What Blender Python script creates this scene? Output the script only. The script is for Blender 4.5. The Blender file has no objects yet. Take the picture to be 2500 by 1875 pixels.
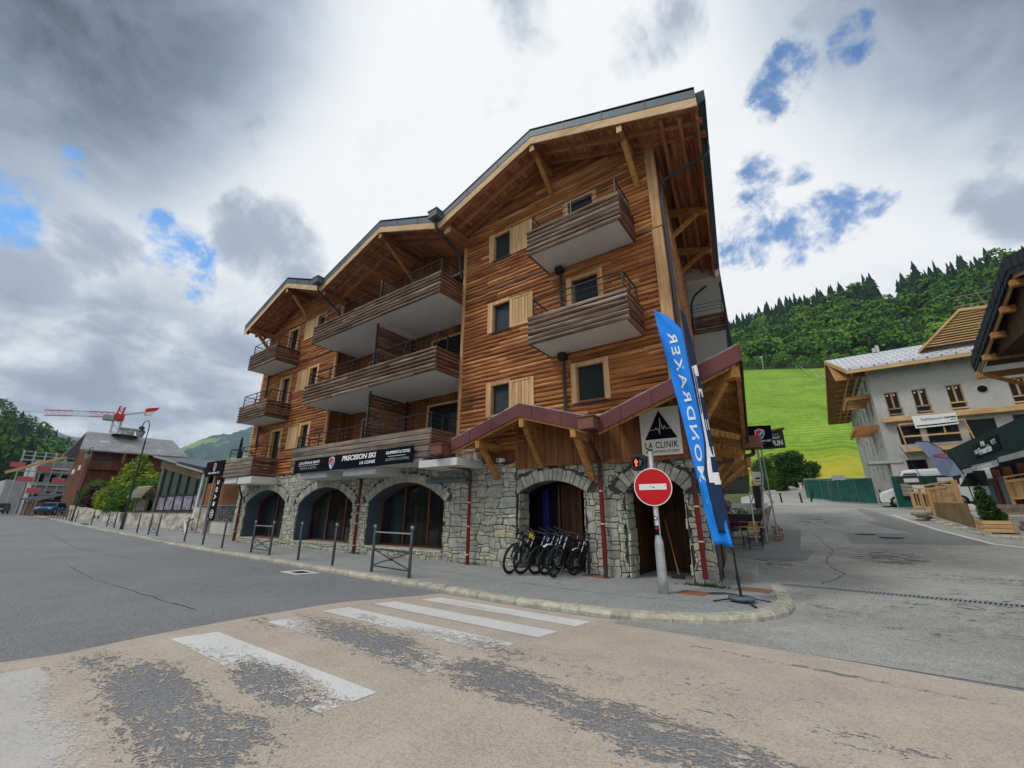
import bpy, math, random
import numpy as np
from mathutils import Vector, Matrix, noise
HAZE = 0.00013
random.seed(7); np.random.seed(7)
SC = bpy.context.scene
COL = SC.collection
R = math.radians
# ------------------------------------------------------------------ camera
cam = bpy.data.cameras.new("camera"); co = bpy.data.objects.new("camera", cam); COL.objects.link(co)
cam.sensor_width = 36.0; cam.lens = 36.0 * 1002.85 / 2500.0
cam.clip_start = 0.05; cam.clip_end = 20000
pit, rol, yaw = R(17.5246), R(0.2327), R(-35.451)
f0 = Vector((math.sin(yaw), math.cos(yaw), 0)); r0 = Vector((math.cos(yaw), -math.sin(yaw), 0)); u0 = Vector((0, 0, 1))
fw = math.cos(pit) * f0 + math.sin(pit) * u0; up = math.cos(pit) * u0 - math.sin(pit) * f0
rr = math.cos(rol) * r0 + math.sin(rol) * up; uu = -math.sin(rol) * r0 + math.cos(rol) * up
M3 = Matrix((rr, uu, -fw)).transposed()
co.matrix_world = Matrix.Translation((0, 0, 1.6)) @ M3.to_4x4()
SC.camera = co
SC.render.resolution_x = 1024; SC.render.resolution_y = 768
SC.render.engine = 'CYCLES'
SC.view_settings.view_transform = 'Standard'; SC.view_settings.look = 'None'
SC.view_settings.exposure = 0.2; SC.view_settings.gamma = 1.0
SC.view_settings.use_curve_mapping = False
SC.cycles.max_bounces = 6; SC.cycles.diffuse_bounces = 3; SC.cycles.glossy_bounces = 3; SC.cycles.transparent_max_bounces = 12
# ------------------------------------------------------------------ world: hazy sky with broken bright cloud
SUN_AZ, SUN_EL = R(215.0), R(52.0)     # compass from +Y clockwise: behind and left of the camera
w = bpy.data.worlds.new("World"); SC.world = w; w.use_nodes = True
nt = w.node_tree; N = nt.nodes; L = nt.links
for n in list(N): N.remove(n)
def wn(t, **k):
    n = N.new(t)
    for a, b in k.items(): setattr(n, a, b)
    return n
out = wn('ShaderNodeOutputWorld'); sky = wn('ShaderNodeTexSky')
sky.sky_type = 'NISHITA'; sky.sun_disc = False; sky.sun_elevation = SUN_EL; sky.sun_rotation = SUN_AZ
bgs = wn('ShaderNodeBackground'); bgs.inputs['Strength'].default_value = 0.12
tint = wn('ShaderNodeMix', data_type='RGBA', blend_type='MULTIPLY'); tint.inputs[0].default_value = 1.0; L.new(sky.outputs[0], tint.inputs[6]); tint.inputs[7].default_value = (0.40, 1.0, 1.45, 1); L.new(tint.outputs[2], bgs.inputs['Color'])
tc = wn('ShaderNodeTexCoord')
def wmath(op, a, b=None, c=None, clamp=False):
    n = wn('ShaderNodeMath', operation=op, use_clamp=clamp)
    for i, v in enumerate((a, b, c)):
        if v is None: continue
        if isinstance(v, (int, float)): n.inputs[i].default_value = v
        else: L.new(v, n.inputs[i])
    return n.outputs[0]
# project the view direction on a high cloud deck
sep = wn('ShaderNodeSeparateXYZ'); L.new(tc.outputs['Generated'], sep.inputs[0])
zc = wmath('MAXIMUM', sep.outputs[2], 0.0); zd = wmath('ADD', zc, 0.16)
ux = wmath('DIVIDE', sep.outputs[0], zd); uy = wmath('DIVIDE', sep.outputs[1], zd)
cmb = wn('ShaderNodeCombineXYZ'); L.new(ux, cmb.inputs[0]); L.new(uy, cmb.inputs[1])
def wnoise(scale, detail, rough, loc=(0, 0, 0), dist=0.0, vec=None):
    m = wn('ShaderNodeMapping'); m.inputs['Location'].default_value = loc
    L.new(vec or cmb.outputs[0], m.inputs[0])
    n = wn('ShaderNodeTexNoise'); n.inputs['Scale'].default_value = scale; n.inputs['Detail'].default_value = detail
    n.inputs['Roughness'].default_value = rough; n.inputs['Distortion'].default_value = dist
    L.new(m.outputs[0], n.inputs['Vector']); return n.outputs[0]
def wramp(v, stops):
    n = wn('ShaderNodeValToRGB'); e = n.color_ramp.elements
    while len(e) < len(stops): e.new(0.5)
    for i, (p, c) in enumerate(stops): e[i].position = p; e[i].color = (c[0], c[1], c[2], 1) if not isinstance(c, (int, float)) else (c, c, c, 1)
    L.new(v, n.inputs[0]); return n.outputs[0]
def blob(dirv, r0_, r1_):
    """soft mask round a compass direction of the sky"""
    d = Vector(dirv).normalized()
    n = wn('ShaderNodeVectorMath', operation='DOT_PRODUCT'); L.new(tc.outputs['Generated'], n.inputs[0]); n.inputs[1].default_value = d
    g = wn('ShaderNodeMapRange', interpolation_type='SMOOTHSTEP'); L.new(n.outputs['Value'], g.inputs[0]); g.inputs[1].default_value = math.cos(r1_); g.inputs[2].default_value = math.cos(r0_); return g.outputs[0]
def azel(az, el):
    a, e = R(az), R(el); return (math.sin(a) * math.cos(e), math.cos(a) * math.cos(e), math.sin(e))
n_big = wnoise(2.6, 5, 0.55, (3.1, 1.7, 0), 0.3, vec=tc.outputs['Generated'])
n_fine = wmath('ADD', wmath('MULTIPLY', wnoise(2.4, 7, 0.6, (0.4, 5.2, 1.0), 0.5), 0.5), wmath('MULTIPLY', wnoise(6.0, 7, 0.58, (0.4, 5.2, 1.0), 0.5, vec=tc.outputs['Generated']), 0.5))
cl = wmath('ADD', wmath('MULTIPLY', n_big, 0.6), wmath('MULTIPLY', n_fine, 0.4))
# darker cloud masses low in the west, overhead in the west and towards the east; the last two hold vignette darkening too
def mx(*v):
    r = v[0]
    for q in v[1:]: r = wmath('MAXIMUM', r, q)
    return r
def mr(v, a, b):
    g = wn('ShaderNodeMapRange', interpolation_type='SMOOTHSTEP'); L.new(v, g.inputs[0]); g.inputs[1].default_value = a; g.inputs[2].default_value = b; return g.outputs[0]
mw = mr(sep.outputs[0], -0.50, -0.95); lz = wmath('MULTIPLY', mr(sep.outputs[2], 0.52, 0.30), mr(sep.outputs[2], -0.02, 0.16))
n_mid = wnoise(4.2, 8, 0.60, (4.4, 5.2, 1.0), 0.35, vec=tc.outputs['Generated'])
n_bank = wmath('ADD', wmath('MULTIPLY', wnoise(1.5, 7, 0.58, (1.0, 2.2, 3.0), 0.3, vec=cmb.outputs[0]), 0.6), wmath('MULTIPLY', n_mid, 0.4))
bank = wmath('MULTIPLY', wmath('MULTIPLY', lz, mw), mr(n_bank, 0.34, 0.62))
soft = mx(wmath('MULTIPLY', blob(azel(-116, 45), R(8), R(38)), 1.15), wmath('MULTIPLY', blob(azel(50, 46), R(8), R(36)), 1.05))  # wide corner clouds, enlarged and darkened to carry lens vignetting as well
soft = wmath('MULTIPLY', soft, wmath('ADD', 0.60, wmath('MULTIPLY', mr(n_mid, 0.30, 0.70), 0.42)))
patch = mx(blob(azel(-70.5, 31.5), R(2), R(8.5)), blob(azel(-67.5, 27.5), R(1), R(6)), wmath('MULTIPLY', blob(azel(-36, 60), R(1), R(8)), 0.7), wmath('MULTIPLY', blob(azel(-9, 56), R(1), R(7)), 0.85), wmath('MULTIPLY', blob(azel(-37.5, 52), R(0.5), R(5)), 0.5),
           blob(azel(-86, 25.5), R(1), R(7)), blob(azel(-90, 20.5), R(1), R(8)), wmath('MULTIPLY', blob(azel(-80, 42), R(1), R(9)), 0.7), blob(azel(24, 31), R(1), R(9)), blob(azel(23, 26), R(1), R(6)), blob(azel(17, 50), R(1), R(9)))
pt = mr(wmath('ADD', patch, wmath('MULTIPLY', wmath('SUBTRACT', n_mid, 0.5), 3.4)), 0.25, 1.15)
pt = wmath('MULTIPLY', wmath('MULTIPLY', pt, mr(patch, 0.0, 0.3)), 0.50)
dd = mx(wmath('MULTIPLY', bank, 0.62), soft, pt, wmath('MULTIPLY', mr(n_mid, 0.52, 0.80), 0.20))
ccol = wramp(dd, [(0.0, (0.875, 0.89, 0.90)), (0.15, (0.74, 0.775, 0.81)), (0.42, (0.42, 0.48, 0.575)), (0.70, (0.20, 0.245, 0.33)), (1.0, (0.06, 0.075, 0.11))])
bgc = wn('ShaderNodeBackground'); L.new(ccol, bgc.inputs['Color']); bgc.inputs['Strength'].default_value = 0.96
# gaps of blue sky
hole = mx(blob(azel(-78.6, 26.8), R(0.8), R(4.2)), blob(azel(-76.6, 24.6), R(0.3), R(3.0)), blob(azel(-81.0, 28.2), R(0.2), R(3.0)),
          blob(azel(-92.0, 25.3), R(1.2), R(4.2)), blob(azel(-90.6, 27.4), R(0.3), R(2.2)), blob(azel(-89.3, 32), R(0.1), R(1.3)),
          blob(azel(-88.7, 30.4), R(0.1), R(1.3)), blob(azel(6.0, 46), R(0.8), R(4.4)), blob(azel(7.5, 31.4), R(1.0), R(4.8)), blob(azel(3.8, 31.2), R(0.4), R(3.6)),
          blob(azel(-1.3, 31.9), R(0.9), R(4.6)), blob(azel(0.6, 34.0), R(0.2), R(3.6)), blob(azel(1.0, 37), R(0.8), R(4.4)), blob(azel(-4.3, 33.5), R(0.5), R(2.6)),
          blob(azel(5.5, 36.5), R(0.1), R(2.2)), blob(azel(14, 45.5), R(0.3), R(2.6)), blob(azel(3.0, 28.2), R(0.1), R(1.9)), blob(azel(11.8, 31.0), R(0.1), R(2.4)))
n_edge = wnoise(15.0, 9, 0.64, (1.5, 0.3, 2.0), 0.2, vec=tc.outputs['Generated'])
hm = wmath('ADD', wmath('MULTIPLY', hole, 1.1), wmath('MULTIPLY', wmath('SUBTRACT', n_edge, 0.5), 5.0))
hm2 = mr(hm, 0.35, 1.55)
inside = mr(hole, 0.0, 0.35)
hfin = wmath('MULTIPLY', wmath('MULTIPLY', hm2, inside), 0.90)
mxs = wn('ShaderNodeMixShader'); L.new(hfin, mxs.inputs[0]); L.new(bgc.outputs[0], mxs.inputs[1]); L.new(bgs.outputs[0], mxs.inputs[2])
L.new(mxs.outputs[0], out.inputs['Surface'])
# ------------------------------------------------------------------ sun behind thin cloud
sl = bpy.data.lights.new("sun", 'SUN'); sl.energy = 1.5; sl.angle = R(14); sl.color = (1.0, 0.965, 0.90)
so = bpy.data.objects.new("sun", sl); COL.objects.link(so)
sd = Vector((math.sin(SUN_AZ) * math.cos(SUN_EL), math.cos(SUN_AZ) * math.cos(SUN_EL), math.sin(SUN_EL)))
so.rotation_euler = sd.to_track_quat('Z', 'Y').to_euler(); so.location = (-20, -30, 60)

# ================================================================== helpers
class MB:
    """collects shapes in world (or local) space, then links them as ONE mesh object"""
    def __init__(s): s.v = []; s.f = []; s.m = []; s.r = []; s.sm = []
    def add(s, vs, fs, mat=0, rnd=None, smooth=False):
        o = len(s.v); s.v.extend([tuple(q) for q in vs]); s.f.extend([tuple(o + i for i in f) for f in fs])
        s.m.extend([mat] * len(fs)); s.sm.extend([smooth] * len(fs))
        s.r.extend([random.random() if rnd is None else rnd] * len(vs)); return s
    def hexa(s, p, mat=0, rnd=None):      # 8 points: bottom 4 ccw, top 4 ccw
        return s.add(p, [(3, 2, 1, 0), (4, 5, 6, 7), (0, 1, 5, 4), (1, 2, 6, 5), (2, 3, 7, 6), (3, 0, 4, 7)], mat, rnd)
    def box(s, x0, y0, z0, x1, y1, z1, mat=0, rnd=None):
        if x0 > x1: x0, x1 = x1, x0
        if y0 > y1: y0, y1 = y1, y0
        if z0 > z1: z0, z1 = z1, z0
        return s.hexa([(x0, y0, z0), (x1, y0, z0), (x1, y1, z0), (x0, y1, z0), (x0, y0, z1), (x1, y0, z1), (x1, y1, z1), (x0, y1, z1)], mat, rnd)
    def beam(s, a, b, w, h, up=(0, 0, 1), mat=0, rnd=None):
        a, b = Vector(a), Vector(b); d = (b - a).normalized(); u = Vector(up)
        if abs(d.dot(u)) > 0.98: u = Vector((0, 1, 0))
        r = d.cross(u).normalized() * (w / 2); u2 = r.cross(d).normalized() * (h / 2)
        p = [a - r - u2, a + r - u2, b + r - u2, b - r - u2, a - r + u2, a + r + u2, b + r + u2, b - r + u2]
        return s.hexa(p, mat, rnd)
    def tube(s, pts, r, n=8, mat=0, rnd=None, caps=True, smooth=True):
        pts = [Vector(p) for p in pts]; rs = r if isinstance(r, (list, tuple)) else [r] * len(pts)
        vs = []; prev = None
        for i, p in enumerate(pts):
            t = (pts[min(i + 1, len(pts) - 1)] - pts[max(i - 1, 0)])
            if t.length < 1e-9: t = Vector((0, 0, 1))
            t.normalize()
            if prev is None:
                a = t.cross(Vector((0, 0, 1)));
                if a.length < 1e-3: a = t.cross(Vector((1, 0, 0)))
            else:
                a = prev - t * prev.dot(t)
                if a.length < 1e-4: a = t.orthogonal()
            a.normalize(); prev = a; b = t.cross(a)
            for k in range(n):
                q = 2 * math.pi * k / n; vs.append(p + (a * math.cos(q) + b * math.sin(q)) * rs[i])
        fs = []
        for i in range(len(pts) - 1):
            for k in range(n): fs.append((i * n + k, i * n + (k + 1) % n, (i + 1) * n + (k + 1) % n, (i + 1) * n + k))
        o = random.random() if rnd is None else rnd
        s.add(vs, fs, mat, o, smooth)
        if caps:
            s.add(vs[:n], [tuple(range(n - 1, -1, -1))], mat, o); s.add(vs[-n:], [tuple(range(n))], mat, o)
        return s
    def prism(s, poly, dv, mat=0, rnd=None):
        """polygon (list of 3D points) pushed along dv"""
        n = len(poly); a = [Vector(p) for p in poly]; b = [p + Vector(dv) for p in a]
        return s.add(a + b, [tuple(range(n - 1, -1, -1)), tuple(range(n, 2 * n))] + [(i, (i + 1) % n, n + (i + 1) % n, n + i) for i in range(n)], mat, rnd)
    def quad(s, a, b, c, d, mat=0, rnd=None): return s.add([a, b, c, d], [(0, 1, 2, 3)], mat, rnd)
    def lathe(s, prof, c=(0, 0, 0), n=16, mat=0, rnd=None, axis='Z'):
        vs = []; c = Vector(c)
        for r_, z in prof:
            for k in range(n):
                q = 2 * math.pi * k / n; a, b = r_ * math.cos(q), r_ * math.sin(q)
                vs.append(c + (Vector((a, b, z)) if axis == 'Z' else Vector((a, z, b)) if axis == 'Y' else Vector((z, a, b))))
        fs = []
        for i in range(len(prof) - 1):
            for k in range(n): fs.append((i * n + k, i * n + (k + 1) % n, (i + 1) * n + (k + 1) % n, (i + 1) * n + k))
        return s.add(vs, fs, mat, rnd, True)
    def build(s, name, mats, parent=None, loc=None, bevel=0, local=False):
        me = bpy.data.meshes.new(name); base = Vector((0, 0, 0))
        v = np.array(s.v, dtype=np.float64).reshape(-1, 3)
        if parent is not None and not local:
            p = parent
            while p is not None: base = base + p.location; p = p.parent
        if loc is not None: base = Vector(loc)
        if not local: v = v - np.array(base)
        me.from_pydata(v.tolist(), [], s.f)
        if not isinstance(mats, (list, tuple)): mats = [mats]
        for m in mats: me.materials.append(m)
        me.polygons.foreach_set('material_index', s.m); me.polygons.foreach_set('use_smooth', s.sm)
        at = me.attributes.new('rnd', 'FLOAT', 'POINT'); at.data.foreach_set('value', s.r)
        me.validate(); me.update()
        o = bpy.data.objects.new(name, me); COL.objects.link(o)
        if parent is not None: o.parent = parent
        if loc is not None: o.location = loc
        if bevel:
            b = o.modifiers.new('bevel', 'BEVEL'); b.width = bevel; b.segments = 1; b.limit_method = 'ANGLE'; b.angle_limit = R(40)
        return o
def tag(o, label=None, cat=None, group=None, kind=None):
    if label: o['label'] = label
    if cat: o['category'] = cat
    if group: o['group'] = group
    if kind: o['kind'] = kind
    return o
def thing(name, label, cat, loc=(0, 0, 0), rz=0, group=None):
    o = bpy.data.objects.new(name, None); COL.objects.link(o); o.location = loc; o.rotation_euler = (0, 0, rz)
    o.empty_display_size = 0.2
    return tag(o, label, cat, group)
def copy_tree(o, parent=None, label=None):
    c = o.copy(); COL.objects.link(c); c.parent = parent
    if label: c['label'] = label
    for ch in list(o.children): copy_tree(ch, c)
    return c
# ------------------------------------------------------------------ lettering
def text_verts(s, bold=0.0, extrude=0.0, shear=0.0, spacing=1.0):
    cu = bpy.data.curves.new('t', 'FONT'); cu.body = s; cu.size = 1.0; cu.offset = bold; cu.extrude = extrude
    cu.shear = shear; cu.space_character = spacing; cu.resolution_u = 3
    o = bpy.data.objects.new('t', cu); COL.objects.link(o); bpy.context.view_layer.update()
    dg = bpy.context.evaluated_depsgraph_get(); me = bpy.data.meshes.new_from_object(o.evaluated_get(dg))
    v = [tuple(x.co) for x in me.vertices]; f = [tuple(p.vertices) for p in me.polygons]
    bpy.data.objects.remove(o); bpy.data.curves.remove(cu); bpy.data.meshes.remove(me)
    return v, f
def add_text(m, s, origin, ex, ey, width=None, height=None, mat=0, bold=0.0, shear=0.0, spacing=1.0, mapper=None, center=False, thick=0.006):
    """lettering laid on a plane: origin = lower left, ex / ey unit directions of reading and up"""
    v, f = text_verts(s, bold, 0.5, shear, spacing)
    a = np.array(v); x0, x1, y0, y1 = a[:, 0].min(), a[:, 0].max(), a[:, 1].min(), a[:, 1].max()
    sx = width / (x1 - x0) if width else height / (y1 - y0); sy = height / (y1 - y0) if height else sx
    ex, ey = Vector(ex), Vector(ey); nz = ex.cross(ey).normalized(); o = Vector(origin); pts = []
    for q in a:
        px, py = (q[0] - x0) * sx, (q[1] - y0) * sy
        if center: px -= (x1 - x0) * sx / 2
        pz = q[2] * thick
        pts.append(mapper(px, py, pz) if mapper else o + ex * px + ey * py + nz * pz)
    m.add(pts, f, mat, 0.5)
def flatpoly(m, pts, origin, ex, ey, mat=0, lift=0.003, thick=0.003):
    ex, ey = Vector(ex), Vector(ey); n = ex.cross(ey).normalized(); o = Vector(origin)
    m.prism([o + ex * a + ey * b + n * lift for a, b in pts], n * thick, mat, 0.5)
# ================================================================== materials
def mat_new(name):
    m = bpy.data.materials.new(name); m.use_nodes = True; t = m.node_tree
    for n in list(t.nodes): t.nodes.remove(n)
    return m, t
class NT:
    def __init__(s, name):
        s.m, s.t = mat_new(name); s.N = s.t.nodes; s.L = s.t.links
        s.out = s.N.new('ShaderNodeOutputMaterial'); s.bs = s.N.new('ShaderNodeBsdfPrincipled'); s.L.new(s.bs.outputs[0], s.out.inputs[0])
        s._oc = None
    def oc(s):
        if s._oc is None: s._oc = s.N.new('ShaderNodeTexCoord').outputs['Object']
        return s._oc
    def mapv(s, scale=(1, 1, 1), rot=(0, 0, 0), loc=(0, 0, 0), vec=None):
        n = s.N.new('ShaderNodeMapping'); n.inputs['Scale'].default_value = scale; n.inputs['Rotation'].default_value = rot; n.inputs['Location'].default_value = loc
        s.L.new(vec or s.oc(), n.inputs[0]); return n.outputs[0]
    def noise(s, scale, detail=4, rough=0.55, vec=None, dist=0.0, col=False):
        n = s.N.new('ShaderNodeTexNoise'); n.inputs['Scale'].default_value = scale; n.inputs['Detail'].default_value = detail
        n.inputs['Roughness'].default_value = rough; n.inputs['Distortion'].default_value = dist
        s.L.new(vec or s.oc(), n.inputs['Vector']); return n.outputs[1 if col else 0]
    def voro(s, scale, vec=None, feature='F1', out=0):
        n = s.N.new('ShaderNodeTexVoronoi'); n.feature = feature; n.inputs['Scale'].default_value = scale
        s.L.new(vec or s.oc(), n.inputs['Vector']); return n.outputs[out]
    def wave(s, scale, vec=None, dist=0.0, detail=2, direction='X', prof='SIN'):
        n = s.N.new('ShaderNodeTexWave'); n.bands_direction = direction; n.wave_profile = prof; n.inputs['Scale'].default_value = scale
        n.inputs['Distortion'].default_value = dist; n.inputs['Detail'].default_value = detail; s.L.new(vec or s.oc(), n.inputs['Vector']); return n.outputs[1]
    def ramp(s, v, stops, interp='LINEAR'):
        n = s.N.new('ShaderNodeValToRGB'); n.color_ramp.interpolation = interp; e = n.color_ramp.elements
        while len(e) < len(stops): e.new(0.5)
        for i, (p, c) in enumerate(stops): e[i].position = p; e[i].color = (c, c, c, 1) if isinstance(c, (int, float)) else (c[0], c[1], c[2], 1)
        s.L.new(v, n.inputs[0]); return n.outputs[0]
    def mix(s, fac, a, b, mode='MIX'):
        n = s.N.new('ShaderNodeMix'); n.data_type = 'RGBA'; n.blend_type = mode
        for i, v in ((0, fac), (6, a), (7, b)):
            if isinstance(v, (int, float)): n.inputs[i].default_value = v if i == 0 else (v, v, v, 1)
            elif isinstance(v, (tuple, list)): n.inputs[i].default_value = (v[0], v[1], v[2], 1)
            else: s.L.new(v, n.inputs[i])
        return n.outputs[2]
    def math(s, op, a, b=0.0, clamp=False):
        n = s.N.new('ShaderNodeMath'); n.operation = op; n.use_clamp = clamp
        for i, v in enumerate((a, b)):
            if isinstance(v, (int, float)): n.inputs[i].default_value = v
            else: s.L.new(v, n.inputs[i])
        return n.outputs[0]
    def attr(s, name='rnd'):
        n = s.N.new('ShaderNodeAttribute'); n.attribute_name = name; return n.outputs['Fac']
    def bump(s, h, strength=0.4, dist=0.02):
        n = s.N.new('ShaderNodeBump'); n.inputs['Strength'].default_value = strength; n.inputs['Distance'].default_value = dist
        s.L.new(h, n.inputs['Height']); s.L.new(n.outputs[0], s.bs.inputs['Normal'])
    def set(s, color=None, rough=None, metal=None, spec=None):
        for k, v in (('Base Color', color), ('Roughness', rough), ('Metallic', metal), ('Specular IOR Level', spec)):
            if v is None: continue
            if isinstance(v, (int, float)): s.bs.inputs[k].default_value = v
            elif isinstance(v, (tuple, list)): s.bs.inputs[k].default_value = (v[0], v[1], v[2], 1)
            else: s.L.new(v, s.bs.inputs[k])
        return s.m
    def xyz(s, vec=None):
        n = s.N.new('ShaderNodeSeparateXYZ'); s.L.new(vec or s.oc(), n.inputs[0]); return n.outputs
def plain(name, c, rough=0.6, metal=0.0, var=0.12, scale=3.0, bump=0.0, spec=0.28):
    k = NT(name); n = k.noise(scale, 5, 0.6)
    lo = tuple(x * (1 - var) for x in c); hi = tuple(min(1, x * (1 + var)) for x in c)
    col = k.ramp(n, [(0.25, lo), (0.75, hi)])
    if bump: k.bump(k.noise(scale * 12, 4), bump, 0.01)
    return k.set(col, rough, metal, spec)
def wood(name, dark, mid, light, axis='X', rough=0.75, grain=1.0, bump=0.35, knots=True):
    """timber: streaks along the axis, tone shift per board, weathering blotches"""
    k = NT(name); r = k.attr()
    sc = {'X': (0.35, 9, 9), 'Y': (9, 0.35, 9), 'Z': (9, 9, 0.35)}[axis]
    cm = k.N.new('ShaderNodeCombineXYZ'); k.L.new(k.math('MULTIPLY', r, 37.0), cm.inputs[0]); k.L.new(k.math('MULTIPLY', r, 91.0), cm.inputs[1]); k.L.new(k.math('MULTIPLY', r, 53.0), cm.inputs[2])
    va = k.N.new('ShaderNodeVectorMath'); va.operation = 'ADD'; k.L.new(k.oc(), va.inputs[0]); k.L.new(cm.outputs[0], va.inputs[1])
    v = k.mapv(sc, vec=va.outputs[0]); g = k.noise(1.3 * grain, 6, 0.62, v, 0.6); g2 = k.noise(6.0 * grain, 4, 0.6, v)
    blot = k.noise(1.1, 3, 0.5, va.outputs[0])
    t = k.math('ADD', k.math('MULTIPLY', g, 0.80), k.math('MULTIPLY', g2, 0.20))
    t = k.math('ADD', t, k.math('MULTIPLY', k.math('SUBTRACT', r, 0.5), 0.17)); t = k.math('ADD', t, k.math('MULTIPLY', k.math('SUBTRACT', blot, 0.5), 0.3))
    col = k.ramp(t, [(0.30, dark), (0.52, mid), (0.74, light)])
    if knots:
        kn = k.voro(2.3, k.mapv({'X': (0.55, 2.2, 2.2), 'Y': (2.2, 0.55, 2.2), 'Z': (2.2, 2.2, 0.55)}[axis], vec=va.outputs[0]))
        col = k.mix(k.ramp(kn, [(0.03, 0.75), (0.09, 0.0)]), col, tuple(x * 0.45 for x in dark))
    k.bump(t, bump, 0.02); return k.set(col, rough, 0, 0.3)
M = {}
M['log'] = wood('honey_log_siding', (0.110, 0.032, 0.011), (0.365, 0.140, 0.045), (0.68, 0.385, 0.165), 'X', grain=0.9)
M['logdark'] = wood('brown_stained_log', (0.030, 0.018, 0.012), (0.150, 0.098, 0.068), (0.44, 0.36, 0.285), 'X', knots=False)
M['logdarkY'] = wood('brown_stained_log_side', (0.030, 0.014, 0.009), (0.155, 0.070, 0.042), (0.34, 0.20, 0.13), 'Y', knots=False)
M['plankgrey'] = wood('weathered_plank', (0.06, 0.044, 0.036), (0.20, 0.16, 0.13), (0.38, 0.33, 0.28), 'X')
M['trim'] = wood('pale_timber_trim', (0.30, 0.155, 0.065), (0.55, 0.33, 0.16), (0.72, 0.50, 0.28), 'Z')
M['trimX'] = wood('pale_fascia_board', (0.36, 0.22, 0.11), (0.62, 0.42, 0.24), (0.76, 0.58, 0.37), 'X')
M['beamY'] = wood('soffit_beam', (0.15, 0.055, 0.026), (0.38, 0.155, 0.070), (0.56, 0.27, 0.125), 'Y')
M['beamX'] = wood('soffit_rafter', (0.17, 0.062, 0.028), (0.42, 0.175, 0.078), (0.58, 0.29, 0.135), 'X')
M['porchbeam'] = wood('porch_timber', (0.20, 0.085, 0.022), (0.42, 0.205, 0.06), (0.58, 0.33, 0.12), 'Y')
M['board'] = wood('porch_boards', (0.085, 0.030, 0.010), (0.21, 0.080, 0.026), (0.34, 0.15, 0.055), 'Z')
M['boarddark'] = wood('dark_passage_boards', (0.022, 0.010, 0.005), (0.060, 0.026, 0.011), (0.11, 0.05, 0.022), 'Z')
M['shutter'] = wood('pale_shutter', (0.36, 0.20, 0.085), (0.58, 0.37, 0.18), (0.75, 0.54, 0.31), 'Z')
M['newwood'] = wood('new_timber', (0.36, 0.20, 0.08), (0.55, 0.35, 0.16), (0.70, 0.50, 0.27), 'X')
M['newwoodZ'] = wood('new_timber_upright', (0.33, 0.17, 0.07), (0.52, 0.31, 0.14), (0.66, 0.45, 0.24), 'Z')
M['oldwood'] = wood('old_chalet_timber', (0.05, 0.018, 0.010), (0.15, 0.050, 0.024), (0.25, 0.10, 0.05), 'Z')
M['greywoodZ'] = wood('grey_timber', (0.10, 0.075, 0.055), (0.24, 0.19, 0.15), (0.38, 0.32, 0.26), 'Z')
M['soffitw'] = plain('painted_soffit', (0.60, 0.61, 0.60), 0.8, var=0.05)
M['zinc'] = plain('slate_grey_zinc', (0.105, 0.135, 0.160), 0.55, 0.2, 0.14, 1.2)
M['zincdark'] = plain('dark_zinc', (0.035, 0.045, 0.055), 0.4, 0.3, 0.15, 2.0)
M['copper'] = plain('aged_copper_fascia', (0.135, 0.045, 0.048), 0.45, 0.25, 0.35, 0.9)
M['copper2'] = plain('brown_copper_box', (0.19, 0.085, 0.055), 0.5, 0.25, 0.25, 1.3)
M['redpipe'] = plain('red_painted_pipe', (0.155, 0.012, 0.014), 0.42, 0.1, 0.15, 4)
M['clip'] = plain('pipe_clip', (0.65, 0.60, 0.58), 0.4, 0.3)
M['blackmetal'] = plain('black_painted_steel', (0.022, 0.026, 0.032), 0.4, 0.2, 0.2, 5)
M['bollard'] = plain('grey_green_bollard_paint', (0.055, 0.068, 0.078), 0.45, 0.25, 0.22, 5)
M['ball'] = plain('worn_ball_top', (0.24, 0.25, 0.25), 0.45, 0.4, 0.35, 12)
M['galv'] = plain('galvanised_steel', (0.46, 0.48, 0.48), 0.42, 0.55, 0.22, 9)
M['galvdark'] = plain('dull_galvanised', (0.30, 0.32, 0.33), 0.5, 0.4, 0.2, 9)
M['white'] = plain('white_paint', (0.76, 0.77, 0.77), 0.5, var=0.06)
M['offwhite'] = plain('offwhite_board', (0.66, 0.63, 0.58), 0.55, var=0.06)
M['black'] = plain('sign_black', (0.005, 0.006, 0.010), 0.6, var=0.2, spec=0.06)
M['letter'] = plain('white_lettering', (0.82, 0.83, 0.85), 0.5, var=0.02)
M['lettergrey'] = plain('grey_lettering', (0.30, 0.32, 0.36), 0.5, var=0.05)
M['red'] = plain('signal_red', (0.55, 0.006, 0.010), 0.35, var=0.08)
M['logored'] = plain('logo_red', (0.62, 0.02, 0.02), 0.4, var=0.03)
M['logoblue'] = plain('logo_blue', (0.03, 0.16, 0.55), 0.4, var=0.03)
M['reveal'] = plain('blue_grey_render', (0.062, 0.092, 0.118), 0.8, var=0.10, bump=0.2)
M['frame'] = plain('red_brown_window_frame', (0.10, 0.030, 0.020), 0.45, var=0.2)
M['rubber'] = plain('tyre_rubber', (0.014, 0.014, 0.015), 0.8, var=0.3, scale=30, bump=0.4)
M['rim'] = plain('black_rim', (0.018, 0.018, 0.020), 0.35, 0.3)
M['tanwall'] = plain('tan_tyre_label', (0.52, 0.46, 0.32), 0.7)
M['bikeframe'] = plain('black_bike_frame', (0.016, 0.018, 0.024), 0.3, 0.2)
M['bikeblue'] = plain('blue_bike_frame', (0.03, 0.07, 0.22), 0.3, 0.1)
M['bikeyellow'] = plain('yellow_bike_plate', (0.52, 0.42, 0.03), 0.4)
M['chrome'] = plain('fork_stanchion', (0.50, 0.51, 0.52), 0.25, 0.8)
M['silver'] = plain('brushed_metal', (0.5, 0.5, 0.5), 0.35, 0.8)
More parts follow.
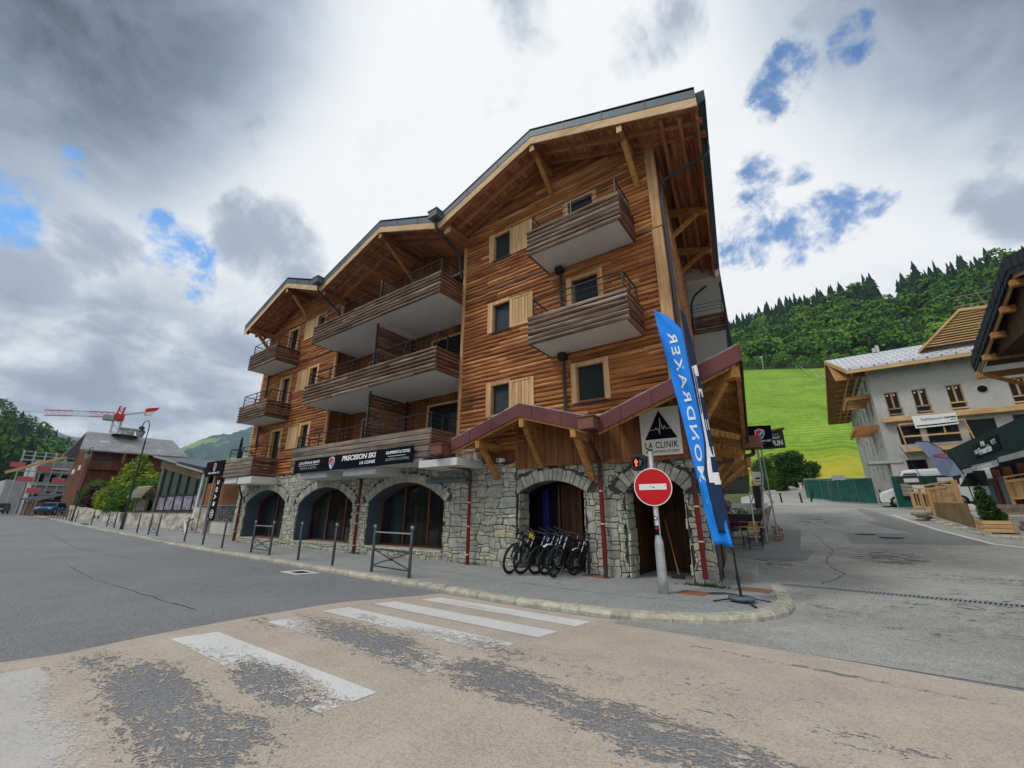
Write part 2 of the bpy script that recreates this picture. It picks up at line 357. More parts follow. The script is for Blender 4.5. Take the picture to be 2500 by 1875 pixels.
M['flagblue'] = plain('blue_flag_cloth', (0.012, 0.245, 0.86), 0.7, var=0.14, scale=2.0)
M['flagnavy'] = plain('navy_flag_cloth', (0.010, 0.030, 0.085), 0.7, var=0.3, scale=2.5)
M['flaggrey'] = plain('grey_blue_flag_cloth', (0.22, 0.27, 0.40), 0.8, var=0.1)
M['greenmesh'] = plain('green_fence_netting', (0.008, 0.085, 0.070), 0.75, var=0.4, scale=1.6)
M['vanwhite'] = plain('white_van_paint', (0.66, 0.68, 0.70), 0.25, var=0.04)
M['carblue'] = plain('blue_car_paint', (0.012, 0.115, 0.24), 0.25, var=0.06)
M['cardark'] = plain('dark_car_paint', (0.03, 0.035, 0.04), 0.25, var=0.1)
M['plastic'] = plain('black_plastic', (0.03, 0.032, 0.035), 0.5, var=0.1)
M['concrete'] = None
def glassy(name, c, rough=0.08, spec=0.12):
    k = NT(name); return k.set(c, rough, 0.0, spec)
M['glass'] = glassy('dark_window_glass', (0.012, 0.015, 0.018))
M['glassshop'] = glassy('shop_glass', (0.012, 0.013, 0.015), 0.04, 0.40)
k = NT('shop_window_glass'); k.set((0.02, 0.022, 0.025), 0.03, 0, 0.6); k.bs.inputs['Alpha'].default_value = 0.30; M['glassshop'] = k.m
k = NT('shop_display'); n_ = k.noise(1.6, 5, .7, k.mapv((1, 1, .8))); M['display'] = k.set(k.ramp(n_, [(.40, (.006, .007, .009)), (.55, (.030, .026, .022)), (.66, (.10, .085, .065)), (.76, (.22, .20, .17))]), .8)
M['teal'] = plain('teal_panel', (0.050, 0.115, 0.105), .6, var=.15)
M['glassgreen'] = glassy('reflecting_veranda_glass', (0.02, 0.03, 0.03), 0.03, 1.0)
k = NT('mirror_like_veranda_glass'); M['glassmirror'] = k.set((0.26, 0.33, 0.32), 0.03, 0.85, 0.8)
# roller blind with slats
k = NT('roller_blind'); z = k.xyz()[2]; wv = k.wave(2.2, k.mapv((0, 0, 7.0)), direction='Z'); k.bump(wv, 0.9, 0.02)
M['blind'] = k.set(k.ramp(wv, [(0.2, (0.020, 0.034, 0.042)), (0.8, (0.055, 0.085, 0.100))]), 0.5, 0.1)
# stones
def stonemat(name, cols, rough=0.9, bump=0.6):
    k = NT(name); r = k.attr(); cm = k.N.new('ShaderNodeCombineXYZ'); k.L.new(k.math('MULTIPLY', r, 71.0), cm.inputs[2]); k.L.new(k.math('MULTIPLY', r, 33.0), cm.inputs[0])
    va = k.N.new('ShaderNodeVectorMath'); va.operation = 'ADD'; k.L.new(k.oc(), va.inputs[0]); k.L.new(cm.outputs[0], va.inputs[1])
    n = len(cols); base = k.ramp(r, [((i + 0.5) / n, c) for i, c in enumerate(cols)], 'LINEAR')
    n1 = k.noise(5.0, 7, 0.68, va.outputs[0], 0.7); n2 = k.noise(26, 5, 0.7, va.outputs[0])
    sh = k.ramp(n1, [(0.28, 0.50), (0.72, 1.35)]); c = k.mix(1.0, base, sh, 'MULTIPLY')
    lich = k.ramp(k.noise(2.1, 5, 0.7, va.outputs[0]), [(0.58, 0.0), (0.74, 0.55)]); c = k.mix(lich, c, (0.42, 0.40, 0.30))
    k.bump(k.math('ADD', n1, k.math('MULTIPLY', n2, 0.35)), bump, 0.03); return k.set(c, rough, 0, 0.25)
STONEC = [(0.32, 0.325, 0.285), (0.44, 0.43, 0.36), (0.35, 0.36, 0.315), (0.50, 0.48, 0.39), (0.39, 0.39, 0.345), (0.28, 0.30, 0.285), (0.43, 0.425, 0.36), (0.50, 0.44, 0.29), (0.36, 0.375, 0.32), (0.41, 0.41, 0.37)]
M['stone'] = stonemat('rubble_stone', STONEC)
M['mortar'] = plain('stone_mortar', (0.072, 0.072, 0.064), 0.95, var=0.3, scale=5, bump=0.5)
M['kerb'] = stonemat('granite_kerb', [(0.40, 0.385, 0.31), (0.48, 0.46, 0.37), (0.36, 0.35, 0.29), (0.44, 0.41, 0.33)], bump=0.4)
M['slate'] = stonemat('stone_roof_slate', [(0.30, 0.31, 0.31), (0.24, 0.25, 0.26), (0.36, 0.36, 0.35)], bump=0.3)
def asphalt(name, c, patch=0.25, speck=0.5, pscale=0.35):
    k = NT(name); big = k.noise(pscale, 5, 0.6); mid = k.noise(2.6, 5, 0.65); fine = k.noise(48, 4, 0.8); v2 = k.voro(62, out=1); v1 = k.N.new('ShaderNodeSeparateColor'); k.L.new(v2, v1.inputs[0]); vv = v1.outputs[0]
    t = k.math('ADD', k.math('MULTIPLY', k.math('SUBTRACT', big, 0.5), patch * 2), k.math('MULTIPLY', k.math('SUBTRACT', mid, 0.5), patch)); t = k.math('ADD', t, k.math('MULTIPLY', k.math('SUBTRACT', fine, 0.5), speck * 2.4))
    t = k.math('ADD', t, k.math('MULTIPLY', k.math('SUBTRACT', vv, 0.5), speck * 0.8))
    lo = tuple(x * 0.42 for x in c); hi = tuple(x * 1.75 for x in c)
    col = k.ramp(k.math('ADD', t, 0.5), [(0.08, lo), (0.5, c), (0.92, hi)])
    k.bump(k.math('ADD', fine, vv), 0.6, 0.008); return k.set(col, 0.93, 0, 0.25), k
M['asphalt'], _ = asphalt('main_road_asphalt', (0.205, 0.209, 0.216), 0.16, 0.45)
M['asphalt2'], _ = asphalt('pale_side_street_asphalt', (0.315, 0.312, 0.292), 0.36, 0.42, 0.22)
M['asphaltdark'], _ = asphalt('dark_patch_asphalt', (0.215, 0.217, 0.216), 0.2, 0.42)
M['pavement'], _ = asphalt('pavement_asphalt', (0.285, 0.292, 0.290), 0.22, 0.40, 0.5)
# ================================================================== the corner apartment chalet
YF = 11.0
CX = -2.28                                  # street corner of the walls
SD = Vector((-0.131, 0.991, 0.0)).normalized(); SN = Vector((SD.y, -SD.x, 0))   # side street wall direction and outward normal
bld = thing('apartment_building', 'four-storey timber-clad corner block on a grey stone ground floor, with three gables', 'building', (-14.6, YF, 0))
APEX = [(-6.0, 14.65), (-14.35, 14.68), (-22.78, 14.66)]
NODES = [(-27.4, 12.86), (-22.78, 14.66), (-18.8, 13.10), (-14.35, 14.68), (-10.35, 13.10), (-6.0, 14.65), (-0.76, 12.62)]
def roof_z(x):
    for (a, za), (b, zb) in zip(NODES, NODES[1:]):
        if a <= x <= b: return za + (zb - za) * (x - a) / (b - a)
    return NODES[0][1] if x < NODES[0][0] else NODES[-1][1]
# ---- log siding as real half-round courses
def log_wall(m, x0, x1, z0, z1, P, holes=(), pitch=0.158, ztop=None, mat=0, amp=0.012):
    """P(x, off, z) -> world point; off grows outward from the wall"""
    nrow = int(math.ceil((z1 - z0) / pitch)); prof = [(-0.5, -0.004), (-0.42, 0.034), (-0.20, 0.068), (0.10, 0.074), (0.36, 0.046), (0.5, 0.0)]
    for i in range(nrow):
        zc = z0 + (i + 0.5) * pitch; segs = [(x0, x1)]
        for (hx0, hx1, hz0, hz1) in holes:
            if zc > hz0 and zc < hz1:
                ns = []
                for a, b in segs:
                    if hx1 <= a or hx0 >= b: ns.append((a, b)); continue
                    if hx0 > a: ns.append((a, hx0))
                    if hx1 < b: ns.append((hx1, b))
                segs = ns
        # joints between logs
        cuts = []; x = x0 + random.uniform(0.6, 3.4)
        while x < x1: cuts.append(x); x += random.uniform(2.2, 4.2)
        for a, b in segs:
            pts = [a] + [c for c in cuts if a + 0.15 < c < b - 0.15] + [b]
            for c, d in zip(pts, pts[1:]):
                if d - c < 0.02: continue
                n = max(1, int((d - c) / 0.22)); rid = random.random(); off0 = random.uniform(-0.006, 0.008); ph = random.uniform(0, 99)
                cols = []
                for j in range(n + 1):
                    xx = c + (d - c) * j / n
                    if ztop is not None and zc + pitch * 0.4 > ztop(xx): cols.append(None); continue
                    w1 = noise.noise(Vector((xx * 1.3 + ph, zc, 0))) ; w2 = noise.noise(Vector((xx * 2.1, zc + ph, 5)))
                    cols.append([P(xx, max(0, o * (1 + 0.35 * w2)) + off0 + amp * w1, zc + q * pitch * 1.04 + (0.016 * w2 if abs(q) < 0.45 else 0.010 * w1)) for q, o in prof])
                run = []
                for cc in cols + [None]:
                    if cc is None:
                        if len(run) > 1:
                            vs = [p for r_ in run for p in r_]; k_ = len(prof)
                            fs = [(u * k_ + q, (u + 1) * k_ + q, (u + 1) * k_ + q + 1, u * k_ + q + 1) for u in range(len(run) - 1) for q in range(k_ - 1)]
                            m.add(vs, fs, mat, rid, True)
                        run = []
                    else: run.append(cc)
def PF(y): return lambda x, off, z: (x, y - off, z)
# windows of the log front: (frame outer x0,x1,z0,z1), opening, shutter, kind
WIN = []
def win(x0, x1, z0, z1, fw_=0.0, sh=None, kind='blind'): WIN.append((x0, x1, z0, z1, sh, kind))
for zb in (4.80, 7.98, 11.03):
    WIN.append((-8.66, -7.89, zb, zb + 1.10, (-7.84, -6.88), 'blind'))
WIN.append((-5.33, -4.45, 4.80, 5.93, None, 'blind'))
for zb in (6.85, 10.0): WIN.append((-5.37, -4.45, zb, zb + 2.12, None, 'blind'))
for zb in (4.84, 8.02, 11.14):
    WIN.append((-21.33, -20.62, zb, zb + 1.12, (-22.62, -21.62), 'dark'))
for zb, xs in ((3.85, 0.0), (6.95, 0.0), (10.05, 0.0)):
    WIN.append((-24.35, -23.45, zb, zb + 2.10, None, 'dark'))
holesR = [(a - 0.02, b + 0.02, c, d) for a, b, c, d, s_, k_ in WIN if a > -10]
holesL = [(a - 0.02, b + 0.02, c, d) for a, b, c, d, s_, k_ in WIN if a < -10]
m = MB(); zt_ = lambda x: roof_z(x) - 0.22
log_wall(m, -10.10, CX - 0.30, 3.6, 14.4, PF(YF - 0.02), holesR, ztop=zt_)
m.build('log_siding', M['log'], bld); m = MB()
log_wall(m, -26.85, -19.0, 3.5, 14.4, PF(YF - 0.02), holesL, ztop=zt_)
m.build('log_siding', M['log'], bld); m = MB()
# side street face
PS = lambda x, off, z: (CX + SD.x * x + SN.x * (off - 0.02), YF + SD.y * x + SN.y * (off - 0.02), z)
log_wall(m, 0.30, 8.4, 3.4, 12.2, PS)
m.build('log_siding', M['log'], bld)
# solid wall behind the siding (with window recesses left open)
m = MB()
def wall_with_holes(m, x0, x1, z0, z1, y0, y1, holes, mat=0):
    xs = sorted({x0, x1, *[h[0] for h in holes], *[h[1] for h in holes]}); xs = [x for x in xs if x0 <= x <= x1]
    for a, b in zip(xs, xs[1:]):
        cs = sorted([(h[2], h[3]) for h in holes if h[0] <= a + 1e-6 and h[1] >= b - 1e-6]); z = z0
        for c, d in cs:
            if c > z: m.box(a, y0, z, b, y1, c, mat, 0.5)
            z = max(z, d)
        if z < z1: m.box(a, y0, z, b, y1, z1, mat, 0.5)
wall_with_holes(m, -10.18, CX, 3.2, 12.2, YF, YF + 0.25, holesR)
m.prism([(-10.18, YF + 0.001, 12.2), (CX, YF + 0.001, 12.2), (CX, YF + 0.001, roof_z(CX) - 0.4), (-6.0, YF + 0.001, 14.25), (-10.18, YF + 0.001, roof_z(-10.18) - 0.4)], (0, 0.24, 0), 0, 0.5)
wall_with_holes(m, -26.98, -19.0, 3.2, 12.4, YF, YF + 0.25, holesL)
m.prism([(-26.98, YF + 0.001, 12.4), (-19.0, YF + 0.001, 12.4), (-19.0, YF + 0.001, roof_z(-19.0) - 0.4), (-22.78, YF + 0.001, 14.25), (-26.98, YF + 0.001, roof_z(-26.98) - 0.4)], (0, 0.24, 0), 0, 0.5)
def sp(s, off, z): return (CX + SD.x * s + SN.x * off, YF + SD.y * s + SN.y * off, z)
m.prism([sp(0.26, -0.02, -0.5), sp(8.5, -0.02, -0.5), sp(8.5, -0.02, 12.2), sp(0.26, -0.02, 12.2)], SN * -0.25, 0, 0.5)
m.box(-26.98, YF + 0.26, -0.5, -26.7, 26, 12.4, 0, 0.5)
m.prism([(-26.98, 26, -0.5), (-5.0, 26, -0.5), (-5.0, 26, 12.4), (-26.98, 26, 12.4)], (0, 0.3, 0), 0, 0.5)
m.build('wall_core', wood('wall_core', (0.07, 0.025, 0.01), (0.15, 0.06, 0.02), (0.24, 0.10, 0.04), 'Z'), bld)
# recessed middle bay in vertical boards
def boards(m, x0, x1, z0, z1, y, holes=(), w=0.14, ztop=None, mat=0):
    x = x0
    while x < x1 - 1e-3:
        ww = min(w * random.uniform(0.8, 1.2), x1 - x); rid = random.random(); cs = sorted([(h[2], h[3]) for h in holes if h[0] < x + ww / 2 < h[1]]); z = z0
        top = z1 if ztop is None else min(z1, ztop(x + ww / 2)); d = random.uniform(0.018, 0.034)
        for c, e in cs + [(top, top)]:
            if c > z: m.box(x + 0.004, y - d, z, x + ww - 0.004, y, c, mat, rid)
            z = max(z, e)
        x += ww
YR = 12.25
rec_h = []
for zb in (3.9, 7.0, 10.1):
    rec_h += [(-13.2, -11.2, zb, zb + 2.15), (-17.9, -16.3, zb, zb + 2.15)]
m = MB(); boards(m, -19.0, -10.2, 3.3, 14.3, YR, rec_h, ztop=lambda x: roof_z(x) - 0.45)
for sx in (-19.0, -10.2):                                   # cheeks of the recess
    y = YF + 0.26
    while y < YR:
        m.box(sx - 0.02 if sx < -15 else sx - 0.03, y, 3.3, sx + 0.03 if sx < -15 else sx + 0.02, y + 0.135, roof_z(sx) - 0.45, 0, random.random()); y += 0.14
m.build('recess_boards', M['board'], bld)
m = MB(); m.box(-19.0, YR + 0.02, 3.2, -10.2, YR + 0.2, 13.0, 0, 0.5)
m.build('recess_wall', M['black'], bld)
for (a, b, c, d) in rec_h:
    f = MB()
    for (p, q, r_, s_) in ((a - 0.09, a, c, d + 0.09), (b, b + 0.09, c, d + 0.09), (a, b, d, d + 0.09)): f.box(p, YR - 0.06, r_, q, YR + 0.015, s_, 0)
    fo = f.build('patio_door', M['trim'], bld)
    g = MB(); g.box(a, YR - 0.010, c, b, YR + 0.012, d); g.build('glass', M['glass'], fo)
# corner posts and bay edge trims
m = MB()
m.box(CX - 0.30, YF - 0.13, 9.80, CX - 0.01, YF - 0.001, roof_z(CX - 0.2) - 0.45); m.box(CX - 0.33, YF - 0.16, 4.55, CX - 0.02, YF - 0.002, 9.74)
m.build('corner_post', M['trim'], bld, bevel=0.012)
for x, w_ in ((-10.24, 0.15), (-19.06, 0.13), (-27.0, 0.15)):
    m = MB(); m.box(x, YF - 0.11, 3.25 if x > -27 else 3.2, x + w_, YF + 0.0, roof_z(x) - 0.5); m.build('edge_trim', M['trim'], bld, bevel=0.01)
for a, b in ((-10.08, CX - 0.33), (-26.85, -19.08)): m = MB(); m.box(a, YF - 0.10, 9.745, b, YF - 0.06, 9.775); m.build('floor_flashing', M['zincdark'], bld)
# ---- windows
for (a, b, c, d, sh, kind) in WIN:
    tall = d - c > 1.6
    f = MB(); t = 0.17 if (sh is None and a > -10) or not sh else 0.13; tl = 0.24 if sh else 0.19
    f.box(a - tl, YF - 0.115, c - 0.02, a, YF + 0.10, d + 0.15); 
    f.box(b, YF - 0.115, c - 0.02, b + (0.05 if sh and a > -10 else 0.17), YF + 0.10, d + 0.15); f.box(a, YF - 0.105, d, b, YF + 0.10, d + 0.14)
    w_ = f.build('window', M['trim'], bld, bevel=0.008)
    g = MB(); g.box(a, YF + 0.05, c, b, YF + 0.08, d); g.build('roller_blind' if kind == 'blind' else 'pane', M['blind'] if kind == 'blind' else M['glass'], w_)
    g = MB()
    if not tall: g.box(a - 0.06, YF - 0.15, c - 0.06, b + 0.06, YF + 0.04, c - 0.022); g.build('sill', M['zincdark'], w_)
    if sh:
        s0, s1 = sh; g = MB(); y0 = YF - 0.125; y1 = YF - 0.085; z0, z1 = c - 0.03, d + 0.05
        n = 6; ww = (s1 - s0 - 0.16) / n
        for i in range(n): g.box(s0 + 0.08 + i * ww + 0.006, y0 + 0.016, z0 + 0.06, s0 + 0.08 + (i + 1) * ww - 0.006, y1, z1 - 0.06)
        g.box(s0, y0, z0, s0 + 0.085, y1, z1); g.box(s1 - 0.085, y0, z0, s1, y1, z1); g.box(s0 + 0.086, y0 - 0.001, z0, s1 - 0.086, y1, z0 + 0.07); g.box(s0 + 0.086, y0 - 0.001, z1 - 0.07, s1 - 0.086, y1, z1)
        g.build('shutter', M['shutter'], w_, bevel=0.005)
# ---- balconies
def balcony(x0, x1, zb, y0=9.62, y1=YF - 0.07, style='log', sides=(1, 1), zc=None, zr=1.55, parent=bld, posts=None):
    """zb underside; cladding to +0.93, rail at +1.55"""
    zt0 = zb + (0.95 if zc is None else zc)
    s = MB(); s.box(x0 + 0.09, y0 + 0.09, zb + 0.02, x1 - 0.09, y1, zb + 0.22); so_ = s.build('balcony', M['soffitw'], parent)
    e = MB(); e.box(x0 + 0.055, y0 + 0.055, zb + 0.04, x0 + 0.088, y1, zb + 0.26); e.box(x1 - 0.088, y0 + 0.055, zb + 0.04, x1 - 0.055, y1, zb + 0.26); e.box(x0 + 0.055, y0 + 0.055, zb + 0.045, x1 - 0.055, y0 + 0.088, zb + 0.26)
    e.build('steel_edge', M['blackmetal'], so_)
    n = 6 if style == 'log' else 5; ph = (zt0 - zb) / n
    for nm, key in (('front', 'logdark'), ('left', 'logdarkY'), ('right', 'logdarkY')):
        c = MB(); 
        if style == 'log':
            prof = [(-0.45, -0.012), (-0.42, 0.020), (-0.22, 0.052), (0.06, 0.060), (0.32, 0.044), (0.44, 0.012), (0.45, -0.012)]
        else: prof = [(-0.45, -0.01), (-0.44, 0.022), (0.0, 0.028), (0.44, 0.022), (0.45, -0.01)]
        for i in range(n):
            zc_ = zb + (i + 0.5) * ph
            runs = []
            if nm == 'front':
                x = x0
                while x < x1 - 1e-3:
                    L_ = random.uniform(2.4, 3.6); b = x1 if x1 - x - L_ < 1.0 else x + L_
                    runs.append((x, b, lambda t, o, z: (t, y0 + 0.05 - o, z))); x = b
            else:
                if nm == 'left': runs.append((y0 + 0.02, y1, lambda t, o, z: (x0 + 0.05 - o, t, z)))
                if nm == 'right': runs.append((y0 + 0.02, y1, lambda t, o, z: (x1 - 0.05 + o, t, z)))
            for a, b, Pm in runs:
                k_ = max(2, int((b - a) / 0.2)); rid = random.random(); phs = random.uniform(0, 50); vs = []
                for j in range(k_ + 1):
                    t = a + (b - a) * j / k_; w1 = noise.noise(Vector((t * 1.2 + phs, zc_, 3))); w2 = noise.noise(Vector((t * 2.3, zc_ + phs, 8)))
                    for q, o in prof: vs.append(Pm(t, o * (1 + 0.3 * w1), zc_ + q * ph * (0.985 + 0.05 * w2) + 0.008 * w1))
                kk = len(prof); fs = [(u * kk + q, (u + 1) * kk + q, (u + 1) * kk + q + 1, u * kk + q + 1) for u in range(k_) for q in range(kk - 1)]
                c.add(vs, fs, 0, rid, style == 'log')
                c.add(vs[:kk], [tuple(range(kk))], 0, rid); c.add(vs[-kk:], [tuple(range(kk - 1, -1, -1))], 0, rid)
        if nm == 'front': c.box(x0 + 0.056, y0 + 0.056, zb + 0.27, x1 - 0.056, y0 + 0.066, zt0 - 0.18, 1, 0.3)
        c.build('cladding', [M[key if style == 'log' else ('plankgrey' if nm == 'front' else 'logdarkY')], M['black']], so_)
    if style == 'log':
        b_ = MB(); xs = [x0 + 0.35] + [x0 + 0.35 + (x1 - x0 - 0.7) * q / max(1, round((x1 - x0) / 1.7)) for q in range(1, max(1, round((x1 - x0) / 1.7)))] + [x1 - 0.35]
        for x in xs:
            for i in range(n): b_.lathe([(0.0001, -0.006), (0.009, -0.003), (0.009, 0.004)], (x, y0 + 0.0, zb + (i + 0.5) * ph), 6, axis='Y')
        b_.build('bolts', M['silver'], so_)
    # railing
    r = MB(); za, zz = zt0 - 0.15, zb + zr; yy = y0 + 0.14; xa, xb = x0 + 0.13, x1 - 0.13
    nx = max(1, round((xb - xa) / 1.75)); px = [xa + (xb - xa) * i / nx for i in range(nx + 1)]
    for x in px: r.box(x - 0.018, yy - 0.018, za - 0.3, x + 0.018, yy + 0.018, zz)
    for yq in (yy + 0.55, y1 - 0.06):
        for x in (xa, xb): r.box(x - 0.018, yq - 0.018, za - 0.3, x + 0.018, yq + 0.018, zz)
    for q in (0.0, 0.5, 0.0):
        pass
    for zq, rad in ((zz, 0.024), (zz - (zz - zt0) * 0.36, 0.011), (zz - (zz - zt0) * 0.68, 0.011)):
        r.tube([(xa - 0.03, yy, zq), (xb + 0.03, yy, zq)], rad, 6); r.tube([(xa, yy, zq), (xa, y1 - 0.02, zq)], rad, 6); r.tube([(xb, yy, zq), (xb, y1 - 0.02, zq)], rad, 6)
    r.build('railing', M['blackmetal'], so_)
    return so_
for zb in (6.45, 9.58): balcony(-6.28, -3.12, zb)
for zb in (6.48, 9.62): balcony(-19.15, -10.22, zb, y1=YR - 0.04, sides=(1, 1))
balcony(-19.3, -10.24, 3.42, y1=YR - 0.04, style='plank', zc=0.99)
for zb in (6.45, 9.62): balcony(-26.1, -22.85, zb)
balcony(-26.5, -23.2, 3.42, style='plank', zc=0.97)
# pale fascia boxes carrying the lowest balconies
m = MB(); m.box(-10.75, 9.66, 3.06, -9.0, 10.98, 3.30); m.box(-18.6, 9.75, 3.02, -16.4, 10.98, 3.36); m.box(-15.25, 9.75, 3.0, -13.2, 10.98, 3.36); m.box(-19.2, 9.75, 3.30, -10.7, YF - 0.02, 3.418); m.box(-26.4, 9.75, 3.1, -24.9, 10.98, 3.40); m.box(-24.6, 9.7, 3.02, -23.1, 10.98, 3.38)
m.build('balcony_beam', M['soffitw'], bld, bevel=0.006)
# timber privacy screens between balconies
for zb, top in ((3.9, 6.40), (7.0, 9.5), (10.1, 11.75)):
    m = MB(); n = int((top - zb) / 0.145)
    for i in range(n):
        z = zb + i * 0.145; m.box(-14.36 + random.uniform(-.006, .006), 9.9, z, -14.31, YR - 0.05, z + 0.11)
    for y in (9.93, 11.9): m.box(-14.30, y - 0.03, zb - 0.2, -14.24, y + 0.03, top + 0.03, 1)
    m.build('privacy_screen', [M['logdarkY'], M['blackmetal']], bld)
# ---- roof
YO = 9.50; YB = 26.0
def edge_pt(x, z, y):                        # eave on the side street follows the side wall
    return (x, y, z)
roof = MB()
for (a, za), (b, zb) in zip(NODES, NODES[1:]):
    last = b == NODES[-1][0]
    bx2 = b + (SD.x / SD.y) * (19.2 - YO) if last else b; yb = 19.2 if last else YB
    T_ = 0.10
    if last: ax2 = a; roof.hexa([(a, YO - 0.03, za - T_), (b, YO - 0.03, zb - T_), (bx2, yb, zb - T_), (a, yb, za - T_), (a, YO - 0.03, za), (b, YO - 0.03, zb), (bx2, yb, zb), (a, yb, za)]); roof.hexa([(a, yb, za - T_), (bx2 - 1.2, yb, zb + 0.35), (bx2 - 1.2, YB, zb + 0.35), (a, YB, za - T_), (a, yb, za), (bx2 - 1.2, yb, zb + 0.45), (bx2 - 1.2, YB, zb + 0.45), (a, YB, za)])
    else: roof.hexa([(a, YO - 0.03, za - T_), (b, YO - 0.03, zb - T_), (b, YB, zb - T_), (a, YB, za - T_), (a, YO - 0.03, za), (b, YO - 0.03, zb), (b, YB, zb), (a, YB, za)])
rfo = roof.build('roof', M['zinc'], bld)
# metal verge and pale fascia board, plank soffit
vm, wm, sm_ = MB(), MB(), MB()
for (a, za), (b, zb) in zip(NODES, NODES[1:]):
    vm.prism([(a, YO, za - 0.36), (b, YO, zb - 0.36), (b, YO, zb - 0.02), (a, YO, za - 0.02)], (0, -0.03, 0))
    wm.prism([(a, YO + 0.02, za - 0.66), (b, YO + 0.02, zb - 0.66), (b, YO + 0.02, zb - 0.365), (a, YO + 0.02, za - 0.365)], (0, -0.035, 0))
    n = max(2, round(math.hypot(b - a, zb - za) / 1.4))
    for i in range(1, n):
        t = i / n; x = a + (b - a) * t; z = za + (zb - za) * t; vm.prism([(x - 0.008, YO - 0.031, z - 0.36), (x + 0.008, YO - 0.031, z - 0.36), (x + 0.008, YO - 0.031, z - 0.02), (x - 0.008, YO - 0.031, z - 0.02)], (0, -0.012, 0), 1)
    # soffit planks running away from the fascia
    L_ = b - a; npl = int(L_ / 0.16)
    for i in range(npl):
        x_a = a + L_ * i / npl; x_b = a + L_ * (i + 1) / npl - 0.012; z_a = za + (zb - za) * i / npl; z_b = za + (zb - za) * (i + 1) / npl
        d = 0.40 + random.uniform(-0.006, 0.006); yb = YR + 0.05 if -19.1 < (x_a + x_b) / 2 < -10.1 else YF + 0.02
        if b == NODES[-1][0] and x_b > CX - 0.2:
            yb = 18.5; sh = (SD.x / SD.y) * (yb - YO) * (x_a - (CX - 0.2)) / (NODES[-1][0] - CX + 0.2)
            sh = (SD.x / SD.y) * (yb - YO)
        else: sh = 0
        sm_.hexa([(x_a, YO + 0.03, z_a - d), (x_b, YO + 0.03, z_b - d), (x_b + sh, yb, z_b - d), (x_a + sh, yb, z_a - d), (x_a, YO + 0.03, z_a - d + 0.03), (x_b, YO + 0.03, z_b - d + 0.03), (x_b + sh, yb, z_b - d + 0.03), (x_a + sh, yb, z_a - d + 0.03)])
vm.build('verge_flashing', [M['zinc'], M['zincdark']], rfo); wm.build('fascia_board', M['trimX'], rfo); sm_.build('soffit', M['beamY'], rfo)
for (a, za), (b, zb) in zip(NODES, NODES[1:]):
    r = MB()
    for y, h in ((9.62, 0.14), (10.12, 0.16), (10.62, 0.16)):
        r.prism([(a, y, za - 0.41 - h), (b, y, zb - 0.41 - h), (b, y, zb - 0.41), (a, y, za - 0.41)], (0, 0.13, 0))
    r.build('rafter', M['beamX'], rfo)
# purlins with braces
def purlin(x, zt, w_=0.20, h=0.26, y0=9.56, brace=True, zb_=None, xo=0.0, y1=YF):
    p = MB(); p.box(x - w_ / 2, y0, zt - h, x + w_ / 2, y1, zt); po = p.build('purlin', M['beamY'], rfo, bevel=0.012)
    e = MB(); e.prism([(x - w_ / 2 + .01, y0 - 0.004, zt - h + 0.02), (x + w_ / 2 - .01, y0 - 0.004, zt - h + 0.02), (x + w_ / 2 - .01, y0 - 0.004, zt - 0.01), (x - w_ / 2 + .01, y0 - 0.004, zt - 0.01)], (0, -0.006, 0)); e.build('sawn_end', M['trimX'], po)
    if brace:
        q = MB(); q.beam((x + xo, y1 - 0.04, zb_), (x, y0 + 0.38, zt - h + 0.03), 0.15, 0.17, (1, 0, 0)); q.build('brace', M['porchbeam'], po, bevel=0.01)
for xa, za in APEX[:1]: purlin(xa, za - 0.68, zb_=12.85)
purlin(-14.35, 14.0, zb_=12.3, y1=12.2); purlin(-22.78, 13.98, zb_=12.75)
purlin(-2.9, roof_z(-2.9) - 0.68, zb_=11.55, w_=0.18)
purlin(-10.15, 12.62, brace=False, w_=0.34, h=0.36, y0=9.75); purlin(-18.95, 12.62, brace=False, w_=0.26, h=0.3, y0=9.75)
purlin(-26.75, roof_z(-26.75) - 0.5, zb_=11.4, w_=0.18)
# side street eave: outer beam, purlins, braces
def ep(t, off, z): # t along side wall from corner, off outward
    return Vector(sp(t, off, z))
m = MB(); m.beam(ep(-1.35, 1.28, 12.06), ep(7.7, 1.28, 12.06), 0.07, 0.36); m.beam(ep(-1.3, 0.85, 12.28), ep(7.6, 0.85, 12.28), 0.10, 0.14); m.beam(ep(-1.3, 0.35, 12.45), ep(7.6, 0.35, 12.45), 0.10, 0.14)
m.build('eave_beam', M['beamY'], rfo)
for t in (2.6, 5.2):
    q = MB(); q.beam(ep(t, 0, 12.18), ep(t, 1.28, 11.85), 0.16, 0.24); q.beam(ep(t, 0.0, 11.15), ep(t, 1.0, 11.88), 0.12, 0.13); q.build('brace', M['porchbeam'], rfo)
g = MB()
g.prism([ep(-1.50, 1.27, 12.20), ep(-1.50, 1.54, 12.28), ep(-1.50, 1.54, 12.62), ep(-1.50, 1.27, 12.62)], (ep(8.2, 0, 0) - ep(-1.5, 0, 0)), 0); g.build('gutter', M['zincdark'], rfo)
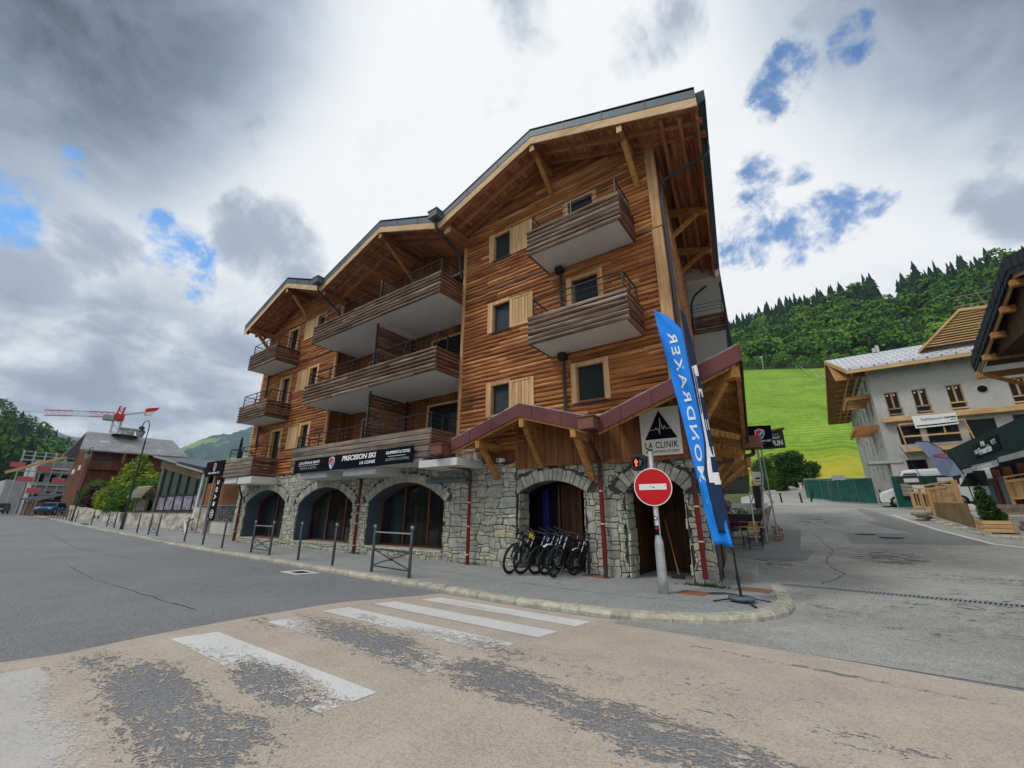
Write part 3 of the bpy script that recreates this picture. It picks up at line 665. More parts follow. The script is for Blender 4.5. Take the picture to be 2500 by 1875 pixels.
# valley hoppers and rain pipes
def hopper(x, z, y=9.30, s=0.24, key='zinc'):
    h = MB(); h.box(x - s, y - s * 0.9, z - 0.20, x + s, y + s * 0.9, z + 0.10); h.box(x - s - 0.03, y - s * 0.9 - 0.03, z + 0.10, x + s + 0.03, y + s * 0.9 + 0.03, z + 0.14); h.build('rain_hopper', M[key], bld, bevel=0.01)
hopper(-10.42, 12.98, 9.35); hopper(-18.85, 12.98, 9.35)
def pipe(pts, r=0.048, key='zincdark', clips=(), name='downpipe', n=10, ck='clip'):
    # round the corners of the path
    P_ = [Vector(p) for p in pts]; q = [P_[0]]
    for a, b, c in zip(P_, P_[1:], P_[2:]):
        l = min((b - a).length, (c - b).length) * 0.4; l = min(l, 0.22)
        p0 = b + (a - b).normalized() * l; p1 = b + (c - b).normalized() * l
        for t in (0, 0.25, 0.5, 0.75, 1): q.append((1 - t) ** 2 * p0 + 2 * t * (1 - t) * b + t * t * p1)
    q.append(P_[-1]); m_ = MB(); m_.tube(q, r, n); o = m_.build(name, M[key], bld)
    for z in clips:
        c = MB(); a = P_[-1]; c.lathe([(r + .001, -0.016), (r + 0.008, -0.014), (r + 0.008, 0.014), (r + .001, 0.016)], (a.x, a.y, z), 12); c.build('clip', M[ck], o)
    return o
pipe([(-10.42, 9.35, 12.8), (-10.42, 9.35, 12.45), (-10.3, 10.6, 11.9), (-10.3, 10.85, 10.8)], 0.05)
pipe([(-18.85, 9.35, 12.8), (-18.85, 9.35, 12.45), (-18.9, 10.8, 11.7), (-18.9, 10.85, 10.9)], 0.05)
pipe([ep(-0.1, 1.48, 12.25), ep(-0.05, 1.48, 11.8), ep(-0.1, 0.10, 11.35), ep(-0.14, 0.06, 10.9), ep(-0.14, 0.06, 4.6)], 0.05, clips=())
for z0, z1 in ((9.6, 8.0), (6.45, 4.45)): pipe([(-5.72, 10.83, z0), (-5.72, 10.83, z1)], 0.045)
m = MB(); m.box(-5.86, 10.66, 9.36, -5.60, 10.9, 9.56); m.build('rain_head', M['blackmetal'], bld, bevel=0.02); m = MB(); m.box(-5.86, 10.66, 6.23, -5.60, 10.9, 6.43); m.build('rain_head', M['blackmetal'], bld, bevel=0.02)
for z0, z1 in ((9.6, 8.2), (6.45, 5.2)): pipe([(-26.0, 10.83, z0), (-26.0, 10.83, z1)], 0.06)
# side street balcony high at the back
def side_balcony(zb, zc_, ceil=None):
    t0 = 8.4
    s = MB(); s.prism([ep(t0, -0.5, zb), ep(t0, 1.42, zb), ep(t0 + 4.5, 1.42, zb), ep(t0 + 4.5, -0.5, zb)], (0, 0, 0.2)); so_ = s.build('balcony', M['soffitw'], bld)
    c = MB(); n = 6; ph = (zc_ - zb) / n
    for i in range(n):
        z = zb + (i + .5) * ph
        c.tube([ep(t0, 0.02, z), ep(t0, 1.46, z)], ph * 0.49, 8); c.tube([ep(t0, 1.46, z), ep(t0 + 4.5, 1.46, z)], ph * 0.49, 8)
    c.build('cladding', M['logdark'], so_)
    r = MB()
    for q in (0.25, 0.42, 0.6): r.tube([ep(t0 + .05, 0, zc_ + q), ep(t0 + .05, 1.42, zc_ + q), ep(t0 + 4.4, 1.42, zc_ + q)], 0.014, 6)
    r.tube([ep(t0 + .05, 1.42, zc_ - .3), ep(t0 + .05, 1.42, zc_ + .6)], 0.02, 6); r.tube([ep(t0 + .05, 0.1, zc_ - .3), ep(t0 + .05, 0.1, zc_ + .6)], 0.02, 6)
    r.build('railing', M['blackmetal'], so_)
side_balcony(9.60, 10.53); side_balcony(6.45, 7.38)
m = MB(); m.prism([ep(7.5, -0.6, 11.92), ep(7.5, 1.5, 11.92), ep(13.2, 1.5, 11.92), ep(13.2, -0.6, 11.92)], (0, 0, 0.7)); m.build('balcony_ceiling', M['soffitw'], bld)
m = MB(); m.prism([ep(8.5, -0.05, 0), ep(13, -0.05, 0), ep(13, -0.05, 12.3), ep(8.5, -0.05, 12.3)], SN * -0.2); m.build('side_wall', M['soffitw'], bld)
m = MB(); m.beam(ep(8.2, 1.5, 6.0), ep(8.2, 1.5, 12.6), 0.12, 0.12); m.build('corner_rainpipe', M['zincdark'], bld)
pipe([ep(8.2, 1.5, 12.3), ep(8.3, 0.35, 11.6), ep(8.3, 0.15, 11.2), ep(8.3, 0.12, 9.7)], 0.05)
# ================================================================== stone ground floor
ARCH = [  # x0, x1, spring, apex, sill, kind
    (-26.05, -21.85, 2.15, 2.76, 0.34, 'shop'), (-20.50, -16.15, 2.02, 2.74, 0.36, 'shop'), (-15.02, -10.76, 2.06, 2.75, 0.37, 'shop'),
    (-7.58, -5.30, 2.22, 2.56, -0.3, 'door'), (-4.12, -2.60, 2.16, 2.56, -0.3, 'open')]
def arc_top(A, x, grow=0.0):
    x0, x1, zs, za = A[:4]; c = (x0 + x1) / 2; a = (x1 - x0) / 2; h = za - zs; Rr = (a * a + h * h) / (2 * h); zc = za - Rr; Rg = Rr + grow
    d = Rg * Rg - (x - c) ** 2
    return zc + math.sqrt(d) if d > 0 else -9
def arc_info(A):
    x0, x1, zs, za = A[:4]; c = (x0 + x1) / 2; a = (x1 - x0) / 2; h = za - zs; Rr = (a * a + h * h) / (2 * h); return c, za - Rr, Rr, math.asin(a / Rr)
def warp(x, z):
    v = noise.noise_vector(Vector((x * 2.6, z * 3.2, 1.7))); v2 = noise.noise_vector(Vector((x * 7.0, z * 7.0, 9.1)))
    return x + v[0] * 0.10 + v2[0] * 0.035, z + v[1] * 0.070 + v2[1] * 0.024
def rubble(m, x0, x1, z0, z1, P, blocked, ztop, smin=0.13, big=0.45):
    """irregular coursed rubble: rectangles split at random, then warped together so that joints wander"""
    out = []
    def split(a, b, c, d, lev):
        w_, h_ = b - a, d - c
        hit = blocked(a, b, c, d)
        if hit == 2: return
        lim_w, lim_h = random.uniform(0.20, 0.66), random.uniform(0.09, 0.40)
        if hit == 1 and max(w_, h_) < 0.11: return
        if w_ > lim_w * 1.25 or h_ > lim_h * 1.25 or hit == 1:
            if (w_ / lim_w > h_ / lim_h if hit != 1 else w_ > h_):
                t = random.uniform(0.33, 0.67) * w_; split(a, a + t, c, d, lev + 1); split(a + t, b, c, d, lev + 1)
            else:
                t = random.uniform(0.33, 0.67) * h_; split(a, b, c, c + t, lev + 1); split(a, b, c + t, d, lev + 1)
            return
        out.append((a, b, c, d))
    x = x0
    while x < x1 - 0.01:
        w_ = min(random.uniform(0.9, 1.6), x1 - x)
        if x1 - x - w_ < 0.4: w_ = x1 - x
        split(x, x + w_, z0, z1, 0); x += w_
    for (a, b, c, d) in out: stone_poly(m, a, b, c, d, P, x0, x1)
def stone_poly(m, a, b, c, d, P, X0=-99, X1=99, g=0.008):
    w_, h_ = b - a, d - c; ch = min(w_, h_) * random.uniform(0.04, 0.20)
    cs = [ch * random.uniform(0.3, 1.2) for _ in range(4)]
    ring = [(a + g + cs[0], c + g), ((a + b) / 2, c + g), (b - g - cs[1], c + g), (b - g, c + g + cs[1]), (b - g, (c + d) / 2), (b - g, d - g - cs[2]), (b - g - cs[2], d - g), ((a + b) / 2, d - g), (a + g + cs[3], d - g), (a + g, d - g - cs[3]), (a + g, (c + d) / 2), (a + g, c + g + cs[0])]
    rw = []
    for x, z in ring:
        xx, zz = warp(x, z)
        rw.append((min(max(xx, X0), X1), zz))
    cx_ = sum(q[0] for q in rw) / 12; cz_ = sum(q[1] for q in rw) / 12
    tx, tz = random.uniform(-0.012, 0.012), random.uniform(-0.012, 0.012); dp = random.uniform(0.018, 0.052)
    vs = []
    for s_, dd in ((1.0, 0.0), (0.99, dp * 0.75), (0.93, dp), (0.5, dp * 1.10)):
        for x, z in rw:
            xx, zz = cx_ + (x - cx_) * s_, cz_ + (z - cz_) * s_
            nn = noise.noise(Vector((xx * 9, zz * 9, 4))) * 0.007 if dd else 0
            vs.append(P(xx, dd + (tx * (x - cx_) / 0.2 + tz * (z - cz_) / 0.2 if dd else 0) + nn, zz))
    vs.append(P(cx_, dp * 1.12, cz_)); fs = []
    for k_ in range(3):
        for i in range(12): fs.append((k_ * 12 + i, k_ * 12 + (i + 1) % 12, (k_ + 1) * 12 + (i + 1) % 12, (k_ + 1) * 12 + i))
    for i in range(12): fs.append((36 + i, 36 + (i + 1) % 12, 48))
    m.add(vs, fs, 0, random.random(), False)
RING = 0.36
def blk(arches, top):
    def f(a, b, c, d):
        cx_, cz_ = (a + b) / 2, (c + d) / 2
        if c >= top(cx_) - 0.02: return 2
        hit = 0
        if d > top(cx_) + 0.05: hit = 1
        for A in arches:
            rg = RING if A[5] != 'open' or True else 0
            def inside(x, z): return (A[0] < x < A[1] and A[4] < z <= A[2]) or (z > A[2] and A[0] - RING < x < A[1] + RING and z < arc_top(A, x, RING) and z > A[2] - 0.0 and ((x - arc_info(A)[0]) ** 2 + (z - arc_info(A)[1]) ** 2 < (arc_info(A)[2] + RING) ** 2))
            ins = [inside(x, z) for x in (a, (a + b) / 2, b) for z in (c, (c + d) / 2, d)]
            if all(ins): return 2
            if any(ins): hit = 1
        return hit
    return f
def top_of(x):
    if x < -10.3: return 3.42
    if x < -9.0: return 3.75
    if x < -7.62: return 3.18
    return 2.97
sw = MB()
XC = -2.13
rubble(sw, -27.3, -7.62, -0.45, 3.8, PF(10.97), blk(ARCH[:3], top_of), top_of)
rubble(sw, -7.62, XC, -0.45, 3.0, PF(11.04), blk(ARCH[3:], top_of), top_of)
# side street face of the stone floor
PSs = lambda x, off, z: (XC + SD.x * x + SN.x * off, 11.04 + SD.y * x + SN.y * off, z)
rubble(sw, 0.0, 5.2, -0.45, 2.9, PSs, lambda a, b, c, d: 0, lambda x: 2.9)
# west end
rubble(sw, 0.0, 5.0, -0.45, 3.4, lambda x, off, z: (-27.3 - off, 10.97 + x, z), lambda a, b, c, d: 0, lambda x: 3.4)
def jamb(m, x, y0, y1, z0, z1, sgn):
    P = (lambda t, off, z: (x + sgn * off, t, z)); z = z0
    while z < z1 - 0.05:
        h_ = min(random.uniform(0.14, 0.32), z1 - z); y = y0
        while y < y1 - 0.03:
            w_ = min(random.uniform(0.2, 0.45), y1 - y); stone_poly(m, y, y + w_, z, z + h_, P); y += w_
        z += h_
for A in ARCH[3:]:
    jamb(sw, A[0], 11.0, 11.62, -0.3, A[2], 1); jamb(sw, A[1], 11.0, 11.62, -0.3, A[2], -1)
# voussoirs
for A in ARCH:
    c, zc, Rr, th = arc_info(A); y = 10.97 if A[1] < -7.7 else 11.04; n = max(7, int(2 * th * Rr / 0.14)); ang_ = -th - 0.03
    ws = [random.uniform(0.7, 1.35) for _ in range(n)]; tot = sum(ws)
    for wv_ in ws:
        a0 = ang_ + 0.006 / Rr * 1.2; a1 = ang_ + (2 * th + 0.06) * wv_ / tot - 0.006 / Rr; ang_ += (2 * th + 0.06) * wv_ / tot
        ro = Rr + RING * random.uniform(0.82, 1.08); dp = random.uniform(0.035, 0.06); vs = []
        pts = [(a0, Rr), ((a0 + a1) / 2, Rr), (a1, Rr), (a1, (Rr + ro) / 2), (a1, ro), ((a0 + a1) / 2, ro + 0.01), (a0, ro), (a0, (Rr + ro) / 2)]
        pw = [(c + r_ * math.sin(q), zc + r_ * math.cos(q)) for q, r_ in pts]; mx_ = sum(p[0] for p in pw) / 8; mz_ = sum(p[1] for p in pw) / 8
        for s_, dd in ((1.0, -0.55), (1.0, dp * 0.7), (0.86, dp)):
            for x, z in pw: vs.append((mx_ + (x - mx_) * s_, y - dd, mz_ + (z - mz_) * s_))
        vs.append((mx_, y - dp * 1.1, mz_)); fs = []
        for k_ in range(2):
            for i in range(8): fs.append((k_ * 8 + i, k_ * 8 + (i + 1) % 8, (k_ + 1) * 8 + (i + 1) % 8, (k_ + 1) * 8 + i))
        for i in range(8): fs.append((16 + i, 16 + (i + 1) % 8, 24))
        sw.add(vs, fs, 0, random.random())
swo = sw.build('stone_wall', M['stone'], bld)
# mortar core with arched openings cut as strips
mc = MB()
def core(x0, x1, y, arches, top, depth=0.55):
    xs = {x0, x1}
    for A in arches:
        n = 22; xs |= {A[0] + (A[1] - A[0]) * i / n for i in range(n + 1)}
    for q in (-10.3, -9.0): 
        if x0 < q < x1: xs.add(q)
    xs = sorted(xs)
    for a, b in zip(xs, xs[1:]):
        mid = (a + b) / 2; hit = None
        for A in arches:
            if A[0] < mid < A[1]: hit = A
        t = top(mid)
        if hit is None: mc.box(a, y, -0.6, b, y + depth, t, 0, .5)
        else:
            if hit[4] > -0.2: mc.box(a, y, -0.6, b, y + depth, hit[4] - 0.07, 0, .5)
            za, zb = arc_top(hit, a + 1e-6), arc_top(hit, b - 1e-6)
            mc.hexa([(a, y, za), (b, y, zb), (b, y + depth, zb), (a, y + depth, za), (a, y, t), (b, y, t), (b, y + depth, t), (a, y + depth, t)], 0, .5)
core(-27.3, -7.63, 10.985, ARCH[:3], top_of, 0.62); core(-7.62, XC - 0.02, 11.055, ARCH[3:], lambda x: 2.97)
mc.prism([(XC, 11.62, -0.6), (XC - 0.131 * 4.6 / .991, 16.2, -0.6), (XC - 0.131 * 4.6 / .991, 16.2, 2.9), (XC, 11.62, 2.9)], SN * -0.3)
mc.build('mortar', M['mortar'], swo)
# shop windows
for A in ARCH[:3]:
    x0, x1, zs, za, zb = A[:5]; yg = 11.68
    r = MB(); n = 20                                      # rendered reveal
    r.quad((x0 + 0.005, 10.99, zb), (x0 + 0.005, yg + 0.1, zb), (x0 + 0.005, yg + 0.1, zs), (x0 + 0.005, 10.99, zs)); r.quad((x1 - 0.005, 10.99, zb), (x1 - 0.005, 10.99, zs), (x1 - 0.005, yg + 0.1, zs), (x1 - 0.005, yg + 0.1, zb))
    for i in range(n):
        a, b = x0 + 0.004 + (x1 - x0 - 0.008) * i / n, x0 + 0.004 + (x1 - x0 - 0.008) * (i + 1) / n
        r.quad((a, 10.99, arc_top(A, a) - 0.006), (b, 10.99, arc_top(A, b) - 0.006), (b, yg + 0.1, arc_top(A, b) - 0.006), (a, yg + 0.1, arc_top(A, a) - 0.006))
    w_ = r.build('shop_window', M['reveal'], bld)
    s = MB(); s.box(x0 + 0.02, 10.93, zb - 0.07, x1 - 0.02, yg + 0.1, zb - 0.002); s.build('sill', M['kerb'], w_, bevel=0.01)
    g = MB(); pts = [(x0, yg, zb)] + [(x0 + (x1 - x0) * i / n, yg, arc_top(A, min(max(x0 + (x1 - x0) * i / n, x0 + 1e-5), x1 - 1e-5))) for i in range(n + 1)] + [(x1, yg, zb)]
    g.prism(pts, (0, 0.02, 0)); g.build('glass', M['glassshop'], w_)
    f = MB(); nb = 3 if A[0] > -21 else 2
    for i in range(nb + 1):
        x = x0 + 0.04 + (x1 - x0 - 0.08) * i / nb; ww = 0.045
        f.box(x - ww, yg - 0.055, zb, x + ww, yg - 0.005, min(arc_top(A, min(max(x - ww, x0 + .01), x1 - .01)), arc_top(A, min(max(x + ww, x0 + .01), x1 - .01))))
    f.box(x0, yg - 0.052, zb, x1, yg - 0.004, zb + 0.07)
    for i in range(n):
        a, b = x0 + (x1 - x0) * i / n, x0 + (x1 - x0) * (i + 1) / n; za_, zb2 = arc_top(A, max(a, x0 + 1e-5)), arc_top(A, min(b, x1 - 1e-5))
        f.hexa([(a, yg - 0.05, za_ - 0.07), (b, yg - 0.05, zb2 - 0.07), (b, yg - 0.003, zb2 - 0.07), (a, yg - 0.003, za_ - 0.07), (a, yg - 0.05, za_), (b, yg - 0.05, zb2), (b, yg - 0.003, zb2), (a, yg - 0.003, za_)])
    f.build('frame', M['frame'], w_, bevel=0.006)
    d = MB(); d.box(x0 + .1, 13.0, -0.1, x1 - .1, 13.05, 2.6); d.build('display_wall', M['display'], w_)
    d = MB(); d.box(x0 + .12, 12.1, zb, x0 + .75, 12.14, 2.4); d.build('side_panel', M['teal'], w_)
    d = MB(); d.box(x0 + 1.3, 12.3, -.1, x0 + 1.36, 12.9, 1.9); d.box(x0 + 2.2, 12.2, -.1, x0 + 2.9, 12.7, .95); d.box(x0 + 3.1, 12.5, -.1, x0 + 3.5, 12.9, 1.3); d.build('display_stand', M['greywoodZ'], w_)
# doorway under the porch
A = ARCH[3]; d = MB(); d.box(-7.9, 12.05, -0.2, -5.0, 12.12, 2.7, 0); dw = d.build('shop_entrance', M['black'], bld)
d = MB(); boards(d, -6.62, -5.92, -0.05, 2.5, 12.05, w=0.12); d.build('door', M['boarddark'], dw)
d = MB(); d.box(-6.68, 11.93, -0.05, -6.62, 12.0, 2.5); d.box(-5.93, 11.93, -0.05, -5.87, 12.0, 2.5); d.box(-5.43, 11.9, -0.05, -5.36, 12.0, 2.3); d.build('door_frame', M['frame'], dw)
d = MB(); d.tube([(-5.72, 11.90, 0.95), (-5.72, 11.90, 1.55)], 0.014, 8)
for z in (1.02, 1.48): d.tube([(-5.72, 11.90, z), (-5.62, 11.98, z)], 0.009, 6)
d.build('door_handle', M['silver'], dw)
d = MB(); d.box(-7.30, 12.0, 0.35, -7.06, 12.04, 2.35); d.build('poster', plain('deep_blue_poster', (0.004, 0.010, 0.10), 0.4, var=0.3, scale=4), dw)
# open passage with timber wall at the corner
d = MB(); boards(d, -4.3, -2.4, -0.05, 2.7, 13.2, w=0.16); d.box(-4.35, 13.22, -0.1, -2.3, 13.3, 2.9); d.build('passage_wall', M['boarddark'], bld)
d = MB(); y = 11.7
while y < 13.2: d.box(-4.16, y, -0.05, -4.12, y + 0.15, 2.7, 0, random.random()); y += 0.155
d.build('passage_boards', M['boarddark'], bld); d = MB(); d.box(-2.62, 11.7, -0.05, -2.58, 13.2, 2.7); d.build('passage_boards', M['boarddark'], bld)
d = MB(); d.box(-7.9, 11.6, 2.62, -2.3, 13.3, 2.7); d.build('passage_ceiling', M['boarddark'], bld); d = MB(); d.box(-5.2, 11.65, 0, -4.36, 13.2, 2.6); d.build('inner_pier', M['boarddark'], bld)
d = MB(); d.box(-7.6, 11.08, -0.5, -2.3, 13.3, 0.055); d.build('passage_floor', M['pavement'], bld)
# west end wall next to the sports shop is stone too; boards of the porch front
d = MB(); boards(d, -7.62, XC - 0.05, 2.975, 6.0, 10.915, w=0.17, ztop=lambda x: (4.55 - 0.31 * abs(x + 6.68) if x < -4.65 else 5.05 + 0.35 * (x + 0.8)) - 0.05 + 0.35)
d.box(-4.5, 10.86, 2.93, XC, 10.97, 3.05, 0); d.build('porch_boards', M['board'], bld)
# ---- porch roofs in brown copper with timber brackets
YP = 9.78
porch = MB()
def pr(x): return 4.70 - 0.31 * abs(x + 6.70)
xl, xv, xa_ = -9.38, -4.55, -0.80
A_ = (-0.80, YP, 5.17); zv = 3.97
T = 0.07
porch.hexa([(xl, YP, pr(xl) - T), (-6.70, YP, 4.70 - T), (-6.70, YF, 4.70 - T), (xl, YF, pr(xl) - T), (xl, YP, pr(xl)), (-6.70, YP, 4.70), (-6.70, YF, 4.70), (xl, YF, pr(xl))])
porch.hexa([(-6.70, YP, 4.70 - T), (xv, YP, pr(xv) - T), (xv, YF, pr(xv) - T), (-6.70, YF, 4.70 - T), (-6.70, YP, 4.70), (xv, YP, pr(xv)), (xv, YF, pr(xv)), (-6.70, YF, 4.70)])
def p1(x, y): return 5.17 + 0.352 * (x + 0.80) + 0.352 * (y - YP) * 0.9
porch.hexa([(xv + 0.35, YP, p1(xv + 0.35, YP) - T), (-0.80, YP, 5.17 - T), (-2.25, YF + 0.05, p1(-2.25, YF) - T), (xv + 0.35, YF, p1(xv + 0.35, YF) - T), (xv + 0.35, YP, p1(xv + 0.35, YP)), (-0.80, YP, 5.17), (-2.25, YF + 0.05, p1(-2.25, YF)), (xv + 0.35, YF, p1(xv + 0.35, YF))])
Bp = Vector(A_) + SD * 3.95 + Vector((0, 0, -1.30)); BW = ep(2.75, 0.02, 4.35)
porch.hexa([(-0.80, YP, 5.17 - T), Bp - Vector((0, 0, T)), BW - Vector((0, 0, T)), (-2.25, YF + 0.05, p1(-2.25, YF) - T), A_, Bp, BW, (-2.25, YF + 0.05, p1(-2.25, YF))])
po_ = porch.build('porch_roof', M['porchbeam'], bld)
f = MB(); H_ = 0.35
def fas(a, b, h=H_, off=(0, -0.03, 0)):
    a, b = Vector(a), Vector(b); f.prism([a - Vector((0, 0, h)), b - Vector((0, 0, h)), b + Vector((0, 0, 0.03)), a + Vector((0, 0, 0.03))], off)
fas((xl, YP, pr(xl)), (-6.70, YP, 4.70)); fas((-6.70, YP, 4.70), (xv, YP, pr(xv))); fas((xv + 0.2, YP, p1(xv + 0.2, YP)), A_); fas(A_, Bp, H_, SN * 0.03)
for x in (-8.6, -7.7, -6.25, -5.3): 
    z = pr(x); f.prism([(x - .008, YP - .031, z - H_), (x + .008, YP - .031, z - H_), (x + .008, YP - .031, z + .03), (x - .008, YP - .031, z + .03)], (0, -0.012, 0), 0)
for x in (-3.6, -2.8, -1.9): 
    z = p1(x, YP); f.prism([(x - .008, YP - .031, z - H_), (x + .008, YP - .031, z - H_), (x + .008, YP - .031, z + .03), (x - .008, YP - .031, z + .03)], (0, -0.012, 0), 0)
f.build('copper_fascia', M['copper'], po_)
u = MB()                                                    # soffit board edge, rafters
for a, b, za, zb in ((xl, -6.70, pr(xl), 4.70), (-6.70, xv, 4.70, pr(xv))):
    for y in (YP + 0.03, YP + 0.55): u.prism([(a, y, za - 0.42 if y < 10 else za - 0.22), (b, y, zb - 0.42 if y < 10 else zb - 0.22), (b, y, zb - 0.07), (a, y, za - 0.07)], (0, 0.05 if y < 10 else 0.1, 0), 0, random.random())
for y, hh_ in ((YP + 0.03, 0.42), (YP + 0.55, 0.25)): u.prism([(xv + 0.3, y, p1(xv + 0.3, y) - hh_), (-0.9 - (y - YP) * 0.9, y, p1(-0.9 - (y - YP) * 0.9, y) - hh_), (-0.9 - (y - YP) * 0.9, y, p1(-0.9 - (y - YP) * 0.9, y) - 0.07), (xv + 0.3, y, p1(xv + 0.3, y) - 0.07)], (0, 0.06, 0), 0, random.random())
u.build('rafter', M['porchbeam'], po_)
def bracket(x, zt, zw, w_=0.17, h=0.24):
    b = MB(); b.box(x - w_ / 2, YP + 0.005, zt - h, x + w_ / 2, YF, zt); bo = b.build('bracket_beam', M['porchbeam'], po_, bevel=0.012)
    q = MB(); q.beam((x, YF - 0.10, zw), (x, YP + 0.25, zt - h + 0.03), 0.15, 0.17, (1, 0, 0)); q.build('brace', M['porchbeam'], bo, bevel=0.012)
bracket(-8.30, 3.77, 2.68); bracket(-6.64, 4.26, 2.98); bracket(-4.97, 3.79, 2.52)
# corner: ridge timber on the diagonal with its long brace, purlins in the soffit, verge timber
b = MB(); b.beam((-0.93, YP + 0.08, 4.62), (-2.3, YF + 0.1, 4.62), 0.18, 0.26); b.beam((-0.98, 10.0, 4.52), ep(0.0, 0.02, 3.15) , 0.01, 0.01)
b.build('bracket_beam', M['porchbeam'], po_, bevel=0.012)
b = MB(); b.beam((-1.20, 10.12, 4.52), (-2.12, 10.98, 3.55), 0.13, 0.15); b.build('brace', M['porchbeam'], po_, bevel=0.01)
def on2(t, s_):   # t along the eave from A, s_ toward the wall 0..1
    a = Vector(A_) + (Bp - Vector(A_)) * t; w_ = Vector((-2.25, YF + 0.05, p1(-2.25, YF))) + (BW - Vector((-2.25, YF + 0.05, p1(-2.25, YF)))) * t
    return a + (w_ - a) * s_ - Vector((0, 0, 0.16))
b = MB()
b.beam(on2(0.02, 0.06) - Vector((0, 0, .1)), on2(0.98, 0.06) - Vector((0, 0, .1)), 0.10, 0.18)
b.build('verge_timber', M['porchbeam'], po_)
for s_ in range(1, 7):
    q = MB(); t1 = s_ / 6.5; q.beam(on2(t1 - 0.28 if t1 > 0.28 else 0.02, 0.98 if t1 > 0.28 else 0.98 * t1 / 0.28), on2(t1, 0.08), 0.09, 0.13); q.build('rafter', M['porchbeam'], po_)
b = MB(); b.beam(on2(0.99, 0.0) - Vector((0, 0, .2)), on2(0.99, 1.0) - Vector((0, 0, .3)), 0.14, 0.2); b.beam(on2(0.8, 0.15) - Vector((0, 0, .9)), on2(0.8, 1.0) - Vector((0, 0, .9)), 0.16, 0.2)
b.beam(on2(0.75, 0.15) - Vector((0, 0, .85)), ep(2.0, 0, 2.1), 0.1, 0.12); b.build('side_bracket', M['porchbeam'], po_)
b = MB()
for i in range(9): b.prism([ep(3.05, .02 + i * .135, 2.55 + i * .02), ep(3.05, .15 + i * .135, 2.56 + i * .02), ep(3.05, .15 + i * .135, 4.25), ep(3.05, .02 + i * .135, 4.25)], SD * .05, 0, random.random())
b.build('end_boards', M['porchbeam'], po_)
b = MB(); b.beam(ep(2.95, .1, 2.6), ep(2.95, .95, 3.35), .05, .06); b.beam(ep(2.95, .55, 2.5), ep(2.95, 1.15, 3.0), .05, .06); b.build('light_batten', M['newwood'], po_)
# slates peeping over the copper edge
t = MB()
def slates(xa, xb, fz, y0=YP - 0.02):
    x = xa
    while x < xb:
        w_ = random.uniform(0.18, 0.34); z = fz(x); z2 = fz(x + w_); l_ = random.uniform(0.02, 0.045)
        for r_ in range(3):
            y = y0 + r_ * 0.4; t.hexa([(x, y, z + 0.03 + r_ * 0), (x + w_, y, z2 + 0.03), (x + w_, y + 0.45, z2 + 0.035), (x, y + 0.45, z + 0.035), (x, y, z + 0.03 + l_), (x + w_, y, z2 + 0.03 + l_), (x + w_, y + 0.45, z2 + 0.05), (x, y + 0.45, z + 0.05)], 0, random.random())
        x += w_ + 0.005
slates(xl, -6.72, pr); slates(-6.68, xv, pr); t.build('roof_slates', M['slate'], po_); t = MB(); slates(xv + 0.4, -0.95, lambda x: p1(x, YP)); t.build('roof_slates', M['slate'], po_)
hopper(-9.70, 3.62, 9.62, 0.26, 'copper2'); hopper(-4.42, 3.86, 9.62, 0.22, 'copper2')
h = MB(); h.box(Bp.x - 0.15, Bp.y - 0.15, Bp.z - 0.45, Bp.x + 0.35, Bp.y + 0.3, Bp.z - 0.1); h.build('rain_hopper', M['copper2'], bld, bevel=0.01)
M['copperpipe'] = plain('brown_copper_pipe', (0.060, 0.024, 0.020), 0.4, 0.3, 0.3, 2)
def twotone(pts, zsw, zbot, clips):
    p = pts[-1]; pipe(pts + [(p[0], p[1], zsw)], 0.055, 'copperpipe'); pipe([(p[0], p[1], zsw + 0.02), (p[0], p[1], zbot)], 0.06, 'redpipe', clips)
twotone([(-9.70, 9.62, 3.45), (-9.72, 9.9, 3.1), (-9.35, 10.72, 3.05)], 2.2, 0.02, (0.35, 1.2, 1.95))
twotone([(-4.42, 9.62, 3.68), (-4.45, 9.7, 3.4), (-4.72, 10.80, 3.05), (-4.72, 10.84, 2.9)], 2.45, 0.28, (1.35, 2.2))
pipe([(-4.72, 10.84, 0.30), (-4.72, 10.84, 0.18), (-4.68, 10.70, 0.05)], 0.056, 'plastic')
twotone([(Bp.x + 0.1, Bp.y + 0.1, Bp.z - 0.4), (Bp.x + 0.1, Bp.y + 0.1, Bp.z - 0.6), (-2.18, 11.6, 2.75), (-2.32, 10.86, 2.65)], 1.95, 0.20, (1.0, 1.78))
twotone([(-15.62, 10.88, 3.0)], 2.0, 0.02, (0.35, 1.2, 1.6, 1.95))
twotone([(-24.9, 9.9, 3.05), (-26.6, 10.75, 2.7), (-26.62, 10.86, 2.5)], 1.7, 0.05, (0.6, 1.5))
pipe([(-11.5, 10.80, 2.72), (-9.55, 10.80, 2.72)], 0.08, 'zinc')
m = MB(); m.lathe([(0.0001, -0.05), (0.05, -0.05), (0.055, 0.0), (0.04, 0.06), (0.0001, 0.07)], (-3.05, 10.82, 4.46), 12, axis='Y'); m.build('wall_lamp', M['offwhite'], bld)
c = MB(); c.box(-8.28, 10.75, 3.2, -8.02, 10.9, 3.32); c.lathe([(0.0001, -0.02), (0.035, -0.02), (0.035, 0.02), (0.0001, 0.02)], (-8.2, 10.74, 3.26), 10, axis='Y', mat=1)
tag(c.build('camera', [M['offwhite'], M['black']], None, bevel=0.01), 'small cream security camera on the stone ledge under the left porch gable', 'camera')
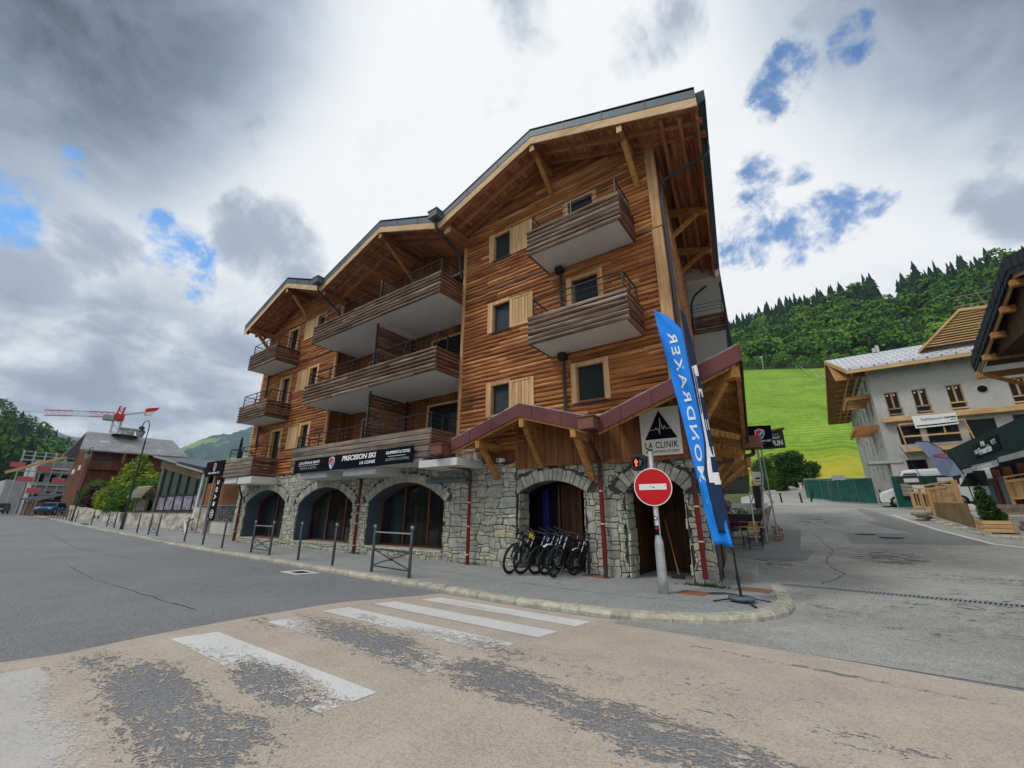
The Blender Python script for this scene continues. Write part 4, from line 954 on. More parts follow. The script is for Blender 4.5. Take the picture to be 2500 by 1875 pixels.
# moss tufts and drain plates stay with the ground
# ================================================================== signs on the chalet
def shield(m, c, ex, ey, s, mats=(1, 2, 0)):
    """white edged shield cut by a diagonal into red, blue and white"""
    out_ = [(-0.42, 0.40), (0.0, 0.55), (0.42, 0.40), (0.44, -0.02), (0.25, -0.38), (0.0, -0.62), (-0.25, -0.38), (-0.44, -0.02)]
    inn = [(x * 0.86, z * 0.87) for x, z in out_]
    flatpoly(m, [(x * s, z * s) for x, z in out_], c, ex, ey, 0, 0.004, 0.004)
    red = [(-0.36, 0.34), (0.0, 0.47), (0.10, 0.44), (0.22, 0.20), (-0.30, -0.22), (-0.38, -0.02)]
    blue = [(0.20, 0.41), (0.36, 0.34), (0.38, -0.02), (0.21, -0.33), (0.03, -0.50), (-0.08, -0.16), (0.30, 0.16)]
    flatpoly(m, [(x * s, z * s) for x, z in red], c, ex, ey, mats[0], 0.009, 0.004); flatpoly(m, [(x * s, z * s) for x, z in blue], c, ex, ey, mats[1], 0.009, 0.004)
LET = [M['letter'], M['logored'], M['logoblue'], M['lettergrey'], M['black']]
s = thing('shop_sign', 'long black shop fascia PRECISION SKI hung on the front of the long lowest balcony', 'sign', (-14.8, 9.5, 3.2))
m = MB(); m.box(-18.65, 9.50, 3.25, -10.92, 9.56, 3.83); m.build('panel', M['black'], s, bevel=0.005)
m = MB(); ex, ey = (1, 0, 0), (0, 0, 1); yy = 9.495
add_text(m, "LOCATION & VENTE", (-18.25, yy, 3.60), ex, ey, 1.62, 0.11, 0, 0.012, 0.12); m.box(-18.25, yy - 0.004, 3.535, -16.68, yy, 3.548, 0)
add_text(m, "RENTAL & RETAIL", (-18.10, yy, 3.38), ex, ey, 1.30, 0.10, 3, 0.0, 0.12)
shield(m, (-15.72, yy, 3.55), ex, ey, 0.44)
add_text(m, "PRECISION SKI", (-15.02, yy, 3.56), ex, ey, 2.12, 0.20, 0, 0.03, 0.15); add_text(m, "LA CLINIK", (-13.85, yy, 3.36), ex, ey, 0.95, 0.12, 0, 0.018, 0.15)
add_text(m, "EQUIPEMENTS & TEXTILE", (-12.32, yy, 3.60), ex, ey, 1.28 + 0.0, 0.12, 0, 0.02, 0.12)
m.box(-12.2, yy - 0.004, 3.53, -11.25, yy, 3.543, 0); add_text(m, "EQUIPMENT & CLOTHING", (-12.32, yy, 3.36), ex, ey, 1.25, 0.11, 3, 0.0, 0.12)
m.build('lettering', LET, s)
s = thing('store_sign', 'square off-white board LA CLINIK MOUNTAIN STORE with black peak, on the porch boards', 'sign', (-3.0, 10.8, 3.04))
m = MB(); m.box(-3.485, 10.80, 3.04, -2.47, 10.86, 4.285); m.build('panel', M['offwhite'], s, bevel=0.006)
m = MB(); o = (-3.485, 10.798, 3.035)
flatpoly(m, [(0.11, 0.42), (0.93, 0.42), (0.52, 1.17)], o, ex, ey, 4)
zig = [(0.22, 0.66), (0.38, 0.665), (0.42, 0.72), (0.45, 0.66), (0.48, 0.70), (0.505, 0.54), (0.53, 0.98), (0.57, 0.70), (0.60, 0.66), (0.635, 0.76), (0.67, 0.675), (0.82, 0.675)]
for a, b in zip(zig, zig[1:]): m.beam((o[0] + a[0], o[1] - 0.007, o[2] + a[1]), (o[0] + b[0], o[1] - 0.007, o[2] + b[1]), 0.012, 0.004, (0, 1, 0), 5)
add_text(m, "LA CLINIK", (o[0] + 0.10, o[1], o[2] + 0.185), ex, ey, 0.83, 0.165, 4, 0.012, 0, 1.15); add_text(m, "MOUNTAIN STORE", (o[0] + 0.11, o[1], o[2] + 0.070), ex, ey, 0.82, 0.062, 4, 0.012, 0, 1.25)
m.build('lettering', LET + [M['offwhite']], s)
# ================================================================== ground
PRY = [(-1e3, 0), (9.5, 0), (12, .05), (19, .32), (25, .88), (30, 1.32), (36, 1.9), (42, 2.33), (50, 2.75), (57, 3.35), (65, 4.2), (75, 5.3), (90, 6.8), (120, 11), (330, 102), (470, 190), (520, 195), (2500, 300)]
PRX = [(-2500, 8), (-400, 3), (-150, 1.35), (-100, .98), (-75, .75), (-55, .46), (-40, .33), (-33, .22), (-27, .06), (-20, 0), (1e4, 0)]
def ip(t, v): return float(np.interp(v, [a for a, b in t], [b for a, b in t]))
def sstep(a, b, x): t = min(1, max(0, (x - a) / (b - a))); return t * t * (3 - 2 * t)
KERB = [(-140, 14.0), (-93, 11.5), (-75, 10.4), (-62, 9.75), (-53, 9.4), (-44, 8.75), (-40, 8.6), (-34, 8.42), (-30, 8.38), (-24, 8.25), (-18.8, 8.10), (-14.9, 7.86), (-12.3, 7.66), (-10.1, 7.55), (-7.8, 7.42), (-6.5, 7.32), (-5.4, 7.25), (-4.4, 7.22), (-3.38, 7.28), (-2.7, 7.42), (-2.05, 7.68), (-1.5, 8.05), (-1.05, 8.55), (-0.78, 9.1), (-0.66, 9.7), (-0.70, 10.4), (-0.82, 11.2), (-0.95, 12.05)]
def kerb_y(x): return float(np.interp(x, [a for a, b in KERB[:19]], [b for a, b in KERB[:19]]))
def gz(x, y):
    z = ip(PRX, x)
    s = sstep(-14, -3, x) if y < 60 else 1.0
    if x < -27: s = sstep(30, 90, y)
    z += ip(PRY, y) * s if y > 9.5 else 0
    if y < 9.5: z -= 0.075 * sstep(4.6, 7.2, y) * (1 - sstep(7.6, 11.5, y) * (1 if x > -0.6 else 0))
    else: z -= 0.075 * (1 - sstep(9.5, 12.0, y)) * (1 if x > -2.5 else 1)
    return z
def grid(name, xs, ys, zf, mat, kind='structure', lift=0.0, keep=None):
    m = MB(); xs = list(xs); ys = list(ys); nx, ny = len(xs), len(ys)
    vs = [(x, y, zf(x, y) + lift) for y in ys for x in xs]
    fs = [(j * nx + i, j * nx + i + 1, (j + 1) * nx + i + 1, (j + 1) * nx + i) for j in range(ny - 1) for i in range(nx - 1) if keep is None or keep((xs[i] + xs[i + 1]) / 2, (ys[j] + ys[j + 1]) / 2)]
    m.add(vs, fs, 0, 0.5, True); o = m.build(name, mat); tag(o, None, None, None, kind); return o
xs = [-2400, -1200, -600, -300, -200, -150, -120] + list(np.arange(-100, -26, 4)) + list(np.arange(-26, -6, 2.0)) + list(np.arange(-6, 14, 0.5)) + [16, 20, 26, 34, 44, 60, 90, 150, 300, 700, 2000]
ys = [-1500, -500, -150, -60, -25, -10, -4, 0, 2, 4] + list(np.arange(4.5, 13, 0.5)) + list(np.arange(13, 60, 1.5)) + [62, 66, 71, 77, 84, 90]
k = NT('earth_ground'); M['earth'] = k.set(k.ramp(k.noise(0.5, 6), [(0.3, (0.05, 0.075, 0.02)), (0.7, (0.10, 0.12, 0.04))]), 0.95)
grid('ground', xs, ys, gz, M['earth'], lift=-0.03)
xs2 = [-300, -200, -150, -120] + list(np.arange(-100, -26, 4)) + list(np.arange(-26, -6, 1.0)) + list(np.arange(-6, 14, 0.4)) + [16, 20, 30, 60]
grid('road', xs2, [-60, -25, -10, -4, 0, 2, 4] + list(np.arange(4.25, 8.2, 0.25)) + [9, 10, 12, 15], lambda x, y: gz(x, y), M['asphalt'], keep=lambda x, y: y < kerb_y(x) + 0.8 and (y < 7.3 or x < -2))
# pale side street sheet
def sidewest(y): return float(np.interp(y, [7.0, 12, 20, 30, 45, 60, 75, 90], [-3.0, -2.6, -3.6, -5.0, -7.5, -7.5, -4.6, -4.6]))
def sideeast(y): return float(np.interp(y, [7.0, 18, 22, 24, 30, 33, 40, 52, 58, 75, 90], [40, 40, 12, 6.2, 5.4, 6.0, 7.0, 7.0, 6, 2, 1]))
ysd = list(np.arange(7.0, 30, 0.5)) + list(np.arange(30, 90, 1.5))
m = MB(); nx = 40; vs = []
for y in ysd:
    for i in range(nx + 1):
        x = sidewest(y) + (sideeast(y) - sidewest(y)) * i / nx; vs.append((x, y, gz(x, y) + 0.006))
m.add(vs, [(j * (nx + 1) + i, j * (nx + 1) + i + 1, (j + 1) * (nx + 1) + i + 1, (j + 1) * (nx + 1) + i) for j in range(len(ysd) - 1) for i in range(nx)], 0, .5, True)
tag(m.build('side_street', M['asphalt2']), kind='structure')
# surface sheets that drape on the ground
def drape(name, poly, mat, lift, res=0.35, kind='structure', zf=gz, build=True):
    """clip a grid by a convex-ish polygon (uses bmesh triangulation with subdivided edges)"""
    import bmesh
    bm = bmesh.new(); vs = [bm.verts.new((x, y, 0)) for x, y in poly]; bm.faces.new(vs)
    x0, x1 = min(p[0] for p in poly), max(p[0] for p in poly); y0, y1 = min(p[1] for p in poly), max(p[1] for p in poly)
    for ax, a, b in ((0, x0, x1), (1, y0, y1)):
        n = int((b - a) / res)
        for i in range(1, n + 1):
            c = a + (b - a) * i / (n + 1); g = bm.verts[:] + bm.edges[:] + bm.faces[:]
            bmesh.ops.bisect_plane(bm, geom=g, plane_co=(c, 0, 0) if ax == 0 else (0, c, 0), plane_no=(1, 0, 0) if ax == 0 else (0, 1, 0))
    for v in bm.verts: v.co.z = zf(v.co.x, v.co.y) + lift
    bm.verts.index_update(); m = MB(); m.add([tuple(v.co) for v in bm.verts], [tuple(v.index for v in f.verts) for f in bm.faces], 0, 0.5, True); bm.free()
    o = m.build(name, mat)
    if kind: tag(o, kind=kind)
    return o
def worn(name, col, spots, nscale=7.0, thr=0.5, var=0.10, rough=0.85, base=0.0, stretch=(1, 2.2, 1), rot=0.5, fine=0.4, invert=0, fade=0):
    """coloured coating worn through to the asphalt below; spots = (x, y, rx, ry, amount) patches of heavy wear"""
    k = NT(name); v = k.oc(); P_ = k.xyz(v)
    acc = None
    for (x, y, rx, ry, am) in spots:
        mp = k.N.new('ShaderNodeMapping'); mp.vector_type = 'TEXTURE'; mp.inputs['Location'].default_value = (x, y, 0); mp.inputs['Scale'].default_value = (rx, ry, 1e6); mp.inputs['Rotation'].default_value = (0, 0, rot)
        k.L.new(v, mp.inputs[0]); ln = k.N.new('ShaderNodeVectorMath'); ln.operation = 'LENGTH'; k.L.new(mp.outputs[0], ln.inputs[0])
        s = k.math('MULTIPLY', k.ramp(ln.outputs['Value'], [(0.0, 1.0), (0.45, 0.72), (1.0, 0.0)]), am); acc = s if acc is None else k.math('MAXIMUM', acc, s)
    big = k.noise(1.1, 4, 0.6, k.mapv(stretch)); mid = k.noise(nscale, 5, 0.72, k.mapv((1, 1.9, 1), rot=(0, 0, -0.5)), 0.9); fn = k.noise(nscale * 5.5, 4, 0.7, k.mapv((1, 1.4, 1)), 0.3)
    w = k.math('MULTIPLY', k.math('SUBTRACT', mid, 0.5), 2.5); w = k.math('ADD', w, k.math('MULTIPLY', k.math('SUBTRACT', fn, 0.5), fine * 4.2)); w = k.math('ADD', w, k.math('MULTIPLY', k.math('SUBTRACT', big, 0.5), 0.9))
    w = k.math('ADD', w, acc if acc is not None else 0.0); w = k.math('ADD', w, base)
    mask = k.ramp(w, [(thr - 0.02, 0.0), (thr + 0.04, 1.0)])
    if fade: mask = k.math('MAXIMUM', mask, fade)
    if invert: mask = k.math('SUBTRACT', 1.0, k.math('MULTIPLY', mask, invert))
    n = k.noise(1.5, 5, 0.6); g = k.noise(42, 4, 0.8); sc_ = k.N.new('ShaderNodeSeparateColor'); k.L.new(k.voro(70, out=1), sc_.inputs[0]); t = k.math('ADD', k.math('ADD', n, k.math('MULTIPLY', k.math('SUBTRACT', g, 0.5), 1.5)), k.math('MULTIPLY', k.math('SUBTRACT', sc_.outputs[0], 0.5), 0.55))
    c = k.ramp(t, [(0.2, tuple(q * (1 - 2.2 * var) for q in col)), (0.5, col), (0.85, tuple(min(1, q * (1 + 1.6 * var)) for q in col))])
    k.set(c, rough, 0, 0.3); k.bump(g, 0.4, 0.004)
    tr = k.N.new('ShaderNodeBsdfTransparent'); mx = k.N.new('ShaderNodeMixShader'); k.L.new(mask, mx.inputs[0]); k.L.new(k.bs.outputs[0], mx.inputs[1]); k.L.new(tr.outputs[0], mx.inputs[2]); k.L.new(mx.outputs[0], k.out.inputs[0])
    return k.m
SP = [(-4.7, 2.50, 1.7, .42, .92), (-6.9, 1.0, .9, .5, .5), (-5.2, 1.72, 2.2, 0.60, 1.05), (-3.9, 1.75, 1.0, .62, .9), (-6.8, 1.62, .75, .42, .8), (-5.2, 3.97, 2.6, 0.62, 1.0), (-2.9, 3.88, 1.4, 0.60, 1.05), (-1.4, 3.72, 1.9, 0.55, .95), (0.5, 3.65, 1.9, 0.42, 0.62), (-3.6, 4.62, 1.5, .5, .62), (-7.1, 3.55, .8, .35, .6), (-0.3, 6.33, 2.0, .12, .66), (0.0, 4.6, 1.0, .18, .55), (-1.5, 4.6, 3.6, 1.1, .36), (0.4, 3.3, 4.2, 1.2, .34)]
M['resin'] = worn('buff_resin_surfacing', (0.455, 0.395, 0.33), SP, 6.5, 0.64, 0.10, rot=-0.10)
TAN = [(-7.75, -6.0), (7.0, -6.0), (9.0, 5.6), (6.0, 6.35), (3.5, 6.75), (1.4, 6.88), (0.5, 6.95), (-0.6, 7.02), (-1.5, 7.22), (-1.95, 7.55), (-2.7, 7.34), (-3.4, 7.20), (-4.4, 7.14), (-5.4, 7.17), (-7.05, 7.24), (-7.35, 6.2), (-7.6, 5.2), (-7.72, 3.4), (-7.68, 2.3), (-7.55, 1.5), (-7.7, 0.9)]
drape('crossing_surface', TAN, M['resin'], 0.004, 0.5)
bars = [(-6.72, -3.32, 6.43, 6.86, 0.20, [(-5.6, 6.6, 1.0, .15, .4)]), (-6.98, -3.40, 5.45, 5.92, 0.10, []), (-7.10, -3.50, 4.52, 4.98, 0.22, [(-6.0, 4.7, 1.4, 0.2, .4), (-4.6, 4.6, 1.6, 0.25, .5)]), (-7.05, -3.6, 3.60, 4.05, 0.30, [(-6.2, 3.95, 2.2, .30, .6), (-4.6, 3.95, 2.4, .35, .6)]),
        (-7.13, -3.66, 2.42, 2.95, 0.12, [(-4.6, 2.55, 1.7, .36, .95), (-6.6, 2.45, 0.4, .12, .6), (-5.6, 2.5, 1.2, .25, .6)]), (-7.08, -3.0, 0.75, 1.25, 0.20, [(-5.5, 1.32, 1.8, .38, .85), (-4.0, 1.2, 1.5, .42, .8)]), (-7.1, -3.0, -1.0, -0.4, 0.1, [])]
for i, (a, b, c, d, bs_, sp_) in enumerate(bars):
    mt = worn('crossing_paint_%s' % 'abcdefg'[i], (0.67, 0.67, 0.66), [q for q in SP if q[4] > .6 and abs(q[1] - (c + d) / 2) < q[3] + .2] + sp_ + [(-99, 0, 1, 1, 0)], 8.5, 0.66, 0.06, base=bs_, rot=-0.06, fine=0.55, fade=(.42 if i > 4 else .06))
    j = [random.uniform(-0.015, 0.015) for _ in range(4)]
    sk = (0.0, 0.05)[i in (0, 1, 2)]
    drape('crossing_stripe', [(a - 0.12 + sk, c + j[0]), (b, c + j[1] - 0.02), (b + 0.03, d + j[2]), (a, d + j[3])], mt, 0.009, 0.6)
# pavement (raised), kerb stones
def pz(x, y): return ip(PRX, x) + 0.032 + 0.02 * sstep(7.5, 11, y)
def inward(i, d):
    a = Vector((*KERB[max(0, i - 1)], 0)); b = Vector((*KERB[min(len(KERB) - 1, i + 1)], 0)); t = (b - a).normalized(); nrm = Vector((-t.y, t.x, 0)); p = Vector((*KERB[i], 0)) + nrm * d; return (p.x, p.y)
inner = [inward(i, 0.17) for i in range(len(KERB))]
PV = inner + [(-1.25, 12.1), (-1.6, 12.3), (-2.3, 12.3), (-2.3, 11.4), (-27.4, 11.4), (-30, 12.4), (-60, 12.6), (-93, 14.0), (-140, 16.5)]
m = MB(); vs = []; fs = []
ymax = lambda x: (11.4 if x > -27.4 else 12.45 if x > -60 else 12.6 + (-60 - x) * 0.05) if x < -2.3 else 12.3
cols = []
for i in range(len(inner) - 1):
    (xa, ya), (xb, yb) = inner[i], inner[i + 1]; n = max(1, int(math.hypot(xb - xa, yb - ya) / 0.7))
    for q in range(n): cols.append((xa + (xb - xa) * q / n, ya + (yb - ya) * q / n))
cols.append(inner[-1]); nr = 9
for (x, y) in cols:
    tx = x if x < -2.4 else -2.4 + (x + 2.4) * 0.25; ty = ymax(tx) if x < -2.4 else 12.1
    if x >= -2.4: ty = 12.15; tx = -2.4 + (x + 2.4) * 0.0
    for j in range(nr + 1):
        t = j / nr; px, py = x + (tx - x) * t, y + (ty - y) * t; vs.append((px, py, pz(px, py)))
fs = [(i * (nr + 1) + j, (i + 1) * (nr + 1) + j, (i + 1) * (nr + 1) + j + 1, i * (nr + 1) + j + 1) for i in range(len(cols) - 1) for j in range(nr)]
m.add(vs, fs, 0, .5, True); tag(m.build('pavement', M['pavement']), kind='structure')
m = MB(); L_ = 0
def kerb_stone(m, a, b, w_, h, top, rid):
    a, b = Vector(a), Vector(b); t = (b - a).normalized(); nrm = Vector((-t.y, t.x, 0)); a2, b2 = a + t * 0.008, b - t * 0.008
    prof = [(-0.02, -0.25), (-0.015, h * 0.55), (0.02, h * 0.88), (0.06, h), (w_, h + 0.005), (w_, -0.25)]
    vs = []
    for p in (a2, a2 + (b2 - a2) * .5, b2):
        for o, z in prof: vs.append((p.x + nrm.x * o + random.uniform(-.004, .004), p.y + nrm.y * o + random.uniform(-.004, .004), top - h + z + random.uniform(-.003, .003)))
    k_ = len(prof); fs = [(u * k_ + q, u * k_ + q + 1, (u + 1) * k_ + q + 1, (u + 1) * k_ + q) for u in range(2) for q in range(k_ - 1)] + [tuple(range(k_)), tuple(range(3 * k_ - 1, 2 * k_ - 1, -1))]
    m.add(vs, fs, 0, rid)
pts = []
for (xa, ya), (xb, yb) in zip(KERB, KERB[1:]):
    n = max(1, int(math.hypot(xb - xa, yb - ya) / 0.05)); pts += [(xa + (xb - xa) * i / n, ya + (yb - ya) * i / n) for i in range(n)]
kj = MB(); acc = 0; st = pts[0]; ln = 1.0
for p, q in zip(pts, pts[1:]):
    acc += math.hypot(q[0] - p[0], q[1] - p[1]); big = -4.2 < q[0] < -0.5 or q[1] > 8.2 and q[0] > -3
    ln = 0.46 if (q[0] > -3.2) else 1.0
    if acc >= ln:
        tz = pz(*q) + 0.004; flat = -7.3 < q[0] < -4.0
        kerb_stone(m, (st[0], st[1], 0), (q[0], q[1], 0), 0.19 if not q[0] > -3.6 else 0.24, 0.13, tz, random.random())
        if q[0] > -4.2: d_ = Vector((q[0] - st[0], q[1] - st[1], 0)).normalized() * .012; kerb_stone(kj, (q[0] - d_.x, q[1] - d_.y, 0), (q[0] + d_.x, q[1] + d_.y, 0), 0.235, 0.134, tz + .004, .5)
        st = q; acc = 0
tag(m.build('kerb', M['kerb']), kind='structure'); tag(kj.build('kerb_joint', M['offwhite']), kind='structure')
# joints, plates, patches on the pavement
def line(pts, w_, mat, lift, name, zf):
    m = MB(); vs = []
    for i, (x, y) in enumerate(pts):
        a = Vector((*pts[max(0, i - 1)], 0)); b = Vector((*pts[min(len(pts) - 1, i + 1)], 0)); t = (b - a).normalized(); n = Vector((-t.y, t.x, 0)) * w_ / 2 * random.uniform(0.4, 1.4)
        for s_ in (-1, 1): vs.append((x + n.x * s_, y + n.y * s_, zf(x + n.x * s_, y + n.y * s_) + lift))
    m.add(vs, [(2 * i, 2 * i + 1, 2 * i + 3, 2 * i + 2) for i in range(len(pts) - 1)], 0, .5); o = m.build(name, mat); tag(o, kind='structure'); return o
def wig(pts, n=8, a=0.02):
    o = []
    for (xa, ya), (xb, yb) in zip(pts, pts[1:]):
        for i in range(n): o.append((xa + (xb - xa) * i / n + random.uniform(-a, a), ya + (yb - ya) * i / n + random.uniform(-a, a)))
    return o + [pts[-1]]
M['crack'] = plain('tar_joint', (0.045, 0.045, 0.045), 0.9)
line(wig([(-12, 9.6), (-9, 9.2), (-6.5, 8.9), (-4.6, 8.75), (-3.2, 8.75), (-2.2, 9.0)], 12, .015), 0.014, M['crack'], 0.004, 'pavement_joint', pz)
line(wig([(-27, 10.6), (-20, 10.2), (-14, 9.9)], 14, .015), 0.012, M['crack'], 0.004, 'pavement_joint', pz)
M['rustplate'] = plain('rusty_cover_plate', (0.26, 0.13, 0.075), 0.7, 0.2, 0.3, 8)
def plate(name, poly, mat, z0, h, label, cat):
    m = MB(); m.prism([(x, y, z0) for x, y in poly], (0, 0, h)); o = m.build(name, mat); tag(o, label, cat); return o
plate('cover_plate', [(-5.35, 10.72), (-4.62, 10.55), (-4.52, 10.85), (-5.2, 10.98)], M['rustplate'], .05, .016, 'rust red plate on the pavement at the foot of the middle red downpipe', 'drain cover')
plate('cover_plate', [(-2.68, 9.62), (-2.15, 9.62), (-2.10, 10.05), (-2.62, 10.08)], M['rustplate'], .045, .012, 'rusty square plate beside the no-entry post', 'drain cover')
plate('cover_plate', [(-1.75, 10.75), (-1.1, 10.7), (-1.05, 11.25), (-1.65, 11.3)], M['rustplate'], .045, .012, 'rusty plate between the flag base and the channel drain', 'drain cover')
drape('tar_patch', [(-2.3, 9.75), (-1.95, 9.95), (-1.6, 10.25), (-1.9, 10.3), (-2.25, 10.05)], M['crack'], 0.006, 0.3, zf=pz)
# gully by the kerb
g = thing('gully_grate', 'square dark road gully set in a concrete frame by the kerb', 'drain cover', (-12.75, 7.2, -0.03))
m = MB(); m.prism([(-13.32, 6.86, 0), (-12.3, 6.80, 0), (-12.1, 7.42, 0), (-13.15, 7.50, 0)], (0, 0, 0.008)); 
mm = m; mm.v = [(x, y, gz(x, y) + z + 0.002) for x, y, z in mm.v]; mm.build('frame', M['offwhite'], g)
m = MB(); m.prism([(-13.0, 6.98, 0), (-12.5, 6.95, 0), (-12.38, 7.28, 0), (-12.9, 7.33, 0)], (0, 0, 0.012)); m.v = [(x, y, gz(x, y) + z + 0.004) for x, y, z in m.v]; m.build('grate', M['blackmetal'], g)
# slotted channel drain across the side street
d = thing('channel_drain', 'long slotted steel drain channel across the mouth of the side street', 'drain', (-0.95, 12.1, 0.05))
m = MB(); n = 118; a, b = Vector((-0.97, 12.12, 0)), Vector((6.6, 11.72, 0)); t = (b - a).normalized(); nn = Vector((-t.y, t.x, 0))
fr = MB()
for s_ in (-0.13, 0.13):
    p, q = a + nn * s_, b + nn * s_; N_ = 16
    for i in range(N_): u, v_ = p.lerp(q, i / N_), p.lerp(q, (i + 1) / N_); fr.beam((u.x, u.y, gz(u.x, u.y) + 0.012), (v_.x, v_.y, gz(v_.x, v_.y) + 0.012), 0.025, 0.02)
fr.build('frame', M['galvdark'], d)
for i in range(n):
    c = a.lerp(b, (i + .5) / n); u, v_ = c - nn * 0.12 - t * 0.03, c + nn * 0.12 + t * 0.03; m.beam((u.x, u.y, gz(u.x, u.y) + 0.012), (v_.x, v_.y, gz(v_.x, v_.y) + 0.012), 0.026, 0.014)
m.build('slats', M['galvdark'], d)
m = MB(); m.hexa([tuple(a - nn * .12 + Vector((0, 0, 0.0))), tuple(b - nn * .12), tuple(b + nn * .12), tuple(a + nn * .12)] + [tuple(Vector((q.x, q.y, gz(q.x, q.y) + 0.0095))) for q in (a - nn * .12, b - nn * .12, b + nn * .12, a + nn * .12)]); m.build('channel', M['black'], d)
# darker repair patches and white line of the side street
drape('asphalt_patch', [(0.8, 24.4), (0.85, 21.5), (2.5, 21.8), (4.75, 22.05), (4.2, 25.8), (3.5, 30), (3.2, 33), (2.4, 38), (2.1, 36), (2.6, 30), (2.0, 28.8), (2.5, 26.6), (3.28, 24.8)], M['asphaltdark'], 0.013, 1.0)
drape('asphalt_patch', [(-2.4, 16.4), (-.55, 16.6), (-.35, 19.4), (-.75, 19.6), (-.8, 25.2), (-2.6, 25.5), (-3.0, 18.0)], M['asphaltdark'], 0.012, 1.0)
M['wearband'] = worn('coarse_dark_wear', (0.135, 0.137, 0.137), [(6.5, 11.2, 9, 2.4, .62), (2.5, 9.3, 3.5, 1.0, .5), (-.2, 10.2, 1.2, 2.2, .4), (1.5, 18.4, 1.5, 3.2, .70), (3.5, 14.8, 4, 1.2, .45), (-.2, 29, 2.2, 4.5, .55), (-1.5, 16.5, 1.3, 4.5, .6), (3, 26, 2, 6, .4), (9, 15, 6, 2, .5)], 1.9, 0.60, 0.14, rot=-.05, fine=0.4, invert=0.62)
drape('road_wear', [(-0.45, 8.4), (8, 7.5), (22, 8.5), (22, 15), (6.0, 22), (4.2, 25.8), (3.4, 33), (2.2, 44), (-2.5, 44), (-2.9, 34), (-2.4, 14.5), (-1.0, 12.4), (-0.5, 11)], M['wearband'], 0.010, 1.0)
for q in ([(-0.2, 12.6), (0.3, 14.2), (-0.1, 16.5), (0.2, 19.5), (-0.3, 24)], [(0.3, 14.2), (2.2, 14.6), (4.5, 14.0)], [(-2.2, 27), (-0.5, 28.4), (1.0, 28.0)], [(0.1, 19.5), (0.9, 20.6)], [(3.4, 9.2), (5.4, 10.8), (8.2, 11.2)], [(-1.8, 15.5), (-0.2, 15.2)]): line(wig(q, 9, .05), 0.02, M['crack'], 0.016, 'road_crack', gz)
for q in ([(-20, 3.4), (-15, 3.1), (-9, 3.3)], [(-40, 5.5), (-28, 4.8), (-20, 5.1)]): line(wig(q, 9, .04), 0.018, M['crack'], 0.006, 'road_crack', gz)
M['roadline'] = worn('worn_edge_line', (0.62, 0.62, 0.60), [(-99, 0, 1, 1, 0)], 5.0, 0.62, 0.1, base=0.12)
drape('edge_line', [(3.42, 33.0), (4.08, 26.0), (4.78, 22.3), (5.4, 21.6), (9.0, 20.2), (9.0, 20.36), (5.45, 21.85), (4.9, 22.45), (4.22, 26.1), (3.55, 33.1)], M['roadline'], 0.018, 1.0)
m = MB(); EK = [(4.3, 33.0), (4.55, 30.4), (4.8, 27.2), (5.12, 24.3), (5.9, 23.4), (9.5, 22.3)]; pe = []
for (xa, ya), (xb, yb) in zip(EK, EK[1:]):
    n = max(1, int(math.hypot(xb - xa, yb - ya) / 1.0))
    for i in range(n):
        p, q = (xa + (xb - xa) * i / n, ya + (yb - ya) * i / n), (xa + (xb - xa) * (i + 1) / n, ya + (yb - ya) * (i + 1) / n)
        za = (gz(*p) + gz(*q)) / 2; kerb_stone(m, (p[0], p[1], 0), (q[0], q[1], 0), 0.2, 0.13, za + 0.13, random.random())
tag(m.build('kerb', M['kerb']), kind='structure')
m = MB(); vs = []
for (x, y) in EK: vs += [(x + 0.15, y + 0.1, gz(x, y) + 0.12), (x + 6, y + 3.0, gz(x, y) + 0.14)]
m.add(vs, [(2 * i, 2 * i + 1, 2 * i + 3, 2 * i + 2) for i in range(len(EK) - 1)], 0, .5); tag(m.build('pavement', M['pavement']), kind='structure')
for cx_, cy_, r_ in ((2.25, 23.4, 0.42), (1.5, 24.2, 0.35)):
    m = MB(); m.lathe([(0.0001, 0.004), (r_ * .9, 0.004), (r_, 0.0), (r_, -0.02)], (cx_, cy_, gz(cx_, cy_) + 0.02), 20); tag(m.build('manhole_cover', M['blackmetal']), 'round cast manhole cover in the dark asphalt patch' if r_ > .4 else 'smaller round manhole cover farther up the dark asphalt patch', 'manhole')
# ================================================================== bollards and barriers along the kerb
def bollard_mesh(h=1.16, r=0.042):
    m = MB(); m.lathe([(0.0001, 0), (r + 0.002, 0), (r + 0.002, 0.02), (r, 0.03), (r * 0.92, h - 0.05), (r * 0.6, h - 0.04), (r * 0.6, h - 0.005)], (0, 0, 0), 14); return m
def ball_mesh(h=1.16):
    m = MB(); m.lathe([(0.026, h - 0.02), (0.035, h - 0.01), (0.050, h + 0.012), (0.055, h + 0.04), (0.049, h + 0.068), (0.028, h + 0.088), (0.0001, h + 0.094)], (0, 0, 0), 14); return m
b0 = thing('bollard', '', 'bollard', group='ball-topped bollards along the kerb')
bollard_mesh().build('post', M['bollard'], b0, local=True); ball_mesh().build('ball', M['ball'], b0, local=True)
BL = [(-15.03, 8.30, 'second single bollard left of the nearest barrier, under the shop sign'), (-12.72, 8.16, 'single bollard just left of the nearest barrier'), (-22.4, 8.72, 'bollard in front of the left edge of the stone wall'), (-25.0, 8.85, 'bollard standing in front of the white wall panel under the black banner'), (-27.9, 9.0, 'tilted-looking bollard by the foot of the grey corner pole'),
      (-40.9, 9.3, 'bollard left of the street lamp foot, before the low wall'), (-36.5, 9.05, 'bollard between the wooden sign box and the barrier'), (-54.0, 10.0, 'lone bollard beside the grass tuft at the kerb'), (-62.4, 10.3, 'last bollard at the right end of the far row')]
first = True
